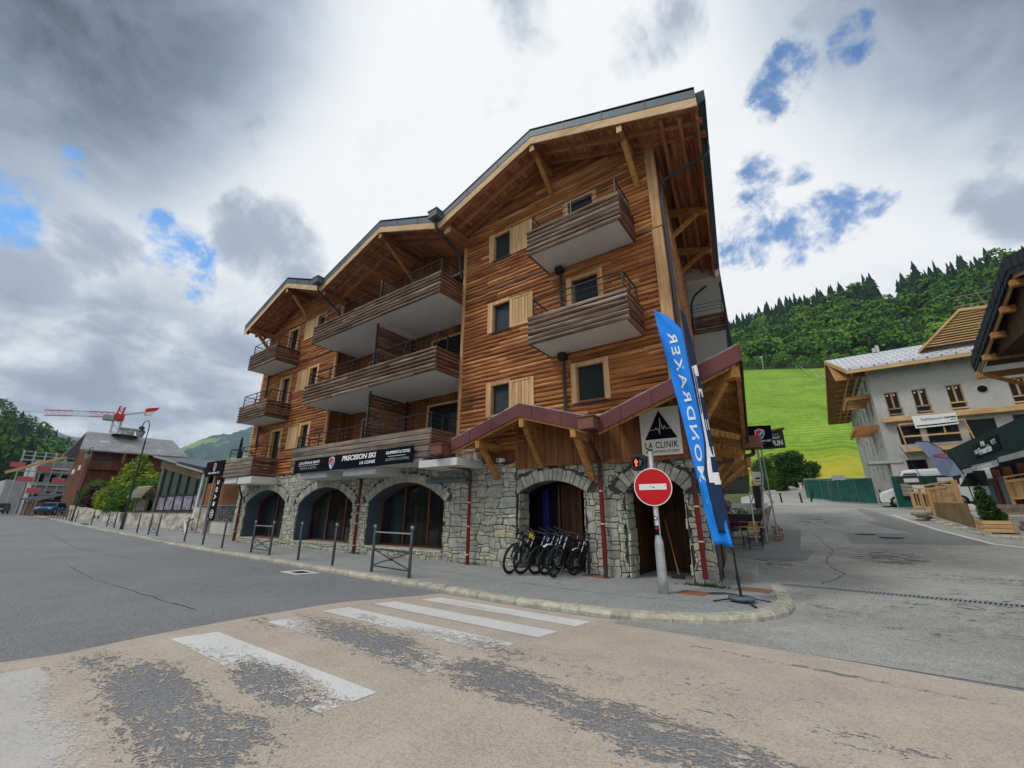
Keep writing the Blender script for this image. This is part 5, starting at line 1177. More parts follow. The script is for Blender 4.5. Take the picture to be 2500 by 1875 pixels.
for x, y, lb in BL:
    b = b0 if first else copy_tree(b0); first = False; b.location = (x, y, pz(x, y)); b['label'] = lb; b.rotation_euler = (R(random.uniform(-.8, .8)), R(random.uniform(-.8, .8)), 0)
farx = [-64.6, -67.0, -69.4, -72.0, -75.0, -78.2, -81.6, -85.2, -89.0, -93.0, -97.2, -101.5]
for i, x in enumerate(farx):
    y = kerb_y(x) + 0.55; b = copy_tree(b0); b.location = (x, y, pz(x, y)); b['label'] = ('nearest', 'second', 'third', 'fourth', 'fifth', 'sixth', 'seventh', 'eighth', 'ninth', 'tenth', 'eleventh', 'farthest')[i] + ' thin bollard of the dense far row, counted from its right end'; b['group'] = 'bollards of the dense far row'
def barrier(x0, y0, x1, y1, lb, first=None):
    L_ = math.hypot(x1 - x0, y1 - y0); a = math.atan2(y1 - y0, x1 - x0)
    t = thing('street_barrier', lb, 'barrier', (x0, y0, pz(x0, y0)), a, 'cross-braced barriers along the kerb')
    for x in (0, L_):
        q = bollard_mesh(); q.v = [(vx + x, vy, vz) for vx, vy, vz in q.v]; po = q.build('post', M['bollard'], t, local=True)
        q = ball_mesh(); q.v = [(vx + x, vy, vz) for vx, vy, vz in q.v]; q.build('ball', M['ball'], po, local=True)
    m = MB(); m.tube([(0.03, 0, 1.05), (L_ - 0.03, 0, 1.05)], 0.02, 8); m.build('top_rail', M['galvdark'], t, local=True)
    m = MB()
    for z in (0.16, 0.60): m.beam((0.03, 0, z), (L_ - 0.03, 0, z), 0.02, 0.035)
    m.beam((0.03, 0, 0.18), (L_ - 0.03, 0, 0.58), 0.016, 0.03); m.beam((0.03, 0.012, 0.58), (L_ - 0.03, 0.012, 0.18), 0.016, 0.03); m.lathe([(0.0001, -0.02), (0.045, -0.02), (0.045, 0.02), (0.0001, 0.02)], (L_ / 2, 0.006, 0.38), 12, axis='Y'); m.build('cross_brace', M['bollard'], t, local=True)
    return t
barrier(-10.51, 7.98, -8.74, 7.80, 'nearest barrier, in front of the widest shop arch'); barrier(-19.3, 8.62, -17.5, 8.50, 'barrier in front of the leftmost shop arch')
barrier(-34.0, 9.0, -31.9, 8.86, 'barrier in front of the veranda base wall'); barrier(-48.0, 9.85, -44.6, 9.6, 'farthest barrier, at the foot of the street lamp before the garden wall')
# ================================================================== no-entry post with signal
s = thing('no_entry_sign', 'round red no-entry sign with white bar on a tapered galvanised post by the crossing', 'traffic sign', (-2.87, 9.46, 0.04))
m = MB(); m.lathe([(0.0001, -0.1), (0.105, -0.1), (0.098, 0.3), (0.092, 0.92), (0.088, 1.0), (0.056, 1.13), (0.055, 2.93), (0.0001, 2.93)], (0, 0, 0), 20); m.v = [(x, y, z) for x, y, z in m.v]; m.build('post', M['galv'], s, local=True)
m = MB(); m.lathe([(0.0001, 2.931), (0.060, 2.931), (0.060, 2.965), (0.0001, 2.97)], (0, 0, 0), 16); m.build('cap', M['plastic'], s, local=True)
# disc faces the crossing: towards -Y, slightly west
dv = Vector((0.10, -0.995, 0)).normalized(); ex_ = Vector((0.995, 0.10, 0)).normalized(); dcen = Vector((0.01, -0.085, 2.135))
def disc(m, c, r, th, n=48, mat=0):
    c = Vector(c); vs = []
    for o_ in (0, th):
        for i in range(n): q = 2 * math.pi * i / n; vs.append(c + ex_ * (r * math.cos(q)) + Vector((0, 0, r * math.sin(q))) + dv * o_)
    m.add(vs, [tuple(range(n)), tuple(range(2 * n - 1, n - 1, -1))] + [(i, (i + 1) % n, n + (i + 1) % n, n + i) for i in range(n)], mat, 0.5)
m = MB(); disc(m, dcen, 0.405, 0.018, mat=0); disc(m, dcen + dv * 0.018, 0.385, 0.003, mat=1); m.prism([dcen + dv * 0.021 + ex_ * a + Vector((0, 0, b)) for a, b in ((-0.29, -0.062), (0.29, -0.062), (0.29, 0.062), (-0.29, 0.062))], dv * 0.003, 0)
for a, b, r_ in ((-0.03, 0.0, 0.012), (0.02, -0.012, 0.016), (-0.22, -0.26, 0.010), (0.25, 0.02, 0.008)): disc(m, dcen + dv * 0.024 + ex_ * a + Vector((0, 0, b)), r_, 0.001, 10, 2)
m.build('sign_disc', [M['white'], M['red'], M['plastic']], s, local=True)
m = MB(); m.box(-0.03, -0.075, 1.95, 0.03, -0.05, 2.32); m.build('bracket', M['galvdark'], s, local=True)
m = MB(); m.box(-0.045, -0.066, 1.14, 0.045, -0.054, 1.33, 1); disc(m, Vector((0.0, -0.066, 1.28)), 0.026, 0.002, 16, 2); disc(m, Vector((-0.005, -0.058, 1.48)), 0.045, 0.003, 20, 1); disc(m, Vector((-0.005, -0.061, 1.48)), 0.026, 0.003, 20, 0); disc(m, Vector((0.0, -0.06, 1.70)), 0.02, 0.002, 12, 0)
m.build('stickers', [M['white'], M['black'], M['logored']], s, local=True)
t = thing('pedestrian_signal', 'small black pedestrian signal showing a lit red standing figure, on the no-entry post', 'traffic light', (-3.13, 9.44, 2.72))
m = MB(); m.box(-0.155, -0.09, -0.17, 0.155, 0.09, 0.17); m.build('housing', M['zincdark'], t, bevel=0.012, local=True)
for q in (0.15, -0.13): m = MB(); m.beam((0.15, 0.02, q), (0.25, 0.02, q + .01), 0.03, 0.03); m.build('arm', M['galv'], t, local=True)
m = MB(); m.lathe([(0.0001, -0.094), (0.115, -0.094), (0.120, -0.10), (0.120, -0.125), (0.126, -0.125), (0.126, -0.088)], (0, 0, 0), 28, axis='Y'); m.build('lens', M['black'], t, local=True)
k = NT('lit_red_figure'); k.bs.inputs['Emission Color'].default_value = (1.0, 0.10, 0.03, 1); k.bs.inputs['Emission Strength'].default_value = 1.6; M['litred'] = k.set((0.8, 0.1, 0.05), 0.5)
def figure(m, cx_, walk, mat):
    y = -0.098
    def P(pts): m.prism([(cx_ + a, y, b) for a, b in pts], (0, -0.004, 0), mat)
    disc_ = [(0.014 * math.cos(2 * math.pi * i / 10), 0.07 + 0.014 * math.sin(2 * math.pi * i / 10)) for i in range(10)]; P(disc_)
    P([(-0.020, 0.0), (0.020, 0.0), (0.022, 0.05), (-0.022, 0.05)])
    if walk: P([(-0.012, 0.0), (0.012, 0.0), (0.034, -0.085), (0.018, -0.085)]); P([(-0.012, 0.0), (0.004, 0.0), (-0.018, -0.085), (-0.036, -0.085)]); P([(0.02, 0.045), (0.045, 0.0), (0.036, -0.006), (0.012, 0.03)]); P([(-0.02, 0.045), (-0.042, -0.004), (-0.034, -0.008), (-0.012, 0.03)])
    else: P([(-0.017, 0.0), (-0.003, 0.0), (-0.003, -0.085), (-0.017, -0.085)]); P([(0.003, 0.0), (0.017, 0.0), (0.017, -0.085), (0.003, -0.085)]); P([(-0.024, 0.048), (-0.036, 0.04), (-0.036, -0.01), (-0.027, -0.01)]); P([(0.024, 0.048), (0.036, 0.04), (0.036, -0.01), (0.027, -0.01)])
m = MB(); figure(m, -0.045, False, 0); m.build('red_figure', M['litred'], t, local=True); m = MB(); figure(m, 0.05, True, 0); m.build('walking_figure', M['zinc'], t, local=True)
# ================================================================== big feather flag
fl = thing('feather_flag', 'tall blue and navy feather flag with mirrored white lettering at the street corner', 'flag', (-1.436, 9.45, 0.04))
FY = 9.45
LB = [(-2.438, 6.41), (-2.391, 5.956), (-2.315, 5.314), (-2.23, 4.586), (-2.145, 4.01), (-2.003, 2.932), (-1.947, 2.545), (-1.871, 1.496), (-1.786, 0.995)]
RB = [(-2.438, 6.41), (-2.173, 6.193), (-1.984, 5.938), (-1.833, 5.673), (-1.814, 5.2), (-1.758, 4.454), (-1.72, 3.764), (-1.692, 3.008), (-1.588, 2.167), (-1.512, 1.6), (-1.427, 1.042)]
def edge(E_, z): return float(np.interp(-z, [-b for a, b in E_], [a for a, b in E_]))
def flag_y(u, z): return FY + 0.05 * math.sin(u * 3.0 + z * 1.7) + 0.025 * math.sin(z * 4.1 + u * 7) - 0.05 * u
def cloth(name, LE, RE, z0, z1, mat, yoff, nz=60, nu=10, thick=0.003, yf=flag_y):
    m = MB(); vs = []
    for j in range(nz + 1):
        z = z1 + (z0 - z1) * j / nz; a, b = edge(LE, z), edge(RE, z)
        for i in range(nu + 1):
            u = i / nu; vs.append((a + (b - a) * u, yf(u, z) + yoff, z + 0.02 * math.sin(u * 5) * (j / nz)))
    m.add(vs, [(j * (nu + 1) + i, j * (nu + 1) + i + 1, (j + 1) * (nu + 1) + i + 1, (j + 1) * (nu + 1) + i) for j in range(nz) for i in range(nu)], 0, .5, True)
    o = m.build(name, mat, fl); sd_ = o.modifiers.new('thickness', 'SOLIDIFY'); sd_.thickness = thick; return o
co_b = cloth('blue_cloth', LB, RB, 1.02, 6.41, M['flagblue'], 0)
NL = [(-1.824, 6.249), (-1.819, 5.711), (-1.795, 5.2), (-1.739, 4.454), (-1.72, 3.764), (-1.701, 3.008), (-1.767, 2.46), (-1.729, 1.865), (-1.663, 1.288)]
NR = [(-1.824, 6.259), (-1.72, 6.004), (-1.682, 5.588), (-1.635, 4.775), (-1.597, 4.104), (-1.559, 3.462), (-1.531, 2.895), (-1.488, 2.186), (-1.455, 1.506), (-1.436, 1.194)]
nav_y = lambda u, z: FY - 0.045 + 0.035 * math.sin(u * 4 + z * 2.3) - 0.10 * u * (1 - u)
co_n = cloth('navy_cloth', NL, NR, 1.24, 6.25, M['flagnavy'], -0.02, yf=nav_y)
# mirrored brand lettering climbing the blue cloth, then the roundel
def centre(z): return float(np.interp(z, [2.2, 3.2, 4.25, 5.45, 5.9], [-1.815, -1.865, -1.935, -2.055, -2.11]))
m = MB()
def blue_map(z_of, half):
    def f(px, py, pz_):      # px runs along the word, py across
        z = z_of(px); w_ = float(np.interp(z, [2.2, 3.2, 4.2, 5.6], [.11, .145, .165, .18])); u = (py - 0.5)
        x = centre(z) + u * w_
        a, b = edge(LB, z), edge(RB, z); uu = (x - a) / max(1e-3, b - a)
        return Vector((x, flag_y(uu, z) - 0.010 - pz_, z))
    return f
add_text(m, "MONDRAKER", (0, 0, 0), (1, 0, 0), (0, 1, 0), 3.45, 1.0, 0, 0.015, 0, 1.25, mapper=blue_map(lambda p: 2.24 + p, 0), thick=0.002)
def ringpts(c, r, w_, a0=0, a1=6.2832, n=24, sx=1.0):
    o = []
    for i in range(n):
        p, q = a0 + (a1 - a0) * i / n, a0 + (a1 - a0) * (i + 1) / n
        o.append([(c[0] + sx * (r - w_ / 2) * math.cos(p), c[1] + (r - w_ / 2) * math.sin(p)), (c[0] + sx * (r + w_ / 2) * math.cos(p), c[1] + (r + w_ / 2) * math.sin(p)), (c[0] + sx * (r + w_ / 2) * math.cos(q), c[1] + (r + w_ / 2) * math.sin(q)), (c[0] + sx * (r - w_ / 2) * math.cos(q), c[1] + (r - w_ / 2) * math.sin(q))])
    return o
for q in ringpts((-1.70, 2.0), 0.265, 0.03, 1.7, 4.2, 14, 0.42): m.prism([(x, FY - 0.055, z) for x, z in q], (0, -0.003, 0))
m.prism([(-1.80, FY - 0.055, 2.03), (-1.73, FY - 0.055, 2.0), (-1.73, FY - 0.055, 1.97), (-1.80, FY - 0.055, 2.0)], (0, -0.003, 0)); m.prism([(-1.76, FY - 0.055, 2.13), (-1.74, FY - 0.055, 2.13), (-1.715, FY - 0.055, 1.86), (-1.735, FY - 0.055, 1.86)], (0, -0.003, 0))
m.build('lettering', M['letter'], co_b)
m = MB()                                              # large outlined letters wrapping round the pole side of the navy cloth
def nb(z, ul, ur, z2=None):
    return lambda: None
def npoly(pts):
    vs = []
    for z, u in pts:
        a, b = edge(NL, z), edge(NR, z); vs.append(Vector((a + (b - a) * u, nav_y(u, z) - 0.026, z)))
    m.prism(vs, (0, -0.003, 0))
def nstrip(z0, z1, u0, u1, n=10):
    for i in range(n):
        a, b = z0 + (z1 - z0) * i / n, z0 + (z1 - z0) * (i + 1) / n; npoly([(a, u0), (a, u1), (b, u1), (b, u0)])
nstrip(2.22, 4.75, 0.22, 0.55, 16)
for z0, z1 in ((4.78, 4.52), (4.22, 4.03), (2.95, 2.74), (2.42, 2.18)): nstrip(z1, z0, 0.551, 0.99, 3)
nstrip(3.30, 3.52, 0.70, 0.99, 2)
m.build('lettering', M['letter'], co_n)
m = MB(); m.tube([(-1.436, 9.45, 0.10), (-1.448, 9.45, 0.32), (-1.46, 9.45, 0.986), (-1.475, 9.44, 1.694), (-1.54, 9.44, 2.734), (-1.606, 9.44, 4.057), (-1.663, 9.44, 5.191), (-1.72, 9.44, 5.852), (-1.795, 9.44, 6.231)], [0.024, 0.022, 0.018, 0.013, 0.011, 0.009, 0.007, 0.006, 0.004], 10); m.tube([(-1.445, 9.44, 0.36), (-1.45, 9.44, 0.50)], 0.032, 10); m.tube([(-1.42, 9.43, 0.2), (-1.47, 9.43, 1.0)], 0.010, 6)
m.build('pole', M['blackmetal'], fl)
m = MB()
for a in (20, 110, 200, 290, 65):
    q = R(a + 12); l_ = 0.52; m.beam((-1.436, 9.45, 0.13), (-1.436 + l_ * math.cos(q), 9.45 + l_ * math.sin(q), 0.055), 0.035, 0.018)
m.tube([(-1.436, 9.45, 0.06), (-1.436, 9.45, 0.16)], 0.03, 10); m.build('cross_base', M['blackmetal'], fl)
m = MB(); m.lathe([(0.03, 0.0), (0.20, 0.0), (0.235, 0.03), (0.225, 0.065), (0.12, 0.08), (0.05, 0.07), (0.03, 0.03)], (-1.436, 9.48, 0.068), 24); m.build('weight_ring', M['zinc'], fl)
# ================================================================== mountain bikes in front of the door
def bike(label, loc, rz, lean, steer, mat, wheel_r=0.35, acc=None, tan=False, group='mountain bikes leaning in front of the doorway'):
    t = thing('mountain_bike', label, 'bicycle', loc, rz, group)
    t.rotation_euler = (lean, 0, rz)
    r = wheel_r; wb = 1.22; bw = 0.029                    # local frame: rear wheel at x=0, front at x=wb, up z
    def wheel(cx_, ang_, piv):
        m = MB(); n, k_ = 30, 8; vs = []; ca, sa = math.cos(ang_), math.sin(ang_)
        for i in range(n):
            q = 2 * math.pi * i / n
            for j in range(k_):
                w_ = 2 * math.pi * j / k_; rad = r - bw + bw * math.cos(w_) + (0.004 if (i % 2 == 0 and abs(w_) < 1) else 0); vs.append((rad * math.cos(q), bw * math.sin(w_), rad * math.sin(q)))
        fs = [(i * k_ + j, ((i + 1) % n) * k_ + j, ((i + 1) % n) * k_ + (j + 1) % k_, i * k_ + (j + 1) % k_) for i in range(n) for j in range(k_)]
        def tr(m_):
            o = []
            for x, y, z in m_.v:
                x2, y2 = x * ca - y * sa, x * sa + y * ca; o.append((cx_ + x2 + piv, y2, r + z))
            m_.v = o
        m.add(vs, fs, 0, .5, True); tr(m); w = m.build('wheel', M['rubber'], t, local=True)
        m = MB(); 
        for y in (-0.014, 0.014):
            vs = []
            for i in range(n):
                q = 2 * math.pi * i / n
                for rad in (r - 0.066, r - 0.044): vs.append((rad * math.cos(q), y, rad * math.sin(q)))
            m.add(vs, [(2 * i, 2 * i + 1, 2 * ((i + 1) % n) + 1, 2 * ((i + 1) % n)) for i in range(n)], 0, .5)
        if tan:
            for y in (-0.024, 0.024):
                for (q0, q1) in ((1.0, 2.1), (3.6, 4.6)):
                    vs = []; nn_ = 10
                    for i in range(nn_ + 1):
                        q = q0 + (q1 - q0) * i / nn_
                        for rad in (r - 0.046, r - 0.034): vs.append((rad * math.cos(q), y * (1.05 if rad < r - .04 else 1.2), rad * math.sin(q)))
                    m.add(vs, [(2 * i, 2 * i + 1, 2 * i + 3, 2 * i + 2) for i in range(nn_)], 1, .5)
        tr(m); m.build('rim', [M['rim'], M['tanwall']], w, local=True)
        m = MB()
        for i in range(24):
            q = 2 * math.pi * i / 24; q2 = q + (0.5 if i % 2 else -0.5); m.tube([(0.025 * math.cos(q2), 0.02 if i % 4 < 2 else -0.02, 0.025 * math.sin(q2)), ((r - 0.055) * math.cos(q), 0, (r - 0.055) * math.sin(q))], 0.0016, 3, caps=False)
        m.lathe([(0.0001, -0.055), (0.02, -0.05), (0.02, 0.05), (0.0001, 0.055)], (0, 0, 0), 10, axis='Y'); tr(m); m.build('spokes', M['zinc'], w, local=True)
        m = MB(); vs = []
        for i in range(24):
            q = 2 * math.pi * i / 24
            for rad in (0.062, 0.098): vs.append((rad * math.cos(q), 0.035, rad * math.sin(q)))
        m.add(vs, [(2 * i, 2 * i + 1, 2 * ((i + 1) % 24) + 1, 2 * ((i + 1) % 24)) for i in range(24)], 0, .5); tr(m); m.build('brake_disc', M['galvdark'], w, local=True)
    wheel(0, 0, 0); ca, sa = math.cos(steer), math.sin(steer); ht = Vector((wb - 0.24, 0, r + 0.58)); ax = Vector((wb, 0, r)); wheel(wb, steer, 0)
    m = MB(); bb = Vector((0.44, 0, 0.33)); st = Vector((0.30, 0, 0.76)); hb = Vector((wb - 0.20, 0, r + 0.42))
    m.tube([bb, hb], 0.036, 10); m.tube([st, ht - Vector((0, 0, .05))], 0.026, 10); m.tube([bb, st], 0.022, 8); m.tube([ht, hb], 0.034, 10); m.tube([st * 0.6 + bb * 0.4 + Vector((0, 0, .05)), ht * 0.55 + bb * 0.45], 0.018, 8)
    m.build('frame', mat, t, local=True)
    m = MB()
    for s_ in (-1, 1):
        m.tube([bb + Vector((0, 0.03 * s_, 0)), Vector((0, 0.065 * s_, r))], 0.014, 6); m.tube([st - Vector((0, 0, .14)) + Vector((0, 0.03 * s_, 0)), Vector((0, 0.065 * s_, r))], 0.011, 6)
    m.tube([bb + Vector((0.03, 0, .1)), st * 0.4 + ht * 0.6 - Vector((0, 0, .2))], 0.028, 8); m.lathe([(0.0001, -0.03), (0.085, -0.028), (0.085, -0.022), (0.0001, -0.02)], bb, 20, axis='Y')
    for s_ in (-1, 1): m.beam(bb + Vector((0, 0.05 * s_, 0)), bb + Vector((0.14 * s_, 0.06 * s_, -0.10 * s_)), 0.014, 0.022); m.box(bb.x + 0.14 * s_ - 0.05, 0.06 * s_, bb.z - 0.10 * s_ - 0.008, bb.x + 0.14 * s_ + 0.05, 0.06 * s_ + 0.09 * s_, bb.z - 0.10 * s_ + 0.010)
    m.build('swingarm', M['bikeframe'], t, local=True)
    # fork with two stanchions, lowers, crown, guard
    m, c2, g2 = MB(), MB(), MB()
    def rt(v): d = v - ax; return ax + Vector((d.x * ca - d.y * sa, d.x * sa + d.y * ca, d.z))
    up_ = (ht - ax).normalized()
    for s_ in (-1, 1):
        y = 0.072 * s_; a = ax + Vector((0, y, 0)); m.tube([rt(a), rt(a + up_ * 0.30)], 0.024, 10); c2.tube([rt(a + up_ * 0.30), rt(a + up_ * 0.60)], 0.018, 10)
    for h_ in (0.47, 0.60): m.beam(rt(ax + up_ * h_ + Vector((0, -0.09, 0))), rt(ax + up_ * h_ + Vector((0, 0.09, 0))), 0.05, 0.03)
    m.tube([rt(ax + up_ * 0.32 + Vector((0.02, -0.07, 0))), rt(ax + up_ * 0.37 + Vector((0.03, 0, 0.01))), rt(ax + up_ * 0.32 + Vector((0.02, 0.07, 0)))], 0.014, 8)
    fo = m.build('fork', M['rim'], t, local=True); c2.build('stanchions', M['chrome'], fo, local=True)
    m = MB(); hc = rt(ax + up_ * 0.66 + Vector((0.05, 0, 0)))
    pts = [rt(ax + up_ * 0.66 + Vector((0.02 - 0.05 * abs(q) ** 1.5, q * 0.39, 0.02 + 0.03 * min(1, abs(q) * 3)))) for q in (-1, -.7, -.4, -.12, 0, .12, .4, .7, 1)]
    m.tube(pts, 0.014, 8); m.tube(pts[:2], 0.018, 8); m.tube(pts[-2:], 0.018, 8); m.beam(rt(ax + up_ * 0.62), rt(ax + up_ * 0.67 + Vector((0.03, 0, 0))), 0.05, 0.05)
    for s_ in (1, -1):
        p = pts[1 if s_ < 0 else -2]; q = pts[2 if s_ < 0 else -3]; m.tube([q, q + Vector((0.05, 0, -0.01)), p + Vector((0.06, 0, -0.02))], 0.006, 5)
    m.build('handlebar', M['bikeframe'], t, local=True)
    m = MB(); sx, sy, sz = 0.24, 0, 0.93; vs = []
    for a, hw in ((-0.13, 0.070), (-0.06, 0.065), (0.03, 0.028), (0.13, 0.018)): vs += [(sx + a, -hw, sz), (sx + a, hw, sz), (sx + a, hw * .6, sz + 0.035), (sx + a, -hw * .6, sz + 0.035)]
    m.add(vs, [(4 * i + j, 4 * i + (j + 1) % 4, 4 * i + 4 + (j + 1) % 4, 4 * i + 4 + j) for i in range(3) for j in range(4)] + [(0, 3, 2, 1), (12, 13, 14, 15)], 0, .5, True); sa_ = m.build('saddle', M['plastic'], t, local=True)
    m = MB(); m.tube([st - Vector((0, 0, .05)), Vector((sx, 0, sz))], 0.014, 8); m.build('seat_post', M['chrome'], sa_, local=True)
    if acc:
        m = MB(); m.prism([rt(ax + up_ * 0.66 + Vector((0.07, a, b))) for a, b in ((-0.06, -0.14), (0.06, -0.14), (0.075, 0.0), (-0.075, 0.0))], (0.01, 0, 0)); m.build('number_plate', acc, t, local=True)
    # white mudguard above the front tyre
    return t
GW = M['white']
def guard(t, wb=1.22, r=0.35):
    m = MB(); vs = []
    for i in range(7):
        q = R(58 + i * 8); 
        for y in (-0.026, 0.026): vs.append((wb + (r + 0.035) * math.cos(q), y, r + (r + 0.035) * math.sin(q)))
    m.add(vs, [(2 * i, 2 * i + 1, 2 * i + 3, 2 * i + 2) for i in range(6)], 0, .5, True); o = m.build('mudguard', GW, t, local=True); o.modifiers.new('t', 'SOLIDIFY').thickness = 0.004
# front wheels out to the street (-Y), rear into the doorway; leaning to the right
def place_bike(fx, fy, head, lean, steer, *a, **k_):
    """fx, fy = contact point of the front wheel; head = compass of travel measured from +X"""
    wb = 1.22; ox, oy = fx - wb * math.cos(head), fy - wb * math.sin(head); return bike(k_.pop('label'), (ox, oy, 0.055), head, lean, steer, *a, **k_)
B1 = place_bike(-7.02, 9.98, R(-116), R(-17), R(22), M['bikeframe'], 0.375, label='leftmost black mountain bike, front wheel turned out, tan rim mark', tan=True)
B2 = place_bike(-6.75, 10.10, R(-112), R(-15), R(14), M['bikeframe'], 0.375, label='black mountain bike with a yellow plate, second from the left', acc=M['bikeyellow'])
B3 = place_bike(-6.42, 10.28, R(-108), R(-15), R(6), M['bikeblue'], 0.345, label='dark blue mountain bike, third from the left in the doorway')
B4 = place_bike(-6.15, 10.34, R(-107), R(-14), R(6), M['bikeframe'], 0.345, label='black mountain bike with a white mudguard in the middle of the row')
B5 = place_bike(-5.74, 10.10, R(-106), R(-13), R(12), M['bikeframe'], 0.375, label='black mountain bike with bright double-crown fork, second from the right, furthest out', tan=True)
B6 = place_bike(-5.52, 10.62, R(-102), R(-10), R(0), M['bikeframe'], 0.33, label='smaller bike with white mudguard at the right end of the row')
for q in (B1, B2, B3, B4, B5): q.scale = (1.08, 1.08, 1.10)
guard(B4, r=.345); guard(B6, r=.33)
# broom in the passage
b = thing('broom', 'long wooden broom leaning in the dark passage opening at the corner', 'broom', (-3.1, 11.9, 0.06))
m = MB(); m.tube([(-3.14, 11.75, 0.14), (-3.62, 12.7, 1.45)], 0.014, 8); m.build('handle', M['porchbeam'], b); m = MB(); m.box(-3.30, 11.62, 0.06, -3.0, 11.74, 0.15); m.build('brush', M['plastic'], b)
# step and ramp block on the side street
s = MB(); s.prism([(-2.20, 12.35, -0.2), (-1.45, 12.2, -0.2), (-1.62, 14.2, -0.2), (-2.45, 14.3, -0.2)], (0, 0, 0.48)); tag(s.build('concrete_step', plain('smooth_concrete', (0.30, 0.30, 0.285), 0.85, var=0.15, scale=1.5, bump=0.1), bevel=0.01), 'low concrete landing block against the side wall behind the corner downpipe', 'step')
# ================================================================== left side: veranda, chalet, building site, shrubs
def leafmat(name, c, var=0.5):
    k = NT(name); r = k.attr(); lo = tuple(x * (1 - var) for x in c); hi = tuple(min(1, x * (1 + var)) for x in c)
    col = k.ramp(r, [(0.0, lo), (0.5, c), (1.0, hi)]); k.set(col, 0.65, 0, 0.25)
    tl = k.N.new('ShaderNodeBsdfTranslucent'); k.L.new(col, tl.inputs[0]); mx = k.N.new('ShaderNodeMixShader'); mx.inputs[0].default_value = 0.25; k.L.new(k.bs.outputs[0], mx.inputs[1]); k.L.new(tl.outputs[0], mx.inputs[2]); k.L.new(mx.outputs[0], k.out.inputs[0]); return k.m
M['leaf_y'] = leafmat('yellow_green_leaves', (0.20, 0.27, 0.018)); M['leaf_g'] = leafmat('fresh_green_leaves', (0.075, 0.17, 0.020)); M['leaf_d'] = leafmat('dark_green_leaves', (0.036, 0.092, 0.018)); M['leaf_p'] = leafmat('purple_leaves', (0.055, 0.016, 0.022)); M['bark'] = plain('bark', (0.07, 0.05, 0.035), 0.9, var=0.3, scale=6)
def leaf_cloud(m, clumps, n, size, rnd_shift=0.0, flat=0.5, mat=0):
    """leaf blades on lumpy clumps: (x, y, z, rx, ry, rz)"""
    vol = [c[3] * c[4] + c[4] * c[5] + c[3] * c[5] for c in clumps]; tot = sum(vol)
    for c, v in zip(clumps, vol):
        cnt = int(n * v / tot); tone = random.uniform(-0.18, 0.18)
        d = np.random.normal(size=(cnt, 3)); d /= np.linalg.norm(d, axis=1)[:, None]; rad = np.random.uniform(0.55, 1.08, cnt) ** 0.7
        for q in range(cnt):
            dx, dy, dz = d[q]; lump = 1 + 0.28 * noise.noise(Vector((dx * 2 + c[0], dy * 2 + c[1], dz * 2 + c[2]))); p = Vector((c[0] + dx * c[3] * rad[q] * lump, c[1] + dy * c[4] * rad[q] * lump, c[2] + dz * c[5] * rad[q] * lump))
            a = Vector((random.gauss(0, 1), random.gauss(0, 1), random.gauss(0, 1) * flat)).normalized(); b = a.cross(Vector((dx, dy, dz + 0.6))).normalized(); s_ = size * random.uniform(0.6, 1.4)
            m.add([p - a * s_, p - b * s_ * .45, p + a * s_, p + b * s_ * .45], [(0, 1, 2, 3)], mat, min(1, max(0, 0.5 + tone + random.uniform(-0.25, 0.25) + 0.3 * (rad[q] - 0.85))))
def shrub(name, label, base, clumps, n, size, mat, cat='shrub', trunk=True, group=None, th=0.06):
    t = thing(name, label, cat, base, 0, group); m = MB(); leaf_cloud(m, [(base[0] + c[0], base[1] + c[1], base[2] + c[2], c[3], c[4], c[5]) for c in clumps], n, size); m.build('crown', mat, t)
    m = MB(); z = max(c[2] for c in clumps)
    for i in range(5 if trunk else 3):
        c = random.choice(clumps); m.tube([(base[0] + random.uniform(-.1, .1), base[1], base[2] - 0.2), (base[0] + c[0] * .5, base[1] + c[1] * .5, base[2] + c[2] * .6), (base[0] + c[0], base[1] + c[1], base[2] + c[2])], [th, th * .7, th * .3], 6)
    m.build('stems', M['bark'], t); return t
# --- low white retaining walls along the pavement
M['oldwall'] = None
k = NT('stained_white_wall'); n = k.noise(1.6, 6, 0.7); n2 = k.noise(0.6, 4, 0.6, k.mapv((1, 1, 2.5))); k.bump(k.noise(14, 5), 0.5, 0.02)
M['oldwall'] = k.set(k.mix(k.ramp(n2, [(0.42, 0.0), (0.62, 0.8)]), k.ramp(n, [(0.3, (0.40, 0.37, 0.30)), (0.7, (0.66, 0.64, 0.58))]), (0.17, 0.12, 0.08)), 0.9)
w1 = thing('retaining_wall', 'low stained white wall under the glazed veranda', 'wall', (-42, 12.3, 0.3))
m = MB(); m.box(-54.6, 12.32, 0.1, -36.2, 12.55, 1.60); m.build('wall', M['oldwall'], w1); m = MB(); m.box(-54.7, 12.25, 1.60, -36.2, 12.6, 1.68); m.build('coping', M['zincdark'], w1)
w2 = thing('garden_wall', 'long low white garden wall below the yellow-green shrubs', 'wall', (-70, 12.6, 0.7))
m = MB(); m.prism([(-81, 12.4, 0.5), (-56.5, 12.4, 0.4), (-56.5, 12.4, 1.55), (-62, 12.4, 1.65), (-70, 12.4, 2.0), (-81, 12.4, 2.42)], (0, 0.3, 0)); m.build('wall', M['oldwall'], w2)
m = MB(); 
for x in (-64.6, -66.3): m.box(x - .2, 12.37, .95, x + .2, 12.42, 1.2)
m.build('drain_hole', M['black'], w2)
st = thing('stone_steps', 'small stone stairway opening between the two white walls behind the barrier', 'steps', (-56, 12.4, 0.5)); m = MB()
for i in range(5): m.box(-56.4, 12.3 + i * .35, 0.3, -54.8, 12.7 + i * .35, 0.65 + i * .18)
m.build('treads', M['kerb'], st)
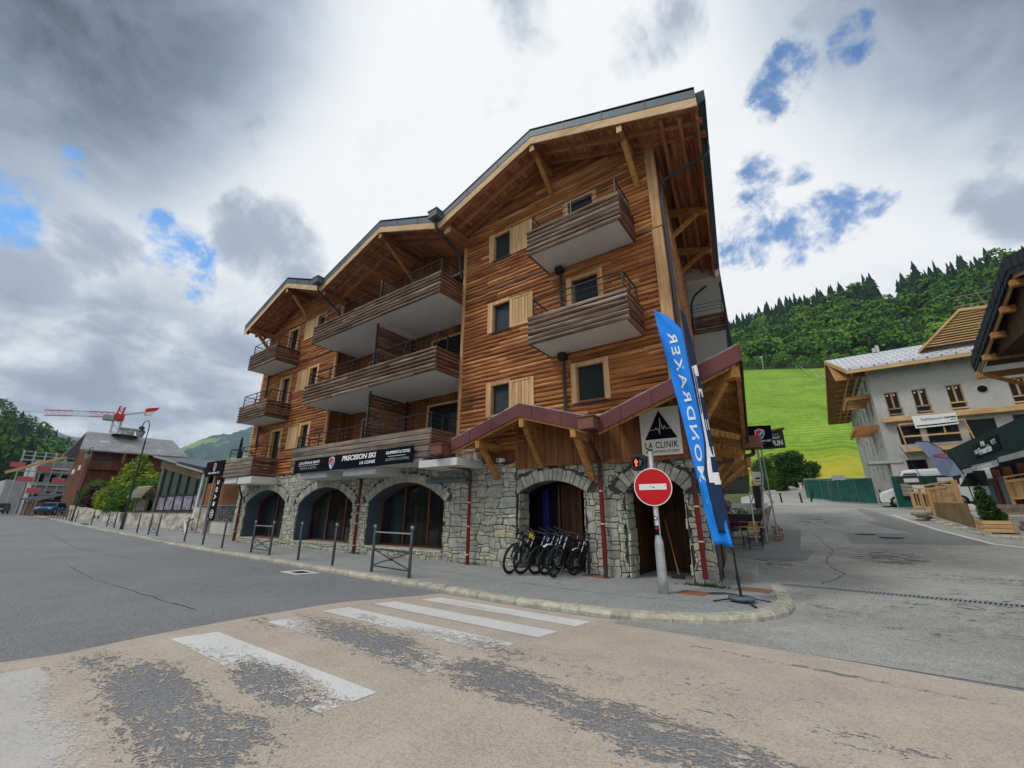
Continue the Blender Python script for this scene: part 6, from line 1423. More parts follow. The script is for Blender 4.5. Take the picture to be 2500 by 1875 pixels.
# --- glazed veranda
v = thing('glass_veranda', 'single-storey glazed veranda with weathered timber fascia and scenic panels above the white wall', 'building', (-42.5, 13, 1.7))
def vz(x): return 4.55 + (-36.7 - x) * (6.30 - 4.55) / 11.3       # underside of the lean-to roof
m = MB(); x0, x1 = -48.05, -36.75
m.prism([(x0, 12.5, 1.68), (x1, 12.5, 1.68), (x1, 12.5, vz(x1) - .75), (x0, 12.5, vz(x0) - .75)], (0, 0.03, 0)); m.build('glass', M['glassmirror'], v)
m = MB(); m.prism([(x0 - .1, 12.42, vz(x0) - .85), (x1 + .1, 12.42, vz(x1) - .75), (x1 + .1, 12.42, vz(x1)), (x0 - .1, 12.42, vz(x0))], (0, 0.10, 0)); m.build('timber_fascia', wood('weathered_fascia', (0.10, 0.06, 0.035), (0.24, 0.16, 0.10), (0.36, 0.27, 0.19), 'X'), v)
m = MB()
for i in range(6): x = x0 + (x1 - x0) * (0.12 + 0.176 * i); m.box(x - .06, 12.40, 1.68, x + .06, 12.5, vz(x) - .8)
m.box(x0 - .05, 12.40, 2.86, x1, 12.5, 2.96); m.box(x0 - .05, 12.39, 1.68, x1, 12.5, 1.76); m.build('mullions', M['blackmetal'], v)
m = MB(); m.box(x0 + 1.0, 12.34, 1.68, x0 + 1.2, 12.46, vz(x0) - .8); m.build('corner_post', M['greywoodZ'], v)
m = MB(); m.hexa([(x0 - .7, 11.9, vz(x0) + .03), (x1 + .6, 11.9, vz(x1) + .03), (x1 + .6, 20, vz(x1) + .03), (x0 - .7, 20, vz(x0) + .03), (x0 - .7, 11.9, vz(x0) + .2), (x1 + .6, 11.9, vz(x1) + .2), (x1 + .6, 20, vz(x1) + .35), (x0 - .7, 20, vz(x0) + .35)]); rr_ = m.build('roof', M['zincdark'], v)
m = MB()
for xa, xb, dz in ((x0 - .7, x0 + 6.0, 0.0), (x0 + 6.0, x1 + .6, 0.12)): m.prism([(xa, 11.88, vz(xa) + .02 - dz), (xb, 11.88, vz(xb) + .02 - dz), (xb, 11.88, vz(xb) + .16 - dz), (xa, 11.88, vz(xa) + .16 - dz)], (0, -0.05, 0))
m.build('gutter', M['galv'], rr_)
for q in range(5):                                         # scenic panels: blurred colour shapes only
    k = NT('scenic_panel_%s' % 'abcde'[q]); n = k.noise(3.2, 5, 0.7, k.mapv((1, 1, 1), loc=(q * 3.1, 0, q))); k.set(k.ramp(n, [(0.30, (0.05, 0.05, 0.09)), (0.45, (0.16, 0.12, 0.20)), (0.56, (0.36, 0.33, 0.40)), (0.72, (0.55, 0.56, 0.60))]), 0.4)
    xa = x0 + (x1 - x0) * (0.12 + 0.176 * q) + .1 if q else x0 + 1.3; xb = x0 + (x1 - x0) * (0.12 + 0.176 * (q + 1)) - .1; m = MB(); m.box(xa, 12.46, 1.80, min(xb, x1), 12.49, 2.84); m.build('panel', k.m, v)
m = MB(); m.box(-48.0, 20.0, 1.0, -36.7, 20.3, 5.0); m.box(-36.6, 12.8, 0.5, -36.4, 20.2, 4.6); m.box(-48.2, 12.6, 1, -48.0, 20.2, 6); m.build('side_wall', M['oldwood'], v)
# --- yard wall between the veranda and the chalet block
y = thing('yard_wall', 'brown boarded yard wall with a black rock strip and white base panel beside the stone corner', 'wall', (-32, 12.3, 0))
m = MB(); m.box(-36.3, 12.35, 2.08, -27.3, 12.45, 3.62); m.build('brown_panel', plain('brown_panel', (0.24, 0.095, 0.030), 0.7, var=0.15), y)
k = NT('black_rock_print'); k.set(k.ramp(k.noise(4, 7, 0.75), [(0.42, (0.02, 0.02, 0.02)), (0.6, (0.16, 0.16, 0.155)), (0.75, (0.45, 0.45, 0.43))]), 0.8)
m = MB(); m.box(-34.4, 12.34, 1.06, -27.3, 12.44, 2.03); m.build('rock_strip', k.m, y)
m = MB(); m.box(-36.3, 12.30, 2.02, -27.3, 12.46, 2.085); m.box(-34.4, 12.31, 0.99, -27.3, 12.45, 1.055); m.build('rail', M['galvdark'], y)
m = MB(); m.box(-34.3, 12.33, -0.1, -27.3, 12.44, 0.985); m.build('white_base', plain('cream_base', (0.56, 0.55, 0.48), 0.85, var=0.1), y)
m = MB(); m.box(-36.6, 12.0, -0.1, -34.35, 12.46, 1.95); m.build('rough_end', M['oldwall'], y)
m = MB(); m.tube([(-36.5, 12.1, 4.3), (-36.6, 12.05, 1.25), (-36.55, 11.6, 0.9), (-34.9, 11.3, 0.12)], 0.13, 12); tag(m.build('corner_pole', M['galv']), 'thick grey pole at the right corner of the glazed veranda', 'pole')
r_ = MB()
for i in range(26):
    x, yy = random.uniform(-39, -34.6), random.uniform(11.5, 12.2); s_ = random.uniform(.08, .22); r_.lathe([(0.0001, 0), (s_, 0.02), (s_ * .9, s_ * .35), (s_ * .4, s_ * .55), (0.0001, s_ * .55)], (x, yy, gz(x, yy) + .05), 6, rnd=random.random())
tag(r_.build('rubble', M['stone']), 'heap of broken stones at the foot of the veranda wall', 'rubble', kind='stuff')
# --- totem sign and vertical banner
t = thing('totem_sign', 'black PRECISION SKI box sign with shield on two posts left of the chalet block', 'sign', (-32.9, 11.4, 0))
m = MB(); m.box(-33.85, 11.22, 3.93, -31.0, 11.42, 4.90); m.build('panel', M['black'], t, bevel=0.01)
m = MB(); shield(m, (-32.35, 11.215, 4.50), ex, ey, 0.50); add_text(m, "PRECISION SKI", (-33.25, 11.215, 4.06), ex, ey, 1.75, 0.11, 0, 0.02); m.build('lettering', LET, t)
for x in (-33.5, -32.3): m = MB(); m.tube([(x, 11.32, 0), (x, 11.32, 3.95)], 0.055, 10); m.build('post', M['galvdark'], t)
b = thing('vertical_banner', 'narrow black banner with white sports lettering and a white badge, hanging beside the totem sign', 'banner', (-31.3, 11.25, 1.1))
m = MB(); m.prism([(-31.95, 11.25, 1.1), (-30.85, 11.25, 1.1), (-30.75, 11.25, 3.75), (-31.6, 11.25, 3.75)], (0, 0.02, 0)); m.build('cloth', M['black'], b)
m = MB(); add_text(m, "evoc", (-31.22, 11.245, 1.98), (0.02, 0, 1), (-1, 0, 0.02), 1.62, 0.32, 0, 0.02, 0, 1.4)
for q in ringpts((-31.38, 1.52), 0.24, 0.05): m.prism([(x, 11.246, z) for x, z in q], (0, -0.003, 0))
m.box(-31.50, 11.242, 1.56, -31.26, 11.246, 1.64); m.box(-31.46, 11.242, 1.40, -31.30, 11.246, 1.50); m.build('lettering', LET, b)
# ski/board shape leaning on the lowest balcony corner
m = MB(); pts = [(-0.16, 0), (0.16, 0), (0.20, .5), (0.17, 1.1), (0.08, 1.5), (0, 1.6), (-0.08, 1.5), (-0.17, 1.1), (-0.20, .5)]; m.prism([(-25.9 + a, 10.0 + 0.0 * b_, 4.1 + b_) for a, b_ in pts], (0, 0.03, 0)); tag(m.build('snowboard', M['black']), 'black board standing upright on the lowest left balcony', 'snowboard')
# --- wooden information shelter
s = thing('sign_shelter', 'small weathered timber notice shelter with shingled saddle roof on the low wall', 'notice board', (-50.8, 12.4, 1.68))
for x in (-52.3, -49.4): m = MB(); m.box(x - .12, 12.3, 1.68, x + .12, 12.5, 2.95); m.build('post', M['greywoodZ'], s)
m = MB(); m.box(-52.1, 12.38, 1.75, -49.6, 12.44, 2.8); m.build('board', M['greywoodZ'], s)
m = MB(); m.hexa([(-53.0, 11.75, 2.86), (-48.5, 11.75, 2.80), (-49.4, 12.4, 3.84), (-53.2, 12.4, 3.86), (-53.0, 11.75, 2.92), (-48.5, 11.75, 2.86), (-49.4, 12.4, 3.92), (-53.2, 12.4, 3.94)]); m.hexa([(-53.2, 12.4, 3.86), (-49.4, 12.4, 3.84), (-48.5, 13.05, 2.80), (-53.0, 13.05, 2.86), (-53.2, 12.4, 3.94), (-49.4, 12.4, 3.92), (-48.5, 13.05, 2.86), (-53.0, 13.05, 2.92)])
for i in range(7):
    for j in range(14): t0 = i / 7; x = -53.0 + j * .32; yy = 11.73 + .66 * t0; z = 2.93 + 1.0 * t0; m.box(x, yy - .04, z - .02, x + .3, yy + .06, z + .06, 0, random.random())
m.build('roof', wood('pale_shingles', (0.16, 0.14, 0.09), (0.34, 0.31, 0.22), (0.48, 0.45, 0.34), 'X'), s)
m = MB(); m.prism([(-53.15, 11.8, 2.9), (-53.15, 13.0, 2.9), (-53.25, 12.4, 3.8)], (0.06, 0, 0)); m.build('gable', M['oldwood'], s)
# --- street lamps
def lamp(label, x, y_, H, name='street_lamp', arm=2.2, sgn=-1):
    t = thing(name, label, 'street lamp', (x, y_, pz(x, y_)), 0, 'curved street lamps on the left pavement'); z0 = pz(x, y_)
    m = MB(); m.tube([(x, y_, z0), (x, y_, z0 + 1.2), (x, y_, z0 + H * .8)], [0.11, 0.075, 0.05], 10); top = z0 + H
    m.tube([(x, y_, z0 + H * .8), (x + .05, y_, top - .9), (x - .05, y_, top - .35), (x - .55, y_, top), (x - 1.3, y_, top + .05), (x - 1.75, y_, top - .02), (x - 1.95, y_, top - .25)], 0.035, 8); m.build('pole', M['zincdark'], t)
    c = Vector((x - 1.95, y_, top - .55)); m = MB(); m.lathe([(0.0001, .33), (0.05, .30), (0.16, .22), (0.22, .10), (0.12, .04), (0.20, -.02), (0.30, -.18), (0.36, -.22)], c, 14); h = m.build('lantern_cap', plain('green_bronze_lantern', (0.02, 0.055, 0.06), 0.4), t)
    m = MB(); m.lathe([(0.30, -.22), (0.20, -.62), (0.0001, -.64)], c, 14); m.build('lantern_glass', M['galv'], h)
    return t
lamp('tall dark street lamp with a single hanging lantern, rising in front of the slate roof', -41.9, 9.45, 8.2)
lamp('farther curved street lamp in front of the brown chalet gable', -64.8, 10.4, 7.9)
# --- big brown chalet with slate roof: ridge runs away from the street
c = thing('slate_roof_chalet', 'large brown timber chalet with a broad grey slate roof behind the shrubs', 'building', (-95, 17, 0.9))
X0 = -85.0; yL, yR2 = 12.2, 25.3
m = MB(); m.box(-95, yL + 1.3, 0.3, X0 + 0.0 - 1.4, yR2 - .6, 10.3); m.prism([(X0 - 1.4, yL + 1.3, 10.3), (-95, yL + 1.3, 10.3), (-90.5, yL + 1.3, 13.0)], (0, yR2 - yL - 2, 0)); m.build('wall', M['oldwood'], c)
m = MB(); m.hexa([(X0, yL, 10.1), (X0, yR2, 10.3), (-90.5, yR2 - 1.2, 13.4), (-90.5, yL + 1.0, 13.3), (X0, yL, 10.3), (X0, yR2, 10.5), (-90.5, yR2 - 1.2, 13.65), (-90.5, yL + 1.0, 13.57)]); m.hexa([(-96.5, yL, 10.0), (-90.5, yL + 1.0, 13.3), (-90.5, yR2 - 1.2, 13.4), (-96.5, yR2, 10.0), (-96.5, yL, 10.2), (-90.5, yL + 1.0, 13.56), (-90.5, yR2 - 1.2, 13.64), (-96.5, yR2, 10.2)])
k = NT('grey_slate_roofing'); br = k.N.new('ShaderNodeTexBrick'); br.inputs['Scale'].default_value = 1.0; br.inputs['Brick Width'].default_value = .55; br.inputs['Row Height'].default_value = .3; br.inputs['Mortar Size'].default_value = .02
k.L.new(k.mapv((1, 1, 1), rot=(0, 0, R(90))), br.inputs['Vector']); br.inputs['Color1'].default_value = (0.235, 0.245, 0.26, 1); br.inputs['Color2'].default_value = (0.30, 0.31, 0.325, 1); br.inputs['Mortar'].default_value = (0.10, 0.10, 0.11, 1)
k.set(k.mix(1.0, br.outputs[0], k.ramp(k.noise(.5, 5), [(.3, .75), (.7, 1.2)]), 'MULTIPLY'), 0.8); M['slateroof'] = k.m; rf = m.build('roof', M['slateroof'], c)
m = MB(); m.box(-91.2, 17.0, 13.0, -89.8, 18.6, 14.6); m.box(-91.4, 16.7, 14.6, -89.6, 18.9, 14.75); m.build('chimney', M['oldwall'], rf); m = MB(); m.box(-90.2, 15.9, 13.35, -88.4, 19.2, 13.47); m.build('dormer_hood', M['zincdark'], rf)
for yy in (15.1, 21.9): m = MB(); m.hexa([(-87.4, yy - .6, 11.66), (-87.4, yy + .6, 11.72), (-88.0, yy + .6, 12.06), (-88.0, yy - .6, 12.0), (-87.4, yy - .6, 11.76), (-87.4, yy + .6, 11.82), (-88.0, yy + .6, 12.16), (-88.0, yy - .6, 12.1)]); m.build('skylight', M['galv'], rf)
cw_ = wood('column_timber', (0.12, 0.05, 0.03), (0.26, 0.11, 0.06), (0.36, 0.18, 0.1), 'Z')
for yy in (13.65, 17.3, 19.9, 23): m = MB(); m.beam((X0 - .9, yy, 4.6), (X0 - .5, yy, 10.2), 0.3, 0.3); m.build('column', cw_, c)
#('column_timber', (0.12, 0.05, 0.03), (0.26, 0.11, 0.06), (0.36, 0.18, 0.1), 'Z'), c)
for zz in (4.4, 7.6):
    m = MB(); m.box(X0 - 1.4, yL + 1.4, zz, X0 - .3, yR2 - 1, zz + .22); 
    for i in range(60): yy = yL + 1.5 + i * .18; m.box(X0 - .42, yy, zz + .22, X0 - .36, yy + .10, zz + 1.1)
    m.box(X0 - .45, yL + 1.4, zz + 1.1, X0 - .32, yR2 - 1, zz + 1.2); m.build('balcony', M['oldwood'], c)
for yy, zz, nm in ((15.1, 8.3, 'window'), (18.6, 8.3, 'window'), (16.2, 5.0, 'window')):
    m = MB(); m.box(X0 - 1.42, yy - .55, zz, X0 - 1.36, yy + .6, zz + 1.1); m.build(nm, plain('blue_shutter', (0.02, 0.035, 0.07), 0.5) if zz > 8 and yy < 16 else M['glass'], c)
for q in ((-93.8, 7.2, -92.2, 7.9), (-90, 7.6, -88.6, 8.3)): m = MB(); m.box(q[0], yL + 1.22, q[1], q[2], yL + 1.3, q[3]); m.build('gable_window', M['offwhite'], c)
# --- concrete block under construction with scaffold
s = thing('scaffolded_building', 'grey unfinished concrete block wrapped in scaffolding with red netting, beyond the chalet', 'building', (-120, 14, 1))
k = NT('bare_concrete_far'); M['farconc'] = k.set(k.ramp(k.noise(.35, 5), [(.3, (0.26, 0.27, 0.28)), (.7, (0.42, 0.43, 0.44))]), .9)
m = MB(); m.box(-135, 12.4, 0.5, -119.5, 19.2, 11.0); m.box(-142, 9.6, 0.5, -126, 12.3, 7.5); m.build('wall', M['farconc'], s)
for yy, zz in ((13.1, 3.8), (14.6, 3.8), (16.2, 3.8), (13.1, 7.0), (14.6, 7.0), (16.2, 7.0)): m = MB(); m.box(-119.55, yy - .45, zz, -119.4, yy + .5, zz + 1.5); m.build('window', M['black'], s)
for zz in (3.4, 6.4, 9.4): m = MB(); m.box(-119.5, 12.0, zz, -118.4, 16.5, zz + .25); m.build('balcony', M['soffitw'], s)
m = MB()
for yy in (10.0, 11.4, 12.8, 14.2, 15.6, 17.0): m.tube([(-118.0, yy, 1), (-118.0, yy, 12.4)], .05, 5); m.tube([(-119.2, yy, 1), (-119.2, yy, 12.6)], .05, 5)
for zz in (2.9, 4.9, 6.9, 8.9, 10.9, 11.6, 12.3): m.tube([(-118.0, 9.8, zz), (-118.0, 17.2, zz)], .05, 5)
for zz in (4.8, 6.8, 8.8, 10.8): m.box(-119.1, 9.8, zz - .06, -118.1, 17.2, zz)
m.build('scaffold', M['galv'], s)
k = NT('red_netting'); k.set((0.50, 0.10, 0.11), .8); m = MB()
for zz, a, b_ in ((4.9, 11.8, 13.6), (6.9, 10.2, 12.2), (8.9, 12.2, 14.0), (9.4, 8.8, 10.6), (6.9, 14.6, 16.4)): m.box(-117.98, a, zz, -117.93, b_, zz + .9)
m.build('red_net', k.m, s)
m = MB(); m.beam((-117.5, 8.5, 8.3), (-117.5, 16.8, 12.6), .25, .5); m.build('sloping_edge', M['newwood'], s)
b = thing('cream_building', 'low cream building at the far left end of the street', 'building', (-150, 10, 1)); m = MB(); m.box(-160, 6.8, .8, -148, 11.5, 7.0); m.build('wall', plain('cream_wall', (0.42, 0.40, 0.33), .9), b); m = MB(); m.prism([(-147.8, 6.2, 6.6), (-147.8, 12, 6.6), (-147.8, 9.5, 8.8)], (-14, 0, 0)); m.build('roof', M['zincdark'], b)
b = thing('market_stall', 'dark awnings and wooden kiosks behind the parked cars', 'kiosk', (-106, 12.5, 1)); m = MB(); m.hexa([(-112, 10.8, 3.6), (-98, 11.6, 3.2), (-98, 13.8, 4.0), (-112, 13.5, 4.4), (-112, 10.8, 3.75), (-98, 11.6, 3.35), (-98, 13.8, 4.15), (-112, 13.5, 4.55)]); m.build('awning', M['zincdark'], b)
m = MB(); m.box(-111, 12, .9, -99, 14, 3.5); m.build('kiosk_wall', M['oldwood'], b); m = MB()
for x in (-110, -106, -102, -98.5): m.box(x - .1, 11.2, .9, x + .1, 11.4, 3.5)
m.build('post', M['greywoodZ'], b)
# --- tower crane
c = thing('tower_crane', 'red and white tower crane above the slate roof', 'crane', (-140, 25.2, 2))
m = MB()
def lattice(m, a, b_, w_, n, r_=.07, up=(0, 0, 1)):
    a, b_ = Vector(a), Vector(b_); d = (b_ - a); u = d.normalized(); s1 = u.cross(Vector(up)).normalized() * w_ / 2 if abs(u.dot(Vector(up))) < .9 else Vector((1, 0, 0)) * w_ / 2; s2 = s1.cross(u).normalized() * w_ / 2
    cs = [s1 + s2, -s1 + s2, -s1 - s2, s1 - s2]
    for q in cs: m.tube([a + q, b_ + q], r_, 4, caps=False)
    for i in range(n):
        p, q2 = a + d * i / n, a + d * (i + 1) / n
        for j in range(4): m.tube([p + cs[j], q2 + cs[(j + 1) % 4]], r_ * .6, 3, caps=False); m.tube([p + cs[j], p + cs[(j + 1) % 4]], r_ * .6, 3, caps=False)
lattice(m, (-140, 25.2, 2), (-140, 25.2, 23.8), 1.5, 14, .10); m.build('mast', M['galv'], c)
M['cranered'] = plain('crane_red', (0.50, 0.025, 0.02), .45)
m = MB(); m.box(-141, 24.3, 23.6, -139, 26.1, 25.2); lattice(m, (-140, 25.2, 25.2), (-140, 25.4, 27.3), 1.0, 2, .10); m.build('slewing_unit', M['cranered'], c)
m = MB(); m.box(-141.0, 22.5, 23.4, -139.0, 24.2, 24.6); m.build('cab', M['galvdark'], c)
m = MB(); lattice(m, (-140, 24.2, 24.9), (-140, 19.8, 24.3), 1.2, 4, .05); lattice(m, (-140, 17.0, 23.9), (-140, 12.6, 23.2), 1.2, 4, .05); m.build('jib', M['cranered'], c)
m = MB(); lattice(m, (-140, 19.8, 24.3), (-140, 17.0, 23.9), 1.2, 3, .04); m.tube([(-140, 12.6, 23.2), (-140, 6, 22.6)], .06, 4); m.build('jib_white', M['galv'], c)
m = MB(); m.beam((-140, 26.0, 25.3), (-140, 30.5, 26.9), 1.0, .3); m.build('counter_jib', M['galv'], c)
m = MB(); m.prism([(-140.6, 29.9, 26.6), (-140.6, 32.2, 27.6), (-140.6, 32.6, 28.5), (-140.6, 30.0, 27.7)], (1.2, 0, 0)); m.build('counterweight', M['cranered'], c)
m = MB(); m.prism([(-140.6, 30.2, 25.8), (-140.6, 31.6, 26.4), (-140.6, 32.1, 27.4), (-140.6, 29.9, 26.6)], (1.2, 0, 0)); m.build('ballast', M['white'], c)
# --- shrubs and conifers behind the wall
def gw(x): return float(np.interp(x, [-81, -70, -62, -56], [2.3, 1.95, 1.6, 1.5]))
shrub('shrub', 'big golden-green conifer shrub, tallest of the garden clump', (-64.5, 14.6, 1.5), [(0, 0, 1.2, 2.8, 2.0, 1.6), (-1.4, 0, 2.8, 2.6, 1.8, 1.6), (1.6, 0.2, 2.6, 2.6, 1.8, 1.5), (0.4, 0, 4.4, 1.7, 1.4, 1.5), (0.7, 0, 5.6, .6, .6, 1.2), (-3.4, .4, 3.2, 1.6, 1.3, 1.0), (3.6, .6, 3.2, 1.6, 1.3, 1.2)], 9500, 0.20, M['leaf_y'])
shrub('shrub', 'bright yellow-green shrub in front of the tall conifer shrub', (-66.8, 13.3, 1.6), [(0, 0, 1.2, 2.0, 1.1, 1.5), (-1.8, 0, 1.6, 1.5, 1.0, 1.4), (1.0, 0, 2.0, 1.2, 1.0, 1.0)], 6500, 0.14, M['leaf_y'])
shrub('shrub', 'rounded mid-green shrub hanging over the white wall', (-61.2, 13.1, 1.4), [(0, 0, 0.8, 2.0, 1.0, 1.2), (-1.8, 0, .6, 1.4, .9, 1.0), (1.2, 0, 1.7, 1.4, .9, 1.1), (0.0, 0, 2.2, 1.3, .9, .8)], 7000, 0.13, M['leaf_g'])
shrub('shrub', 'dark green shrub right behind the notice shelter', (-55.6, 13.6, 1.5), [(0, 0, 1.2, 1.9, 1.1, 1.4), (1.8, 0, 1.8, 1.9, 1.1, 1.5), (-1, 0, 2.5, 1.5, 1.1, 1.2), (3.6, .3, 1.0, 1.4, 1, 1)], 6000, 0.15, M['leaf_g'])
shrub('shrub', 'purple-leaved shrub at the left end of the garden clump', (-74.5, 13.3, 2.0), [(0, 0, .9, 1.8, 1.0, 1.6), (.5, 0, 2.0, 1.2, .9, .9), (-1.2, 0, .4, 1.2, .9, 1)], 4200, 0.15, M['leaf_p'])
shrub('shrub', 'small dark green shrub at the far left of the garden wall', (-79.5, 13.6, 2.2), [(0, 0, .8, 1.9, 1.1, 1.4), (2.2, .4, 2.3, 2.0, 1.2, 1.2)], 3500, 0.16, M['leaf_g'])
m = MB()
for _ in range(400):
    x = random.gauss(-55.0, .8); yy = kerb_y(x) + .3 + random.gauss(0, .1); z = pz(x, yy); a = random.uniform(0, 6.28); h = random.uniform(.06, .22); m.add([(x - .012, yy, z), (x + .012, yy, z), (x + .06 * math.cos(a), yy + .06 * math.sin(a), z + h)], [(0, 1, 2)])
tag(m.build('grass_tuft', M['leaf_g']), 'tuft of grass growing at the kerb edge on the left pavement', 'grass', kind='stuff')
m = MB()
for cx_, cy_, n_, sx_ in ((-2.35, 10.86, 260, .22), (-15.4, 10.82, 160, .3), (-9.3, 10.86, 120, .3), (-26.0, 10.8, 100, .3)):
    for _ in range(n_):
        x = random.gauss(cx_, sx_); yy = cy_ + random.gauss(0, .05); z = pz(x, yy); a = random.uniform(0, 6.28); h = random.uniform(.02, .09); m.add([(x - .010, yy, z), (x + .010, yy, z), (x + .04 * math.cos(a), yy + .04 * math.sin(a), z + h)], [(0, 1, 2)])
tag(m.build('moss', M['leaf_d']), 'moss and weeds growing at the feet of the downpipes', 'moss', kind='stuff')
# trees on the other side of the main street, seen mirrored in the veranda and shop glass
for i, (x, y_, s_) in enumerate(((-62, -17, 1.1), (-50, -20, 1.3), (-38, -17, 1.0), (-26, -19, 1.2), (-13, -18, 1.1), (-72, -22, 1.2))):
    shrub('tree', ('far left', 'second', 'third', 'fourth', 'nearest', 'leftmost hindmost')[i] + ' garden tree across the main street, mirrored in the veranda and shop glass', (x, y_, 0), [(0, 0, 3.2 * s_, 3.6 * s_, 3 * s_, 2.8 * s_), (2.6, 0, 2.4, 2.6, 2.4, 2.2), (-2.8, .5, 2.6, 2.6, 2.4, 2.4), (.5, 0, 6.0 * s_, 2.4, 2.2, 2.0)], 2600, .34, M['leaf_g'], 'tree', group='trees across the street', th=.2)
# --- cars
def car(name, label, cat, loc, rz, L_, W_, H_, hood, mat, roof_m=None, van=False):
    t = thing(name, label, cat, loc, rz); r = 0.33 if not van else 0.36; hw = W_ / 2
    # side outline along x (front at +x)
    if van: prof = [(-L_ / 2, .35), (-L_ / 2, H_ - .12), (-L_ / 2 + .12, H_), (L_ / 2 - 1.85, H_), (L_ / 2 - 1.5, H_ - .06), (L_ / 2 - .75, 1.22), (L_ / 2 - .10, .98), (L_ / 2, .62), (L_ / 2 - .02, .30)]
    else: prof = [(-L_ / 2, .35), (-L_ / 2 - .02, .75), (-L_ / 2 + .10, 1.0), (-L_ / 2 + .45, H_ - .08), (-L_ / 2 + .9, H_), (.15, H_), (.55, H_ - .07), (L_ / 2 - hood - .05, 1.0), (L_ / 2 - .18, .80), (L_ / 2, .58), (L_ / 2 - .03, .28)]
    m = MB(); vs = []; secs = [(-hw, .90, .94), (-hw * .98, 1.0, 1.0), (0, 1.01, 1.0), (hw * .98, 1.0, 1.0), (hw, .90, .94)]
    for y_, s1, s2 in ((-hw, .985, .93), (-hw * .93, 1.0, 1.0), (hw * .93, 1.0, 1.0), (hw, .985, .93)):
        for x, z in prof:
            taper = (1 - .13 * max(0, (z - 1.0)) / max(.3, H_ - 1.0)); vs.append((x * s1, y_ * taper, .28 + (z - .28) * s2))
    n = len(prof); fs = [(i * n + j, i * n + (j + 1) % n, (i + 1) * n + (j + 1) % n, (i + 1) * n + j) for i in range(3) for j in range(n)] + [tuple(range(n - 1, -1, -1)), tuple(range(3 * n, 4 * n))]
    m.add(vs, fs, 0, .5, False); m.build('body', mat, t, bevel=.04, local=True)
    g = MB()
    for s_ in (-1, 1):
        yy = hw * .975 * s_
        if van: pts = [(L_ / 2 - 1.55, 1.2), (L_ / 2 - .95, 1.2), (L_ / 2 - 1.55, H_ - .25), (L_ / 2 - 2.2, H_ - .25), (L_ / 2 - 2.2, 1.2)]
        else: pts = [(-L_ / 2 + .45, 1.0), (L_ / 2 - hood - .25, .98), (.35, H_ - .14), (-L_ / 2 + .85, H_ - .12)]
        g.prism([(x, yy * (1 - .13 * max(0, z - 1.0) / max(.3, H_ - 1.0)) + .012 * s_, z) for x, z in pts], (0, .01 * s_, 0))
    if van: g.prism([(L_ / 2 - .80, y_ * hw, 1.25) for y_ in (-.85, .85)] + [(L_ / 2 - 1.46, y_ * hw, H_ - .12) for y_ in (.76, -.76)], (.03, 0, .02))
    else: g.prism([(L_ / 2 - hood - .08, y_ * hw, 1.0) for y_ in (-.86, .86)] + [(.60, y_ * hw, H_ - .09) for y_ in (.78, -.78)], (.02, 0, .02))
    g.build('windows', M['glass'], t, local=True)
    for fx in (-L_ / 2 + .85, L_ / 2 - .85):
        for s_ in (-1, 1):
            m = MB(); m.lathe([(0.0001, -.1), (r * .9, -.1), (r, -.07), (r, .07), (r * .9, .1), (0.0001, .1)], (fx, (hw - .08) * s_, r), 20, axis='Y'); w_ = m.build('wheel', M['rubber'], t, local=True); m = MB(); m.lathe([(0.0001, -.112), (r * .6, -.105), (r * .62, .105), (0.0001, .112)], (fx, (hw - .08) * s_, r), 14, axis='Y'); m.build('rim', M['galvdark'], w_, local=True)
    for s_ in (-1, 1):
        m = MB(); xx = L_ / 2 - .12; m.box(xx - .1, (hw - .45) * s_, .68, xx + .13, (hw - .10) * s_, .84 if not van else .95); m.build('headlight', M['galv'], t, local=True, bevel=.03)
    m = MB(); m.box(L_ / 2 - .10, -hw * .9, .30, L_ / 2 + .04, hw * .9, .56); m.box(L_ / 2 - .02, -.5, .60, L_ / 2 + .02, .5, .74); m.build('bumper', M['plastic'], t, local=True, bevel=.02)
    return t
car('parked_car', 'blue hatchback parked behind the far bollards', 'car', (-82, 10.9, 1.28), R(-28), 4.1, 1.75, 1.5, .95, M['carblue'])
car('parked_car', 'dark off-road car cut by the left edge of the view', 'car', (-112, 8.9, 1.25), R(-15), 4.4, 1.85, 1.75, 1.05, M['cardark'])
# ================================================================== right side of the side street
k = NT('raw_concrete'); a_ = k.noise(.45, 6, .6); b_ = k.noise(3.2, 6, .7); c_ = k.voro(.8, k.mapv((1, 1, 1.2)), 'F1')
form = k.ramp(c_, [(0.0, .75), (.04, .75), (.06, 1.0)]); k.bump(b_, .25, .02)
M['concrete'] = k.set(k.mix(1.0, k.ramp(k.math('ADD', k.math('MULTIPLY', a_, .6), k.math('MULTIPLY', b_, .4)), [(.3, (.30, .30, .285)), (.5, (.42, .42, .40)), (.7, (.52, .52, .49))]), form, 'MULTIPLY'), .9)
cb = thing('concrete_building', 'raw concrete building under construction with timber window frames and pale tiled roof', 'building', (12, 50, 3))
YC = 50.0; XA, XB = 6.06, 34.0
cw = []; 
for x in (6.90, 8.78, 10.98, 14.60, 17.5, 20.4): cw.append((x, x + .98, 10.2, 12.45))
lw = [(7.15, 8.6, 7.6, 9.25), (9.0, 11.0, 7.6, 9.25), (11.5, 13.2, 6.95, 9.3), (14.2, 16.4, 7.2, 9.4), (7.15, 8.45, 4.9, 6.25), (9.2, 10.4, 4.9, 6.2), (17.6, 20, 7.2, 9.4)]
m = MB(); wall_with_holes(m, XA, XB, 1.5, 15.1, YC, YC + .35, cw + lw)
swn = [(t_, t_ + 1.0, z_, z_ + 2.0) for t_ in (2, 5.5, 9, 12.5, 16, 19.5) for z_ in (4.6, 7.7, 10.8)] + [(t_, t_ + 1.0, 13.4, 14.6) for t_ in (2, 5.5, 9, 12.5)]
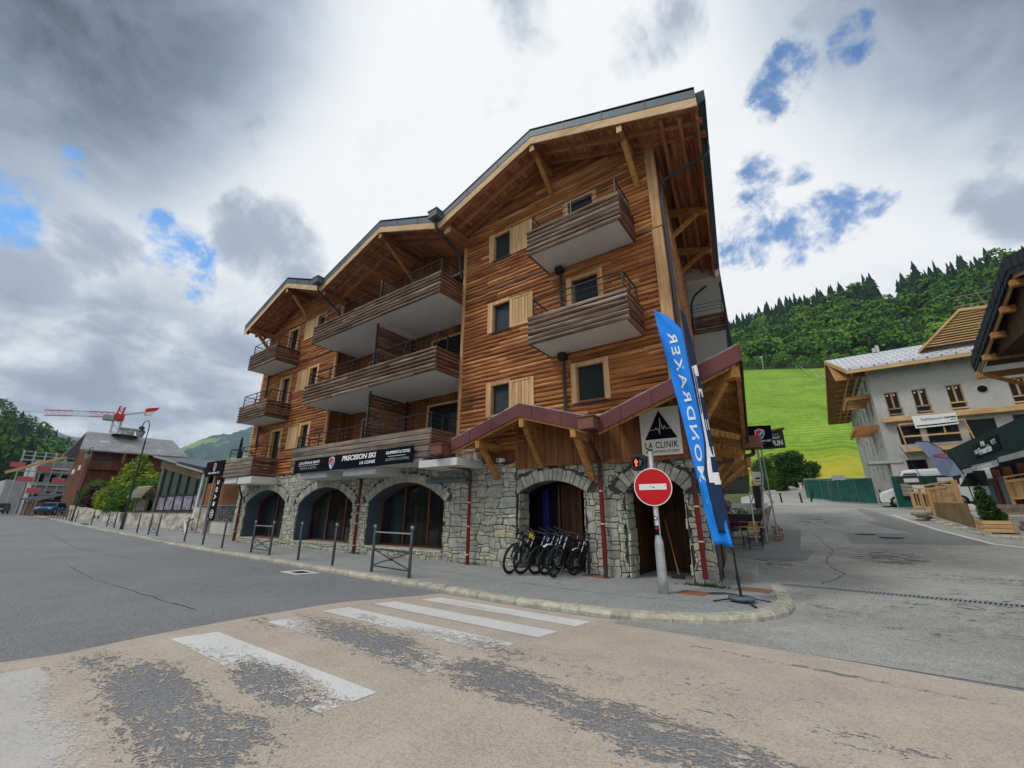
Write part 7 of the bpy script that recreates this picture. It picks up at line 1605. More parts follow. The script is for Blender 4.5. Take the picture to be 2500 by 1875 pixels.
def wall_side(m, x, y0, y1, z0, z1, holes):
    ys_ = sorted({y0, y1, *[YC + h[0] for h in holes], *[YC + h[1] for h in holes]})
    for a, b in zip(ys_, ys_[1:]):
        cs = sorted([(h[2], h[3]) for h in holes if YC + h[0] <= a + 1e-6 and YC + h[1] >= b - 1e-6]); z = z0
        for c, d in cs:
            if c > z: m.box(x, a, z, x + .35, b, c, 0, .5)
            z = max(z, d)
        if z < z1: m.box(x, a, z, x + .35, b, z1, 0, .5)
wall_side(m, XA, YC + .352, 74, 1.5, 14.9, swn); m.box(XA + .35, 74, 1.5, XB, 74.3, 14.9)
m.build('wall', M['concrete'], cb); m = MB(); m.box(XA + .9, YC + 1.0, 2, XB, 73.5, 14.6); m.build('dark_interior', M['black'], cb)
for (a, b, c, d) in cw:
    f = MB(); t_ = .08; yq = YC + .10
    for p in ((a, a + t_, c, d), (b - t_, b, c, d), (a + t_, b - t_, d - t_, d), ((a + b) / 2 - .07, (a + b) / 2 + .07, c + .75, d - t_), (a + t_, b - t_, c, c + t_)): f.box(p[0], yq, p[2], p[1], yq + .08, p[3])
    w_ = f.build('window', M['newwoodZ'], cb); g = MB(); g.box(a + .02, yq + .09, c + .02, b - .02, yq + .11, d - .02); g.build('pane', M['glass'], w_)
    f = MB(); f.box(a - .03, YC - .06, c + .62, b + .03, YC - .02, c + .74); f.box(a - .03, YC - .06, c + .12, b + .03, YC - .02, c + .24); f.build('guard_rail', M['greywoodZ'] if a < 9 else M['logred2'] if 'logred2' in M else M['newwood'], w_)
    f = MB()
    for q in (a + .16, (a + b) / 2 + .12): f.box(q, yq - .006, d - .34, q + .12, yq + .085, d - .20)
    f.build('sticker', M['white'], w_)
for (a, b, c, d) in lw:
    f = MB(); yq = YC + .10
    for p in ((a, a + .07, c, d), (b - .07, b, c, d), (a, b, d - .07, d), (a, b, c, c + .07)): f.box(p[0], yq, p[2], p[1], yq + .07, p[3])
    w_ = f.build('window', M['frame'], cb); g = MB(); g.box(a, yq + .08, c, b, yq + .10, d); g.build('pane', M['glass'], w_)
m = MB(); m.lathe([(.30, -.02), (.36, -.02), (.36, .12), (.30, .12), (.30, -.02)], (13.1, YC - .02, 11.8), 24, axis='Y'); m.lathe([(0.0001, .01), (.30, .01), (.30, .02), (0.0001, .02)], (13.1, YC - .02, 11.8), 24, axis='Y', mat=1); m.build('round_window', [M['concrete'], M['black']], cb)
# roofs
m = MB(); m.hexa([(4.5, 48.6, 14.75), (34, 48.6, 14.75), (34, 55.5, 17.9), (3.6, 55.5, 17.9), (4.5, 48.6, 14.95), (34, 48.6, 14.95), (34, 55.5, 18.1), (3.6, 55.5, 18.1)]); m.hexa([(3.6, 55.5, 17.9), (34, 55.5, 17.9), (34, 76, 14.5), (3.6, 76, 14.5), (3.6, 55.5, 18.1), (34, 55.5, 18.1), (34, 76, 14.7), (3.6, 76, 14.7)])
k = NT('pale_grey_stepped_tiles'); br = k.N.new('ShaderNodeTexBrick'); br.offset = .5; br.inputs['Scale'].default_value = 1.0; br.inputs['Brick Width'].default_value = .9; br.inputs['Row Height'].default_value = .62; br.inputs['Mortar Size'].default_value = .07
k.L.new(k.mapv((1, 1, 1)), br.inputs['Vector']); br.inputs['Color1'].default_value = (.62, .63, .66, 1); br.inputs['Color2'].default_value = (.54, .55, .58, 1); br.inputs['Mortar'].default_value = (.20, .21, .24, 1)
M['paletile'] = k.set(br.outputs[0], .45, 0, .5); rf = m.build('roof', M['paletile'], cb)
m = MB(); m.hexa([(3.65, 50, 14.2), (XA, 50, 14.2), (XA, 55.5, 17.72), (3.65, 55.5, 17.72), (3.65, 50, 14.3), (XA, 50, 14.3), (XA, 55.5, 17.85), (3.65, 55.5, 17.85)]); m.hexa([(3.65, 55.5, 17.72), (XA, 55.5, 17.72), (XA, 76, 14.32), (3.65, 76, 14.32), (3.65, 55.5, 17.85), (XA, 55.5, 17.85), (XA, 76, 14.45), (3.65, 76, 14.45)]); m.build('verge_soffit', M['porchbeam'], rf)
m = MB(); m.prism([(4.45, 48.55, 14.42), (34, 48.55, 14.42), (34, 48.55, 14.72), (4.45, 48.55, 14.72)], (0, .12, 0)); m.prism([(4.4, 48.55, 14.5), (4.4, 48.55, 14.95), (3.5, 55.5, 18.1), (3.5, 55.5, 17.7)], (.1, 0, 0)); m.prism([(3.5, 55.5, 17.7), (3.5, 55.5, 18.1), (3.5, 76, 14.7), (3.5, 76, 14.3)], (.1, 0, 0)); m.build('timber_verge', M['newwood'], rf)
m = MB()
for i in range(26): x = 4.9 + i * 1.1; m.box(x, 48.7, 14.45, x + .12, YC, 14.62)
for y_ in np.arange(50.5, 75, 1.6): z = 14.75 + (y_ - 48.6) * .4565 if y_ < 55.5 else 17.9 - (y_ - 55.5) * .166; m.box(4.35, y_, z - .35, XA + .1, y_ + .14, z - .12)
for x in (4.7, 5.4): m.box(x, 50, 14.3, x + .1, 75, 14.42)
m.build('rafters', M['newwood'], rf); m = MB(); m.box(8.0, 55.3, 18.05, 8.25, 55.6, 18.8); m.box(7.7, 55.3, 18.1, 7.95, 55.6, 18.55); m.build('vent_pipe', M['galv'], rf)
m = MB(); za = 19.15; m.hexa([(13.4, 54, za), (24, 54, za - .2), (24, 66, za), (13.4, 66, za), (13.4, 54, za + .2), (24, 54, za), (24, 66, za + .2), (13.4, 66, za + .2)])
m.hexa([(13.4, 50, 19.0), (13.4, 62, 19.0), (10.2, 62, 15.9), (10.2, 50, 15.9), (13.4, 50, 19.25), (13.4, 62, 19.25), (10.2, 62, 16.15), (10.2, 50, 16.15)]); m.hexa([(13.4, 50, 19.0), (30, 50, 17.4), (30, 62, 17.4), (13.4, 62, 19.0), (13.4, 50, 19.25), (30, 50, 17.65), (30, 62, 17.65), (13.4, 62, 19.25)])
m.build('upper_roof', M['newwood'], rf)
m = MB()
for i in range(12): z = 16.2 + i * .23; x = 10.6 + i * .24; m.box(x, 50.1, z, 20, 50.2, z + .10)
m.build('upper_gable_boards', M['newwood'], rf); m = MB(); m.box(14.5, 51, 15, 30, 51.3, 18.2); m.build('upper_wall', M['concrete'], cb)
m = MB(); 
for z in (19.6, 20.5): m.tube([(13.2, 50.4, z), (20, 50.4, z - .1)], .045, 5)
m.tube([(15.4, 50.6, 18.8), (14.8, 50.3, 20.7)], .045, 5); m.build('roof_rail', M['greywoodZ'], rf)
m = MB(); m.box(6.25, 49.35, 9.62, 34, 49.8, 10.05); m.build('canopy_beam', M['newwood'], cb, bevel=.02)
# timber balconies on the corner and unfinished guard frames
for i, (z, y_) in enumerate(((12.55, 53), (9.5, 52))):
    m = MB(); m.beam((4.3, 51.2 - i * .4, z), (XA, 51.2 - i * .4, z + .02), .12, .35); m.beam((4.3, 51.2 - i * .4, z), (4.3, 57, z), .14, .35)
    for q in range(5): m.box(4.4, 51.8 + q * 1.1, z - .12, XA, 52.0 + q * 1.1, z + .10)
    m.build('balcony_frame', M['porchbeam'] if i else M['oldtim'] if 'oldtim' in M else M['porchbeam'], cb)
m = MB(); m.box(4.6, 49.9, 6.05, 6.9, 52, 6.3); m.build('concrete_slab', M['concrete'], cb)
m = MB(); m.box(7.25, 48.8, 6.85, 11.6, YC, 7.02); m.build('balcony_slab', M['newwood'], cb)
m = MB()
for (p, q) in (((7.3, 48.85, 7.0), (7.15, 48.85, 9.3)), ((11.5, 48.85, 7.0), (11.2, 48.85, 9.2)), ((7.2, 48.85, 8.15), (11.4, 48.85, 8.15)), ((7.15, 48.85, 9.25), (11.25, 48.85, 9.2)), ((7.3, 48.85, 7.1), (11.5, 48.85, 7.1)), ((9.9, 48.85, 8.2), (9.9, 48.85, 9.2))): m.beam(p, q, .09, .12)
m.build('guard_frame', M['newwood'], cb)
m = MB(); m.tube([(4.9, 50.5, 2.5), (4.2, 50.2, 7.9)], .09, 8); m.build('rubbish_pole', M['galv'], cb)
m = MB(); m.box(4.0, 62, 4.3, 6.2, 64, 4.55); m.build('rear_slab', M['concrete'], cb)
# banner
b = thing('site_banner', 'white builder banner with grey and black lettering under the long timber beam', 'banner', (9.4, 48.7, 9.3))
def bp_(px, py, pz_): u, v_ = px / 2.75, py / 1.1; return Vector((8.10 + 2.72 * u + .05 * (1 - v_) * (1 - u), 48.70 - pz_ - .05 * math.sin(u * 3.1), 8.76 + 1.08 * v_ + .10 * u * (1 - v_) - .03 * math.sin(u * 3.1)))
m = MB(); vs = [tuple(bp_(2.75 * i / 12, 1.1 * j / 4, 0)) for j in range(5) for i in range(13)]; m.add(vs, [(j * 13 + i, j * 13 + i + 1, (j + 1) * 13 + i + 1, (j + 1) * 13 + i) for j in range(4) for i in range(12)], 0, .5, True); m.build('cloth', M['white'], b)
m = MB(); add_text(m, "Etablissement", (0, 0, 0), (1, 0, 0), (0, 1, 0), 1.38, .26, 3, .02, mapper=lambda x, y, z: bp_(x + .52, y + .62, z + .012)); add_text(m, "Lanvers", (0, 0, 0), (1, 0, 0), (0, 1, 0), .72, .20, 4, .04, mapper=lambda x, y, z: bp_(x + 1.98, y + .64, z + .012))
for (u0, u1, v0, v1, mt_) in ((.1, 2.7, .14, .24, 4), (2.3, 2.65, .46, .52, 4)):
    for i in range(8): a, c = u0 + (u1 - u0) * i / 8, u0 + (u1 - u0) * (i + 1) / 8; m.prism([bp_(a, v0, .012), bp_(c, v0, .012), bp_(c, v1, .012), bp_(a, v1, .012)], (0, -.004, 0), mt_)
m.build('lettering', LET, b)
# ---- green site fence, boards, vans
f = thing('site_fence', 'dark green netted site fence curving round the concrete building', 'fence', (2, 50, 2.7))
FP = [(-0.7, 58.0), (-0.45, 55.5), (0.72, 53.2), (1.3, 50.3), (1.9, 47.4), (2.9, 44.6), (3.85, 42.2)]
def fence_panel(p, q, par, h=2.0, bulge=.12):
    m = MB(); n, nz_ = 14, 8; d = Vector((q[0] - p[0], q[1] - p[1], 0)); nrm = Vector((-d.y, d.x, 0)).normalized(); vs = []
    for j in range(nz_ + 1):
        for i in range(n + 1):
            u = i / n; x, y_ = p[0] + d.x * u, p[1] + d.y * u; z = gz(x, y_) + .06 + (h - .08) * j / nz_ - .05 * math.sin(u * math.pi) * (j == nz_); bb = bulge * math.sin(u * math.pi) * math.sin(j / nz_ * math.pi) * (.6 + .6 * noise.noise(Vector((x * 1.2, y_, z)))) + .03 * noise.noise(Vector((x * 3, y_ * 3, z * 3))); vs.append((x + nrm.x * bb, y_ + nrm.y * bb, z))
    m.add(vs, [(j * (n + 1) + i, j * (n + 1) + i + 1, (j + 1) * (n + 1) + i + 1, (j + 1) * (n + 1) + i) for j in range(nz_) for i in range(n)], 0, .5, True); m.build('netting', M['greenmesh'], par)
    m = MB()
    for x, y_ in (p, q): m.tube([(x, y_, gz(x, y_)), (x, y_, gz(x, y_) + h + .03)], .03, 6)
    m.tube([(p[0], p[1], gz(*p) + h), (q[0], q[1], gz(*q) + h)], .02, 5); m.tube([(p[0], p[1], gz(*p) + .08), (q[0], q[1], gz(*q) + .08)], .02, 5); m.build('fence_frame', M['galv'], par)
for p, q in zip(FP, FP[1:]): fence_panel(p, q, f)
f2 = thing('site_fence', 'second run of green fence far behind the curved one, by the yellow meadow edge', 'fence', (3, 62, 4)); fence_panel((-0.6, 62), (2.4, 61), f2, 1.9); fence_panel((2.4, 61), (5.6, 60), f2, 1.9)
f3 = thing('notice_fence', 'short green fence panel carrying black framed notice boards in front of the white vans', 'fence', (5.2, 36.5, 2)); fence_panel((4.3, 37.0), (7.6, 37.0), f3, 2.1, .02)
for (xa, xb) in ((4.60, 5.85), (6.15, 7.4)):
    m = MB(); m.box(xa, 36.86, 2.72, xb, 36.92, 4.0); nb_ = m.build('notice_board', M['zincdark'], f3); m = MB()
    for j in range(9): m.box(xa + .08, 36.85, 2.82 + j * .085, xa + .08 + random.uniform(.35, .6), 36.858, 2.85 + j * .085)
    m.box(xa + .62, 36.845, 2.95, xb - .08, 36.858, 3.45); m.box(xa + .30, 36.845, 3.62, xb - .25, 36.858, 3.86); m.build('notice', M['offwhite'], nb_)
car('parked_van', 'white van parked behind the notice boards, only its nose showing at the left', 'van', (6.35, 39.6, gz(4.5, 39)), R(176), 5.2, 2.0, 2.45, 1.0, M['vanwhite'], van=True)
car('parked_van', 'second white van parked nearer to the sports shop', 'van', (9.0, 37.6, gz(6.5, 37.2) + .1), R(172), 5.0, 2.0, 2.35, 1.0, M['vanwhite'], van=True)
m = MB(); m.hexa([(1.9, 58, 3.6), (3.1, 58, 3.6), (3.1, 59, 3.6), (1.9, 59, 3.6), (1.95, 58, 5.75), (3.05, 58, 5.75), (3.05, 59, 5.75), (1.95, 59, 5.75)]); tag(m.build('tarpaulin_stack', M['galv']), 'white wrapped stack of material standing just behind the green fence', 'building material')
# ---- sports shop with the dark roof on the right edge
sh = thing('sports_shop_building', 'timber sports shop on the right edge with dark slate roof and black-green fascia', 'building', (9, 28, 1))
XS = 7.6
def sy(y7): return y7 * XS / 7.0
def szv(z7): return 1.6 + (z7 - 1.6) * XS / 7.0
m = MB(); m.prism([(XS, sy(35.5), szv(4.12)), (XS, sy(20), szv(3.86)), (XS, sy(20), szv(5.18)), (XS, sy(35.4), szv(5.34))], (.18, 0, 0)); fa = m.build('shop_fascia', plain('black_green_fascia', (0.010, 0.026, 0.032), .75, var=.2, spec=.15), sh)
m = MB(); m.box(XS - .04, sy(26.85), szv(4.36), XS - .005, sy(30.5), szv(5.02)); m.build('name_panel', M['black'], fa, bevel=.03)
m = MB(); exs, eys = (0, -1, 0), (0, 0, 1); xl_ = XS - .045
add_text(m, "FB", (xl_, sy(29.15), szv(4.76)), exs, eys, .62, .24, 0, .03); add_text(m, "SKI", (xl_, sy(30.35), szv(4.52)), exs, eys, .58, .22, 0, .01); add_text(m, "Freeride", (xl_, sy(29.7), szv(4.42)), exs, eys, 1.95, .36, 0, .03); add_text(m, "VTT", (xl_, sy(27.75), szv(4.66)), exs, eys, .66, .22, 0, .01)
m.build('lettering', LET, fa)
m = MB()
for y0_, y1_ in ((35.3, 31.3), (31.1, 27.4), (27.2, 21)): m.prism([(XS - .15, sy(y0_), szv(3.82)), (XS - .15, sy(y1_), szv(3.72)), (XS - .15, sy(y1_), szv(3.96)), (XS - .15, sy(y0_), szv(4.04))], (.02, 0, 0))
m.build('awning_valance', plain('grey_valance', (.32, .33, .34), .8), fa)
m = MB(); add_text(m, "FB FREERIDE", (XS - .155, sy(30.3), szv(3.79)), exs, eys, 2.3, .14, 0, .01); m.build('valance_lettering', LET, fa)
m = MB(); m.box(XS + 1.2, sy(19), 1.4, XS + 1.4, sy(35.5), szv(4.1)); m.box(XS, sy(35.3), 1.2, XS + 8, sy(35.6), szv(5.2)); m.build('shop_front', M['black'], sh)
for y7 in (34.4, 32.6, 30.9, 29.0, 27.2, 25): m = MB(); m.box(XS + .9, sy(y7) - .12, 1.6, XS + 1.19, sy(y7) + .12, szv(3.9)); m.build('timber_pillar', M['oldwood'], sh)
for y7 in (33.5, 31.6): m = MB(); m.box(XS + .9, sy(y7) - .45, 2.2, XS + 1.0, sy(y7) + .45, szv(3.5)); m.build('poster_door', M['zinc'], sh)
# raised deck, wall and steps
m = MB(); m.prism([(5.35, 25.9, .4), (5.5, 33.0, 1.0), (9, 38, 1.2), (9, 27, .5)], (0, 0, 1.15)); m.build('deck', M['concrete'], sh)
m = MB(); m.prism([(5.34, 26.4, .3), (5.1, 31.2, .9), (5.1, 31.2, 2.25), (5.34, 26.4, 2.10)], (-.06, 0, 0)); m.build('rusty_wall', wood('rust_streaked_wall', (.07, .045, .02), (.22, .15, .07), (.36, .30, .20), 'Z'), sh)
for i in range(7): m = MB(); m.box(6.55, 26.2 + i * .34 - .6, .6, 9.6, 26.9 + i * .34, 1.05 + i * .17); m.build('step', M['greywoodZ'], sh)
# dark slate roof: gable towards the street
XR = 7.7; kx = XR / 7.0
def rp(y7, z7): return (sy2(y7), szr(z7))
sy2 = lambda v: v * kx; szr = lambda v: 1.6 + (v - 1.6) * kx
ap = (sy2(20.4), szr(10.1)); lo_ = (sy2(26.6), szr(8.25)); near = (sy2(20.4) - (sy2(26.6) - sy2(20.4)), szr(8.25))
m = MB(); m.prism([(XR, lo_[0], lo_[1]), (XR, ap[0], ap[1]), (XR, ap[0], ap[1] + .22), (XR, lo_[0], lo_[1] + .22)], (9, 0, 0)); m.prism([(XR, near[0], near[1]), (XR, ap[0], ap[1]), (XR, ap[0], ap[1] + .22), (XR, near[0], near[1] + .22)], (9, 0, 0)); rf = m.build('roof', M['zincdark'], sh)
m = MB(); n = 26
for row, (dx, dz) in enumerate(((-.02, .02), (-.05, -.24), (-.02, -.46))):
    for i in range(n):
        t0, t1 = i / n, (i + .93) / n; y0_, z0_ = ap[0] + (lo_[0] - ap[0]) * t0, ap[1] + (lo_[1] - ap[1]) * t0; y1_, z1_ = ap[0] + (lo_[0] - ap[0]) * t1, ap[1] + (lo_[1] - ap[1]) * t1
        m.prism([(XR + dx, y0_, z0_ + dz), (XR + dx, y1_, z1_ + dz), (XR + dx, y1_, z1_ + dz + .26), (XR + dx, y0_, z0_ + dz + .26)], (-.05 - .02 * (i % 2), 0, 0), 0, random.random())
        y0n, y1n = 2 * ap[0] - y0_, 2 * ap[0] - y1_; m.prism([(XR + dx, y0n, z0_ + dz), (XR + dx, y1n, z1_ + dz), (XR + dx, y1n, z1_ + dz + .26), (XR + dx, y0n, z0_ + dz + .26)], (-.05 - .02 * (i % 2), 0, 0), 0, random.random())
m.build('verge_slates', plain('blue_black_slate', (.024, .031, .044), .8, var=.35, scale=2, spec=.2), rf)
m = MB()
for s_ in (1, -1):
    e = lo_ if s_ > 0 else near; m.prism([(XR + .04, e[0], e[1] - .62), (XR + .04, ap[0], ap[1] - .62), (XR + .04, ap[0], ap[1] - .40), (XR + .04, e[0], e[1] - .40)], (.06, 0, 0))
m.build('barge_board', M['newwood'], rf)
for t_ in (0.02, .25, .5, .75, .98):
    y_ = ap[0] + (lo_[0] - ap[0]) * t_; z_ = ap[1] + (lo_[1] - ap[1]) * t_ - .62; m = MB(); m.box(XR - .12, y_ - .11, z_ - .28, XR + 3, y_ + .11, z_); m.build('purlin', M['porchbeam'], rf, bevel=.02)
    if 0.05 < t_: y_ = 2 * ap[0] - y_; m = MB(); m.box(XR - .12, y_ - .11, z_ - .28, XR + 3, y_ + .11, z_); m.build('purlin', M['porchbeam'], rf, bevel=.02)
m = MB(); m.prism([(XR + .3, lo_[0] - .2, lo_[1] - .3), (XR + .3, ap[0], ap[1] - .3), (XR + .3, near[0] + .2, near[1] - .3)], (3, 0, 0)); 
m.build('soffit', M['boarddark'], rf); m = MB(); m.box(XR + 2.2, sy(19), szv(5.3), XR + 8, lo_[0] - 1.2, lo_[1]); m.build('upper_wall', M['boarddark'], sh)
m = MB(); m.beam((XR + 2.2, lo_[0] - 1.0, lo_[1] - 2.2), (XR + .3, lo_[0] - .2, lo_[1] - .8), .16, .18); m.build('brace', M['porchbeam'], rf)
# wooden railings of the ramp
def railing(label, pts, h=1.15, posts=True, zb=0.0):
    t = thing('timber_railing', label, 'railing', (pts[0][0], pts[0][1], pts[0][2]), 0, 'timber railings of the shop ramp')
    for a, b in zip(pts, pts[1:]):
        a, b = Vector(a), Vector(b); m = MB(); m.beam(a + Vector((0, 0, h)), b + Vector((0, 0, h)), .14, .06); m.build('handrail', M['newwood'], t)
        m = MB(); m.beam(a + Vector((0, 0, h - .22)), b + Vector((0, 0, h - .22)), .05, .12); m.beam(a + Vector((0, 0, .12)), b + Vector((0, 0, .12)), .05, .12); m.build('rail', M['newwood'], t)
        m = MB(); n = int((b - a).length / .17)
        for i in range(n): p = a.lerp(b, (i + .5) / n); m.box(p.x - .022, p.y - .022, p.z + .16, p.x + .022, p.y + .022, p.z + h - .24)
        m.build('balusters', M['newwoodZ'], t)
        for q, w_ in ((0, .1), (.5, .1), (1, .18)): m = MB(); p = a.lerp(b, q); m.beam(p - Vector((0, 0, .75)), p + Vector((0, 0, h + .02)), w_, w_); m.build('post', M['newwoodZ'], t)
railing('short timber railing nearest the stone trough', [(4.45, 32.4, 1.95), (5.05, 31.4, 1.85)], 1.1)
railing('longer timber railing stepping up to the big orange end post', [(5.0, 31.6, 2.0), (5.55, 28.6, 2.05)], 1.15)
railing('timber railing at the top of the steps by the right edge', [(8.0, 31.6, 2.3), (8.3, 26.5, 2.3)], 1.15)
t = thing('stone_trough', 'round mossy stone trough on the pavement below the railing', 'planter', (4.35, 30.3, 1.35)); m = MB(); m.lathe([(0.0001, 0), (.22, 0), (.26, .12), (.42, .14), (.44, .34), (.36, .36), (.32, .30), (0.0001, .30)], (4.35, 30.3, gz(4.35, 30.3) + .12), 16); m.build('bowl', M['kerb'], t)
p = thing('planter_box', 'wooden planter box with a dark conifer in front of the wooden steps', 'planter', (5.5, 24.7, 1.0)); m = MB(); zb = gz(5.5, 24.8) + .12
for i in range(3): m.box(5.16, 24.5, zb + i * .15, 5.98, 24.56, zb + i * .15 + .135); m.box(5.16, 24.5 + .65, zb + i * .15, 5.98, 25.21, zb + i * .15 + .135); m.box(5.12, 24.5, zb + i * .15, 5.17, 25.2, zb + i * .15 + .135); m.box(5.97, 24.5, zb + i * .15, 6.02, 25.2, zb + i * .15 + .135)
m.build('box', M['newwood'], p); m = MB(); m.box(5.18, 24.57, zb + .2, 5.96, 25.14, zb + .40); m.build('soil', M['mortar'], p)
shrub('conifer_shrub', 'small dark conifer growing in the wooden planter box', (5.52, 24.85, zb + .4), [(0, 0, .35, .30, .28, .40), (-.02, 0, .75, .27, .26, .36), (-.05, 0, 1.1, .17, .17, .28), (.28, 0, .2, .2, .18, .22)], 4200, .05, M['leaf_d'], 'shrub', th=.03)
# second feather flag
g = thing('feather_flag', 'small grey-blue feather flag with faded red lettering in front of the sports shop', 'flag', (6.4, 34.5, 2)); m = MB(); FX = [(5.55, 5.85), (6.1, 5.80), (6.6, 5.3), (6.95, 4.6), (7.15, 3.85), (6.6, 3.75), (6.25, 3.9), (6.0, 4.8)]
m.prism([(x, 34.5 + .1 * math.sin(x * 4), z) for x, z in FX], (0, .012, 0)); m.build('cloth', M['flaggrey'], g); m = MB(); m.tube([(7.3, 34.5, 1.9), (7.18, 34.5, 3.9), (6.98, 34.5, 4.65), (6.62, 34.5, 5.35), (6.1, 34.5, 5.84), (5.6, 34.5, 5.9)], .028, 6); m.build('pole', M['blackmetal'], g)
m = MB(); m.beam((6.15, 34.40, 4.98), (6.75, 34.36, 5.02), .01, .10, (0, 0, 1)); m.build('lettering', M['logored'], g)
g = thing('feather_flag', 'furled thin flag on a curved black pole between the notice boards', 'flag', (5.7, 36.2, 2)); m = MB(); m.tube([(6.0, 36.2, 1.95), (5.75, 36.2, 3.5), (5.3, 36.2, 5.2), (5.05, 36.2, 5.9)], .022, 6); m.build('pole', M['blackmetal'], g); m = MB(); m.prism([(5.75, 36.2, 3.5), (5.9, 36.2, 3.2), (6.05, 36.2, 2.75), (5.92, 36.2, 2.75)], (0, .01, 0)); m.build('cloth', M['flaggrey'], g)
# ================================================================== restaurant corner at the left of the side street
def chair(label, x, y_, rz):
    z = gz(x, y_) + .012; t = thing('bistro_chair', label, 'chair', (x, y_, z), rz, 'folding bistro chairs at the terrace'); w_ = .42
    for s_ in (-1, 1):
        m = MB(); m.beam((s_ * w_ / 2, -.22, 0), (s_ * w_ / 2, .20, .46), .022, .016); m.build('leg', M['blackmetal'], t, local=True); m = MB(); m.beam((s_ * w_ / 2, .24, 0), (s_ * w_ / 2, -.20, .86), .022, .016); m.build('leg', M['blackmetal'], t, local=True)
    m = MB()
    for i in range(4): m.box(-w_ / 2, -.18 + i * .10, .455, w_ / 2, -.10 + i * .10, .475)
    m.build('seat', M['newwood'], t, local=True); m = MB()
    for z_ in (.70, .80): m.box(-w_ / 2, -.205, z_ - .04, w_ / 2, -.185, z_ + .035)
    m.build('backrest', M['newwood'], t, local=True); m = MB(); m.beam((-w_ / 2, .1, .15), (w_ / 2, .1, .15), .02, .02); m.build('stretcher', M['blackmetal'], t, local=True); return t
chair('nearest bistro chair, at the corner of the terrace next to the flag', -2.12, 19.0, 0.1); chair('bistro chair left of the nearest one, half behind the blue flag', -2.75, 19.1, 0.0)
chair('bistro chair in the second row against the terrace table', -2.3, 20.6, 3.1)
def table(label, x, y_):
    z = gz(x, y_); t = thing('bistro_table', label, 'table', (x, y_, z), 0, 'terrace tables'); m = MB(); 
    for i in range(6): m.box(-.7, -.35 + i * .12, .72, .7, -.24 + i * .12, .745)
    m.build('tabletop', M['newwood'], t, local=True)
    for a in (-.55, .55): m = MB(); m.beam((a, -.3, 0), (a, .3, .72), .025, .02); m.beam((a, .3, 0), (a, -.3, .72), .025, .02); m.build('leg', M['blackmetal'], t, local=True)
table('slatted terrace table in front of the nearest chairs', -2.5, 19.8); table('second slatted terrace table farther up the side street', -2.7, 21.6)
pl_ = thing('flower_trough', 'long dark planter full of pale and green plants between terrace and street', 'planter', (-2.6, 22.4, .7)); m = MB(); m.box(-3.5, 22.2, .9, -1.95, 22.7, 1.62); m.build('trough', M['zincdark'], pl_)
m = MB(); leaf_cloud(m, [(-3.1, 22.4, 1.72, .5, .3, .2), (-2.6, 22.4, 1.72, .45, .3, .2), (-2.2, 22.4, 1.70, .35, .3, .2)], 1500, .04); m.build('plants', leafmat('silvery_leaves', (.26, .28, .17)), pl_); m = MB(); m.box(-3.6, 23.2, 1.9, -1.85, 23.3, 2.12); m.build('pale_board', M['white'], pl_)
for (x, y_, z, lb) in ((-2.86, 17.3, 2.3, 'upper hanging basket of pink flowers under the eaves'), (-2.80, 17.9, 1.88, 'middle hanging basket of dark red flowers'), (-2.70, 18.6, 1.15, 'lowest pot of red flowers beside the terrace')):
    t = thing('flower_basket', lb, 'flowers', (x, y_, z), 0, 'flower baskets at the restaurant front'); m = MB(); leaf_cloud(m, [(x, y_, z + .12, .22, .22, .16)], 420, .028); m.build('flowers', leafmat('pink_petals', (.42, .03, .16)) if z > 2 else leafmat('dark_red_petals', (.20, .01, .04)), t); m = MB(); m.lathe([(0.0001, -.18), (.12, -.16), (.18, 0), (.17, .02), (0.0001, 0)], (x, y_, z), 12); m.build('basket', M['mortar'], t)
w_ = thing('street_counter', 'narrow bleached timber counter on a black stand at the terrace corner', 'counter', (-1.9, 21.6, .7)); m = MB(); m.hexa([(-2.02, 20.6, 1.16), (-1.78, 20.6, 1.16), (-1.72, 23.6, 1.95), (-1.95, 23.6, 1.95), (-2.02, 20.6, 1.22), (-1.78, 20.6, 1.22), (-1.72, 23.6, 2.0), (-1.95, 23.6, 2.0)]); m.build('top', M['greywoodZ'], w_); m = MB(); m.box(-1.96, 20.7, .5, -1.84, 20.82, 1.16); m.build('end_post', M['greywoodZ'], w_)
m = MB(); m.box(-2.32, 22.9, .8, -2.02, 23.2, 2.9); m.build('black_stand', M['plastic'], w_); m = MB(); leaf_cloud(m, [(-2.15, 23.0, 3.05, .22, .2, .16)], 260, .04); m.build('yellow_flowers', leafmat('yellow_petals', (.50, .42, .05)), w_)
m = MB()
for i in range(9): x = -1.66 + random.uniform(-.05, .05); z = .62 + (i // 2) * .12; m.tube([(x, 21.4 + (i % 2) * .7, z + gz(-1.6, 21.5) - .55), (x + .25, 21.5 + (i % 2) * .7, z + gz(-1.6, 21.5) - .52)], .055, 8)
tag(m.build('log_pile', M['greywoodZ']), 'short stack of cut round logs beside the timber counter', 'firewood')
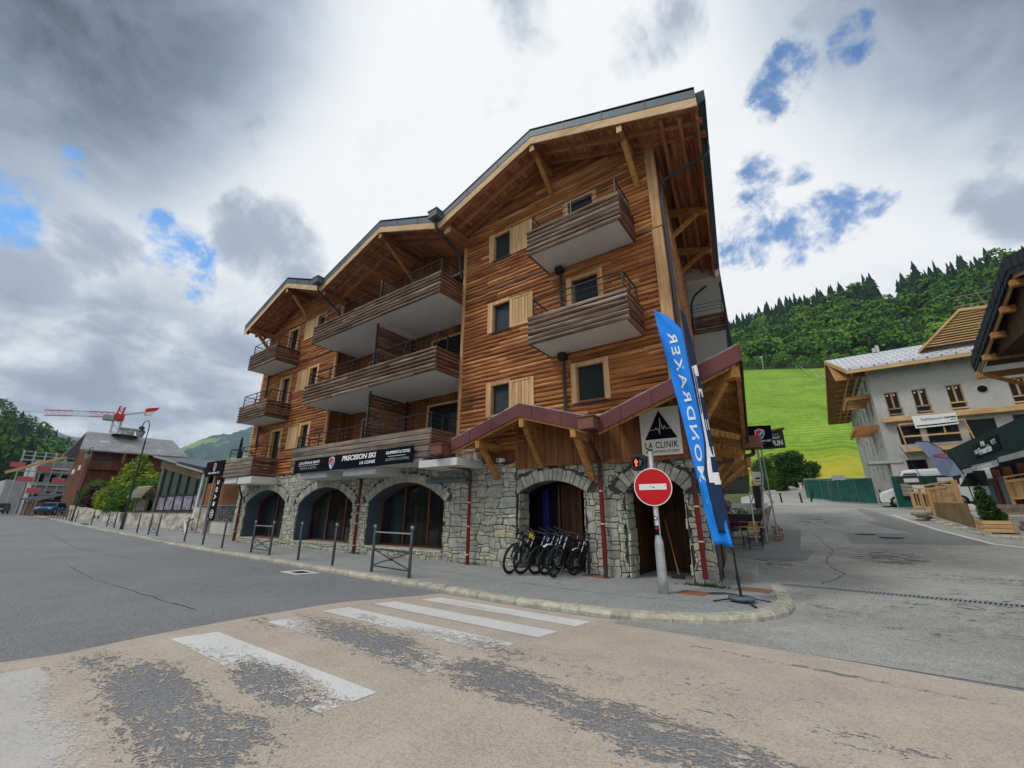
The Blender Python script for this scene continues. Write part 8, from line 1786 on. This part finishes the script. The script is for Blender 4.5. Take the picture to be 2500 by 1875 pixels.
# hanging signs
t = thing('projecting_sign', 'black PRECISION SKI sign with shield on a pole at the side street, beyond the porch', 'sign', (-1.9, 20, 4)); 
def sp_pts(y_, pts): return [(x, y_, z) for x, z in pts]
m = MB(); m.prism(sp_pts(20.0, [(-1.86, 4.32), (-1.03, 4.28), (-0.98, 5.17), (-1.83, 5.22)]), (0, .12, 0)); m.build('panel', M['black'], t)
m = MB(); shield(m, (-1.42, 19.995, 4.84), ex, ey, .40); add_text(m, "PRECISION SKI", (-1.84, 19.995, 4.50), ex, ey, .78, .08, 0, .02); add_text(m, "LA CLINIK", (-1.56, 19.995, 4.40), ex, ey, .28, .04, 3); m.build('lettering', LET, t)
m = MB(); m.tube([(-1.62, 20.1, 4.3), (-1.60, 20.1, 3.2), (-1.78, 20.1, 2.0), (-1.85, 20.1, .6)], .045, 8); m.tube([(-1.5, 20.4, 4.3), (-1.45, 20.4, .8)], .03, 8); m.build('pole', M['galvdark'], t)
t = thing('restaurant_sign', 'dark restaurant bar sign with a small roof, half behind the projecting shield sign', 'sign', (-.9, 21, 4.2))
m = MB(); m.prism(sp_pts(20.8, [(-1.75, 4.30), (-.62, 4.30), (-.62, 5.06), (-1.75, 4.92)]), (0, .1, 0)); m.build('panel', M['plastic'], t); m = MB(); m.prism(sp_pts(20.7, [(-1.85, 4.93), (-.55, 5.10), (-.55, 5.16), (-1.85, 4.99)]), (0, .35, 0)); m.build('roof', M['greywoodZ'], t)
m = MB(); add_text(m, "BAR", (-1.02, 20.79, 4.84), ex, ey, .24, .09, 3, .01); add_text(m, "RESTAURANT", (-1.62, 20.79, 4.70), ex, ey, .86, .10, 0, .02); add_text(m, "TREMPLIN", (-1.62, 20.79, 4.42), ex, ey, .92, .22, 0, .03); m.build('lettering', LET, t)
t = thing('menu_board', 'small white board with a black bowl mark under the projecting sign', 'sign', (-1.8, 20.5, 2.8)); m = MB(); m.box(-2.0, 20.5, 2.82, -1.64, 20.54, 3.34); m.build('panel', M['white'], t); m = MB(); m.prism([(-1.82 + .11 * math.cos(q), 20.495, 3.10 + .07 * math.sin(q)) for q in [math.pi + math.pi * i / 10 for i in range(11)]], (0, -.004, 0), 4); m.box(-1.95, 20.494, 2.90, -1.70, 20.499, 2.95, 3); m.build('mark', LET, t)
t = thing('awning', 'dark olive canvas awning panel of the restaurant terrace', 'awning', (-2.7, 20.5, 2.6)); m = MB(); m.hexa([(-3.3, 20.4, 2.45), (-2.2, 20.4, 2.45), (-2.2, 21.4, 3.3), (-3.3, 21.4, 3.3), (-3.3, 20.38, 2.5), (-2.2, 20.38, 2.5), (-2.2, 21.38, 3.35), (-3.3, 21.38, 3.35)]); m.build('canvas', plain('olive_canvas', (.07, .08, .06), .85), t); m = MB(); m.tube([(-2.2, 20.4, 2.5), (-2.25, 20.5, .5)], .03, 6); m.build('post', M['offwhite'], t)
t = thing('trestle', 'pale bare trestle frame standing behind the flower trough', 'trestle', (-2.1, 23, 2.1)); m = MB(); m.tube([(-2.55, 23.6, 2.1), (-2.3, 23.6, 2.75)], .025, 6); m.tube([(-2.05, 23.6, 2.1), (-2.3, 23.6, 2.75)], .025, 6); m.tube([(-2.45, 23.6, 2.65), (-1.85, 23.6, 2.7)], .025, 6); m.tube([(-1.95, 23.6, 2.85), (-1.6, 23.6, 2.1)], .025, 6); m.build('frame', M['newwood'], t)
t = thing('terrace_fence', 'vertical grey timber fence closing the terrace from the road', 'fence', (-2.0, 24.5, 1)); m = MB()
for i in range(22): y_ = 24.0 + i * .35; m.box(-2.2 - i * .03, y_, gz(-2, y_) - .1, -2.14 - i * .03, y_ + .26, gz(-2, y_) + 1.1, 0, random.random())
m.build('boards', M['greywoodZ'], t)
# black posts across the upper street
pb = None
for x, y_, lean, lb in ((-2.7, 49.8, -3, 'left black traffic post of the three across the upper street'), (-1.04, 48.4, -3, 'middle black traffic post of the three across the upper street'), (-.33, 50.5, 16, 'leaning black traffic post beside the green fence')):
    if pb is None:
        pb = thing('traffic_post', lb, 'bollard', group='black posts across the upper street'); m = MB(); m.lathe([(0.0001, 0), (.075, 0), (.07, .82), (.10, .84), (.10, .92), (0.0001, .93)], (0, 0, 0), 10); m.build('post', M['plastic'], pb, local=True); q = pb
    else: q = copy_tree(pb)
    q.location = (x, y_, gz(x, y_)); q.rotation_euler = (0, R(lean), 0); q['label'] = lb
# second low roof of the restaurant wing behind the porch: copper edge and beams
t = thing('restaurant_wing', 'low timber wing with brown copper gutters behind the corner porch', 'building', (-3.4, 17, .3)); m = MB(); m.prism([(-3.6, 15.3, -.2), (-4.6, 23.5, 0), (-8, 23.5, 0), (-8, 15.3, -.2)], (0, 0, 3.4)); m.build('wall', M['board'], t)
m = MB(); m.hexa([(-1.75, 15.6, 3.05), (-2.35, 19.6, 3.05), (-6, 19.6, 4.4), (-6, 15.6, 4.4), (-1.75, 15.6, 3.15), (-2.35, 19.6, 3.15), (-6, 19.6, 4.5), (-6, 15.6, 4.5)]); r_ = m.build('roof', M['copper'], t)
m = MB(); m.tube([(-1.75, 15.5, 3.1), (-2.35, 19.7, 3.1)], .09, 8); m.tube([(-1.8, 15.6, 3.0), (-2.2, 15.9, 2.85), (-2.9, 16.2, 2.8)], .06, 8); m.build('gutter', M['copperpipe'], r_); m = MB(); m.beam((-1.8, 15.7, 2.9), (-3.6, 15.9, 2.9), .14, .2); m.beam((-2.0, 15.7, 2.85), (-3.3, 15.9, 2.0), .10, .12); m.box(-1.9, 16.0, 3.15, -1.55, 16.4, 3.45); m.build('beams', M['porchbeam'], r_)
# ================================================================== meadow, forest, mountains
def polar(name, azs, ds, f, mat, kind='structure'):
    m = MB(); vs = []
    for d in ds:
        for a in azs: q = R(a); vs.append((d * math.sin(q), d * math.cos(q), f(a, d)))
    n = len(azs); m.add(vs, [(j * n + i, j * n + i + 1, (j + 1) * n + i + 1, (j + 1) * n + i) for j in range(len(ds) - 1) for i in range(n - 1)], 0, .5, True); o = m.build(name, mat); tag(o, kind=kind); return o
RID = [(-40, 20), (-20, 21.5), (-5.56, 20.9), (-3.88, 21.6), (-1.4, 22.2), (.64, 22.5), (2.44, 22.6), (4.57, 22.6), (6.4, 22.7), (7.9, 22.6), (9.4, 22.3), (10.1, 21.3), (10.5, 20.4), (10.8, 20.2), (11.2, 21.0), (12.2, 21.9), (13.3, 22.1), (15, 21.8), (17, 21.2), (17.8, 21.5), (19.3, 21.2), (26, 20), (45, 17)]
def rz_(a): return float(np.interp(a, [p[0] for p in RID], [p[1] for p in RID]))
def hill(a, d):
    zm = 1.6 + 330 * math.tan(R(16.45 - .16 * a)) - 1.5
    if d <= 90: return 6.5 * d / 90 - .3
    if d <= 330: return 7.6 + (d - 90) / 240 * (zm - 7.6) + 1.2 * noise.noise(Vector((a * .5, d * .02, 0)))
    zr = 1.6 + 480 * math.tan(R(rz_(a))) 
    if d <= 480: t = (d - 330) / 150; return zm + (zr - zm) * t + 5 * noise.noise(Vector((a * .35, d * .013, 3))) * math.sin(t * math.pi)
    return zr - (d - 480) * .15
k = NT('alpine_meadow'); g1 = k.noise(.05, 6, .65); g2 = k.noise(.55, 7, .8, k.mapv((1, .30, .5))); wv = k.wave(.10, k.mapv((.3, 1, 0)), 9.0, 4, 'Y')
t_ = k.math('ADD', k.math('ADD', k.math('MULTIPLY', g1, .45), k.math('MULTIPLY', g2, .50)), k.math('MULTIPLY', wv, .14))
c_ = k.ramp(t_, [(.40, (.090, .195, .012)), (.53, (.165, .310, .018)), (.68, (.27, .39, .055))]); P_ = k.xyz()
low_ = k.ramp(k.math('DIVIDE', P_[2], 100.0), [(.10, 1.0), (.16, 0.0)]); c_ = k.mix(k.math('MULTIPLY', low_, k.ramp(g1, [(.3, .2), (.6, .9)])), c_, (.42, .36, .03))
bare = k.ramp(k.noise(.045, 5, .7, k.mapv((1, 1, 1), loc=(40, 3, 0))), [(.70, 0.0), (.75, .8)]); c_ = k.mix(bare, c_, (.34, .33, .24)); k.bump(g2, .5, .3); M['meadow'] = k.set(c_, .9, 0, .2)
azs = list(np.arange(-40, -8, 2)) + list(np.arange(-8, 22, .5)) + list(np.arange(22, 46, 2))
polar('meadow_hill', azs, [88, 95, 105, 120, 140, 160, 185, 210, 240, 270, 300, 332], hill, M['meadow'])
k = NT('forest_floor'); M['ffloor'] = k.set(k.ramp(k.noise(.08, 5), [(.3, (.012, .035, .010)), (.7, (.035, .075, .015))]), .95)
polar('forest_hill', azs, [331, 350, 370, 390, 410, 430, 450, 470, 480, 520, 600, 800], hill, M['ffloor'])
def treemat(name, stops):
    k = NT(name); r = k.attr(); n = k.noise(.35, 4, .6); t = k.math('ADD', k.math('MULTIPLY', r, .8), k.math('MULTIPLY', n, .25)); return k.set(k.ramp(t, stops), .75, 0, .15)
M['conif'] = treemat('conifer_needles', [(.15, (.006, .022, .012)), (.55, (.016, .052, .022)), (.95, (.035, .088, .030))])
M['decid'] = treemat('deciduous_crowns', [(.05, (.018, .062, .012)), (.40, (.050, .145, .016)), (.70, (.095, .22, .022)), (1.0, (.17, .30, .034))])
def scatter_forest(name, spots, kinds, mat_c, mat_d, label, q_con=9, q_dec=170, parent=None):
    V, F, Mi, Rn = [], [], [], []; off = 0
    for (x, y, z, h, tone), kd in zip(spots, kinds):
        if kd == 'c':
            tiers = 7; r0 = h * random.uniform(.13, .24); x0t = random.uniform(-.5, .5); vs = []; n = q_con
            for t in range(tiers):
                zb = z + h * (.10 + .84 * t / tiers); zt = zb + h * .26; rr_ = r0 * (1 - t / tiers) ** .85 + .15
                cen = len(vs); vs.append((x, y, min(zt, z + h)))
                for i in range(n * 2):
                    q = math.pi * i / n + t * .7; rad = rr_ * (random.uniform(.65, 1.35) if i % 2 == 0 else random.uniform(.30, .7)); vs.append((x + rad * math.cos(q), y + rad * math.sin(q), zb - (rad * .25 if i % 2 == 0 else 0)))
                for i in range(n * 2): F.append((off + cen, off + cen + 1 + i, off + cen + 1 + (i + 1) % (2 * n))); Mi.append(0)
                Rn += [min(1, max(0, tone + random.uniform(-.1, .2)))] + [min(1, max(0, tone + random.uniform(-.25, .25))) for _ in range(2 * n)]
            V += vs; off += len(vs)
        else:
            rx = h * random.uniform(.36, .50); rz = h * .42; cz_ = z + h * .58; d = np.random.normal(size=(q_dec, 3)); d /= np.linalg.norm(d, axis=1)[:, None]; d[:, 2] = np.where(d[:, 2] < -.35, -d[:, 2], d[:, 2])
            ph = random.uniform(0, 99)
            for i in range(q_dec):
                dv_ = d[i]; lump = 1 + .38 * noise.noise(Vector((dv_[0] * 2.2 + ph, dv_[1] * 2.2, dv_[2] * 2.2))); rad = lump * random.uniform(.80, 1.04); p = np.array((x + dv_[0] * rx * rad, y + dv_[1] * rx * rad, cz_ + dv_[2] * rz * rad))
                nn = dv_ + np.random.normal(size=3) * .45; nn /= np.linalg.norm(nn); a = np.cross(nn, np.random.normal(size=3)); a /= np.linalg.norm(a); b = np.cross(nn, a); s_ = h * random.uniform(.045, .085)
                for sa, sb in ((1, 0), (.3, 1), (-1, .1), (-.2, -1)): V.append(tuple(p + a * sa * s_ + b * sb * s_ * .8))
                F.append((off, off + 1, off + 2, off + 3)); Mi.append(1); off += 4; tt = min(1, max(0, tone + (lump - 1) * .5 + random.uniform(-.2, .2))); Rn += [tt] * 4
    m = MB(); m.v, m.f, m.m, m.r, m.sm = V, F, Mi, Rn, [False] * len(F); o = m.build(name, [mat_c, mat_d]); tag(o, label, 'forest', kind='stuff'); return o
sp_, kd_ = [], []; random.seed(11)
d = 331
while d < 492:
    a = -9.0 + random.uniform(0, .5)
    while a < 24:
        aa, dd_ = a + random.uniform(-.35, .35), d + random.uniform(-3.5, 3.5)
        cut = 10.0 + (480 - dd_) * .004 < aa < 11.25 and dd_ > 390
        cut = cut or (11.7 < aa < 12.9 and 352 < dd_ < 412)
        if not cut:
            t = (dd_ - 331) / 150; top = t > .70 - .3 * noise.noise(Vector((aa * .4, 0, 2)))
            con = random.random() < (.84 if top else (.42 if noise.noise(Vector((aa * .28, d * .02, 7))) > .02 else .10) if t > .15 else .02)
            q = R(aa); h = (random.uniform(9, 22) * (1.2 if top else 1)) if con else random.uniform(12, 20); h *= (.6 if t < .06 else 1.0)
            tone = .50 + .5 * noise.noise(Vector((aa * .5, d * .03, 1))) + random.uniform(-.30, .26) + (.12 if t < .25 else -.05)
            sp_.append((dd_ * math.sin(q), dd_ * math.cos(q), hill(aa, dd_) - 1.0, h, tone)); kd_.append('c' if con else 'd')
        a += math.degrees(7.2 / d) * random.uniform(.8, 1.25)
    d += 7.0
scatter_forest('forest', sp_, kd_, M['conif'], M['decid'], 'mixed green forest of broadleaved trees and dark firs on the mountain above the meadow')
# bushes at the meadow's upper edge are part of the forest; lift pylon, light pole and snow fences
def P3(az, el, d): q, e = R(az), R(el); return Vector((d * math.sin(q), d * math.cos(q), 1.6 + d * math.tan(e)))
t = thing('lift_pylon', 'pale steel ski lift pylon standing in the forest', 'ski lift', tuple(P3(12.35, 16.9, 400))); m = MB(); b = P3(12.4, 16.4, 396); tp = P3(12.1, 18.2, 396)
lattice(m, b, tp, 2.6, 4, .22); m.box(tp.x - 2.6, tp.y - 1, tp.z - .6, tp.x + 2.6, tp.y + 1, tp.z + .3); m.box(tp.x - 2.2, tp.y - 1.2, tp.z - 5, tp.x + 2.4, tp.y + 1, tp.z - 4); m.build('pylon', M['galv'], t)
t = thing('lift_pylon', 'distant ski lift pylon in the notch of the tree line', 'ski lift', tuple(P3(10.8, 20.3, 476))); m = MB(); b = P3(10.8, 20.2, 476); m.tube([b, b + Vector((0, 0, 8))], .4, 6); m.beam(b + Vector((-3.5, 0, 7.5)), b + Vector((3.5, 0, 7.5)), .5, .5); m.build('pylon', M['galv'], t)
t = thing('floodlight_pole', 'thin white pole at the upper edge of the meadow', 'pole', tuple(P3(-2.4, 17, 325))); m = MB(); b = P3(-2.45, 16.8, 325); m.tube([b, b + Vector((.3, 0, 8.5))], .22, 6); m.box(b.x - .7, b.y - .3, b.z + 8.2, b.x + .9, b.y + .3, b.z + 9); m.build('pole', M['galv'], t)
SF = [((-.34, 17.3), (.22, 16.45)), ((.64, 16.8), (1.15, 15.8)), ((1.27, 16.3), (1.98, 15.05)), ((2.23, 15.7), (2.87, 14.5)), ((3.19, 14.8), (3.83, 13.8))]
for i, ((a0, e0), (a1, e1)) in enumerate(SF):
    t = thing('snow_fence', ['highest', 'second', 'third', 'fourth', 'lowest'][i] + ' pale diagonal fence line on the upper meadow', 'fence', tuple(P3(a0, e0, 300)), 0, 'pale fence lines on the meadow')
    def dist_for(a, e):
        for dd in np.arange(150, 420, 1.0):
            if hill(a, dd) >= 1.6 + dd * math.tan(R(e)): return dd
        return 330
    m = MB(); d0, d1 = dist_for(a0, e0), dist_for(a1, e1); n = 5
    for j in range(n):
        p = P3(a0 + (a1 - a0) * j / n, e0 + (e1 - e0) * j / n, d0 + (d1 - d0) * j / n); q = P3(a0 + (a1 - a0) * (j + 1) / n, e0 + (e1 - e0) * (j + 1) / n, d0 + (d1 - d0) * (j + 1) / n); m.tube([p + Vector((0, 0, .9)), q + Vector((0, 0, .9))], .30, 5); m.tube([p, p + Vector((0, 0, 1.2))], .12, 4)
    m.build('fence_rail', M['galv'], t)
# ---- trees and shrubs where the street meets the meadow
def tree(name, label, base, H, crown, n, size, mat, seed, group=None):
    random.seed(seed); np.random.seed(seed); t = thing(name, label, 'tree', base, 0, group); m = MB(); leaf_cloud(m, [(base[0] + c[0], base[1] + c[1], base[2] + c[2], c[3], c[4], c[5]) for c in crown], n, size); m.build('crown', mat, t)
    m = MB(); m.tube([(base[0], base[1], base[2] - .3), (base[0] + .05, base[1], base[2] + H * .35), (base[0], base[1], base[2] + H * .75)], [.22, .15, .05], 8)
    for c in crown[:5]: m.tube([(base[0], base[1], base[2] + H * .25), (base[0] + c[0] * .6, base[1] + c[1] * .6, base[2] + c[2] * .8), (base[0] + c[0], base[1] + c[1], base[2] + c[2])], [.10, .06, .03], 5)
    m.build('trunk', M['bark'], t); return t
tree('broadleaf_tree', 'dark green broad tree where the street meets the meadow', (-1.9, 78, 5.2), 6.5, [(0, 0, 3.6, 1.9, 1.6, 1.5), (-1.2, 0, 2.8, 1.6, 1.4, 1.3), (1.5, 0, 2.6, 1.7, 1.4, 1.4), (.3, 0, 5.0, 1.3, 1.2, 1.0), (2.4, .5, 3.4, 1.0, 1, .9), (0, -.3, 1.6, 2.0, 1.4, 1.0), (-1.3, 0, 4.4, 1.1, 1.0, .9)], 9500, .17, M['leaf_d'], 3)
tree('broadleaf_tree', 'bright green bushy tree left of the dark conifer at the end of the street', (-5.6, 74, 4.8), 5.5, [(0, 0, 2.0, 1.2, 1.2, 1.6), (.7, -.3, 1.2, .9, 1, 1.2), (-.4, 0, 3.6, 1.1, 1.1, 1.2), (.2, 0, 4.6, .8, .8, .7), (1.0, .2, 2.6, .8, .8, .9)], 6500, .14, M['leaf_g'], 5)
tree('broadleaf_tree', 'dark tree behind the bright bushy one, left end of the group', (-4.3, 84, 5.6), 7, [(0, 0, 4.0, 2.4, 1.8, 2.0), (1.6, 0, 5.0, 1.8, 1.4, 1.2), (-2.2, 0, 3.2, 1.8, 1.4, 1.6), (.2, 0, 2.0, 2.2, 1.6, 1.2)], 7500, .18, M['leaf_d'], 9)
t = tree('conifer_tree', 'small dark cone-shaped conifer beside the upper street', (-3.5, 70, 4.6), 3.6, [(0, 0, .6, .75, .75, .7), (0, 0, 1.4, .60, .60, .7), (0, 0, 2.2, .42, .42, .6), (0, 0, 2.9, .22, .22, .5)], 5200, .10, M['leaf_d'], 13)
m = MB(); m.box(-1.5, 73.6, 5.0, -1.2, 73.9, 5.9); m.box(-1.6, 73.5, 5.9, -1.1, 74.0, 6.0); tag(m.build('gate_pillar', M['offwhite']), 'small pale post with a flat cap at the top of the street', 'post')
m = MB(); m.lathe([(0.0001, -.3), (.8, -.3), (.9, .05), (.6, .35), (.2, .48), (0.0001, .5)], (-2.6, 72.5, 5.0), 9); m.lathe([(0.0001, -.3), (.4, -.3), (.5, .3), (.3, .8), (0.0001, .9)], (-3.0, 70.5, 4.7), 7); tag(m.build('boulder', M['kerb']), 'pale boulders under the dark tree at the top of the street', 'rock')
# ---- left forested hill
random.seed(21); np.random.seed(21)
LR = [(-112, 12.5), (-100, 11.2), (-92, 9.9), (-87.65, 9.0), (-86.1, 8.0), (-84.75, 7.1), (-83.87, 6.6), (-83.2, 6.3), (-82.5, 5.7), (-81.5, 4.7), (-80.4, 3.4), (-79, 2.2), (-76, 1.0), (-70, .6)]
def lh(a, d):
    e = float(np.interp(a, [p[0] for p in LR], [p[1] for p in LR])); zr = 1.6 + 620 * math.tan(R(e)) - 7
    if d <= 180: return 1.8
    if d <= 620: t = (d - 180) / 440; return 1.8 + (zr - 1.8) * (t ** 1.15) + 7 * noise.noise(Vector((a * .4, d * .01, 5))) * math.sin(t * math.pi)
    return zr - (d - 620) * .1
polar('forest_hill', list(np.arange(-112, -70, 1.0)), [180, 220, 260, 300, 350, 400, 450, 500, 560, 600, 620, 700, 900], lh, M['ffloor'])
sp_, kd_ = [], []; d = 200
while d < 630:
    a = -97.0 + random.uniform(0, .5)
    while a < -74:
        aa, dd_ = a + random.uniform(-.3, .3), d + random.uniform(-5, 5)
        if lh(aa, dd_) > 3.5:
            q = R(aa); con = random.random() < .65; h = random.uniform(13, 20); tone = .32 + .4 * noise.noise(Vector((aa * .6, d * .02, 1))) + random.uniform(-.2, .2); sp_.append((dd_ * math.sin(q), dd_ * math.cos(q), lh(aa, dd_) - 2, h, tone)); kd_.append('c' if con else 'd')
        a += math.degrees(9.5 / d) * random.uniform(.8, 1.25)
    d += 12.0
scatter_forest('forest', sp_, kd_, M['conif'], M['decid'], 'dark wooded slope closing the street at the far left', 6, 70)
# ---- farther mountains
MR = [(-86, 2.5), (-80, 2.6), (-77, 4.2), (-75, 6.0), (-73.8, 6.99), (-72.8, 7.64), (-71.7, 8.32), (-70.7, 8.5), (-70, 8.6), (-69, 9.2), (-67.9, 9.8), (-66, 10.6), (-60, 12), (-50, 11), (-40, 9)]
def mt(a, d):
    e = float(np.interp(a, [p[0] for p in MR], [p[1] for p in MR])); zr = 1.6 + 2300 * math.tan(R(e)); t = min(1, max(0, (d - 1100) / 1200)); z = zr * t ** 1.2
    z += 60 * noise.noise(Vector((a * .8, d * .0022, 2))) * math.sin(t * math.pi) + (14 * noise.noise(Vector((a * 6, d * .02, 4))) + 8 * noise.noise(Vector((a * 20, d * .05, 4)))) * t
    return z - max(0, d - 2300) * .3
k = NT('haze_tinted_mountain'); n = k.noise(.004, 6, .65); nf = k.noise(.05, 5, .7); n3 = k.noise(.0035, 3, .5, k.mapv((1, 1, 1), loc=(2200, 700, 0)))  # slope greens shifted to teal: some distance haze is in the base colour
k.set(k.mix(k.ramp(k.math('ADD', n3, k.math('MULTIPLY', nf, .12)), [(.60, 0.0), (.64, 1.0)]), k.ramp(k.math('ADD', k.math('MULTIPLY', n, .6), k.math('MULTIPLY', nf, .4)), [(.3, (.008, .040, .042)), (.55, (.018, .075, .060)), (.75, (.04, .12, .075))]), (.17, .32, .09)), .95); k.bump(nf, 1.0, 14); M['mount'] = k.m
polar('mountain', list(np.arange(-86, -40, .25)), list(np.arange(1100, 2301, 60)) + [2400, 2700], mt, M['mount'])
k = NT('snowy_mountain'); z = k.xyz()[2]; n = k.noise(.0044, 7, .75); k.set(k.ramp(k.math('ADD', k.math('DIVIDE', z, 1130.0), k.math('MULTIPLY', k.math('SUBTRACT', n, .5), .9)), [(.30, (.035, .065, .11)), (.48, (.10, .13, .17)), (.60, (.55, .57, .60))]), .95)
def sm(a, d):
    t = min(1, max(0, (d - 2700) / 900)); e = 7.0 + .35 * noise.noise(Vector((a * .6, 0, 0))) + .12 * noise.noise(Vector((a * 3, 0, 0))) + (-.1 * (a + 83)); return (1.6 + 3600 * math.tan(R(e))) * t + 50 * noise.noise(Vector((a * 1.5, d * .004, 0))) * t * (1 - t) - max(0, d - 3600) * .4
polar('mountain', list(np.arange(-90, -74, .25)), list(np.arange(2700, 3601, 75)) + [3900], sm, k.m)
# ---- valley haze
hz = MB(); hz.box(-4100, -1700, -40, 2500, 4000, 640); k, t_ = mat_new('valley_haze'); o_ = t_.nodes.new('ShaderNodeOutputMaterial'); pv = t_.nodes.new('ShaderNodeVolumePrincipled'); pv.inputs['Color'].default_value = (.62, .76, .92, 1); pv.inputs['Density'].default_value = HAZE; pv.inputs['Anisotropy'].default_value = .2; t_.links.new(pv.outputs[0], o_.inputs['Volume'])
if HAZE > 0: tag(hz.build('haze', k), kind='stuff')
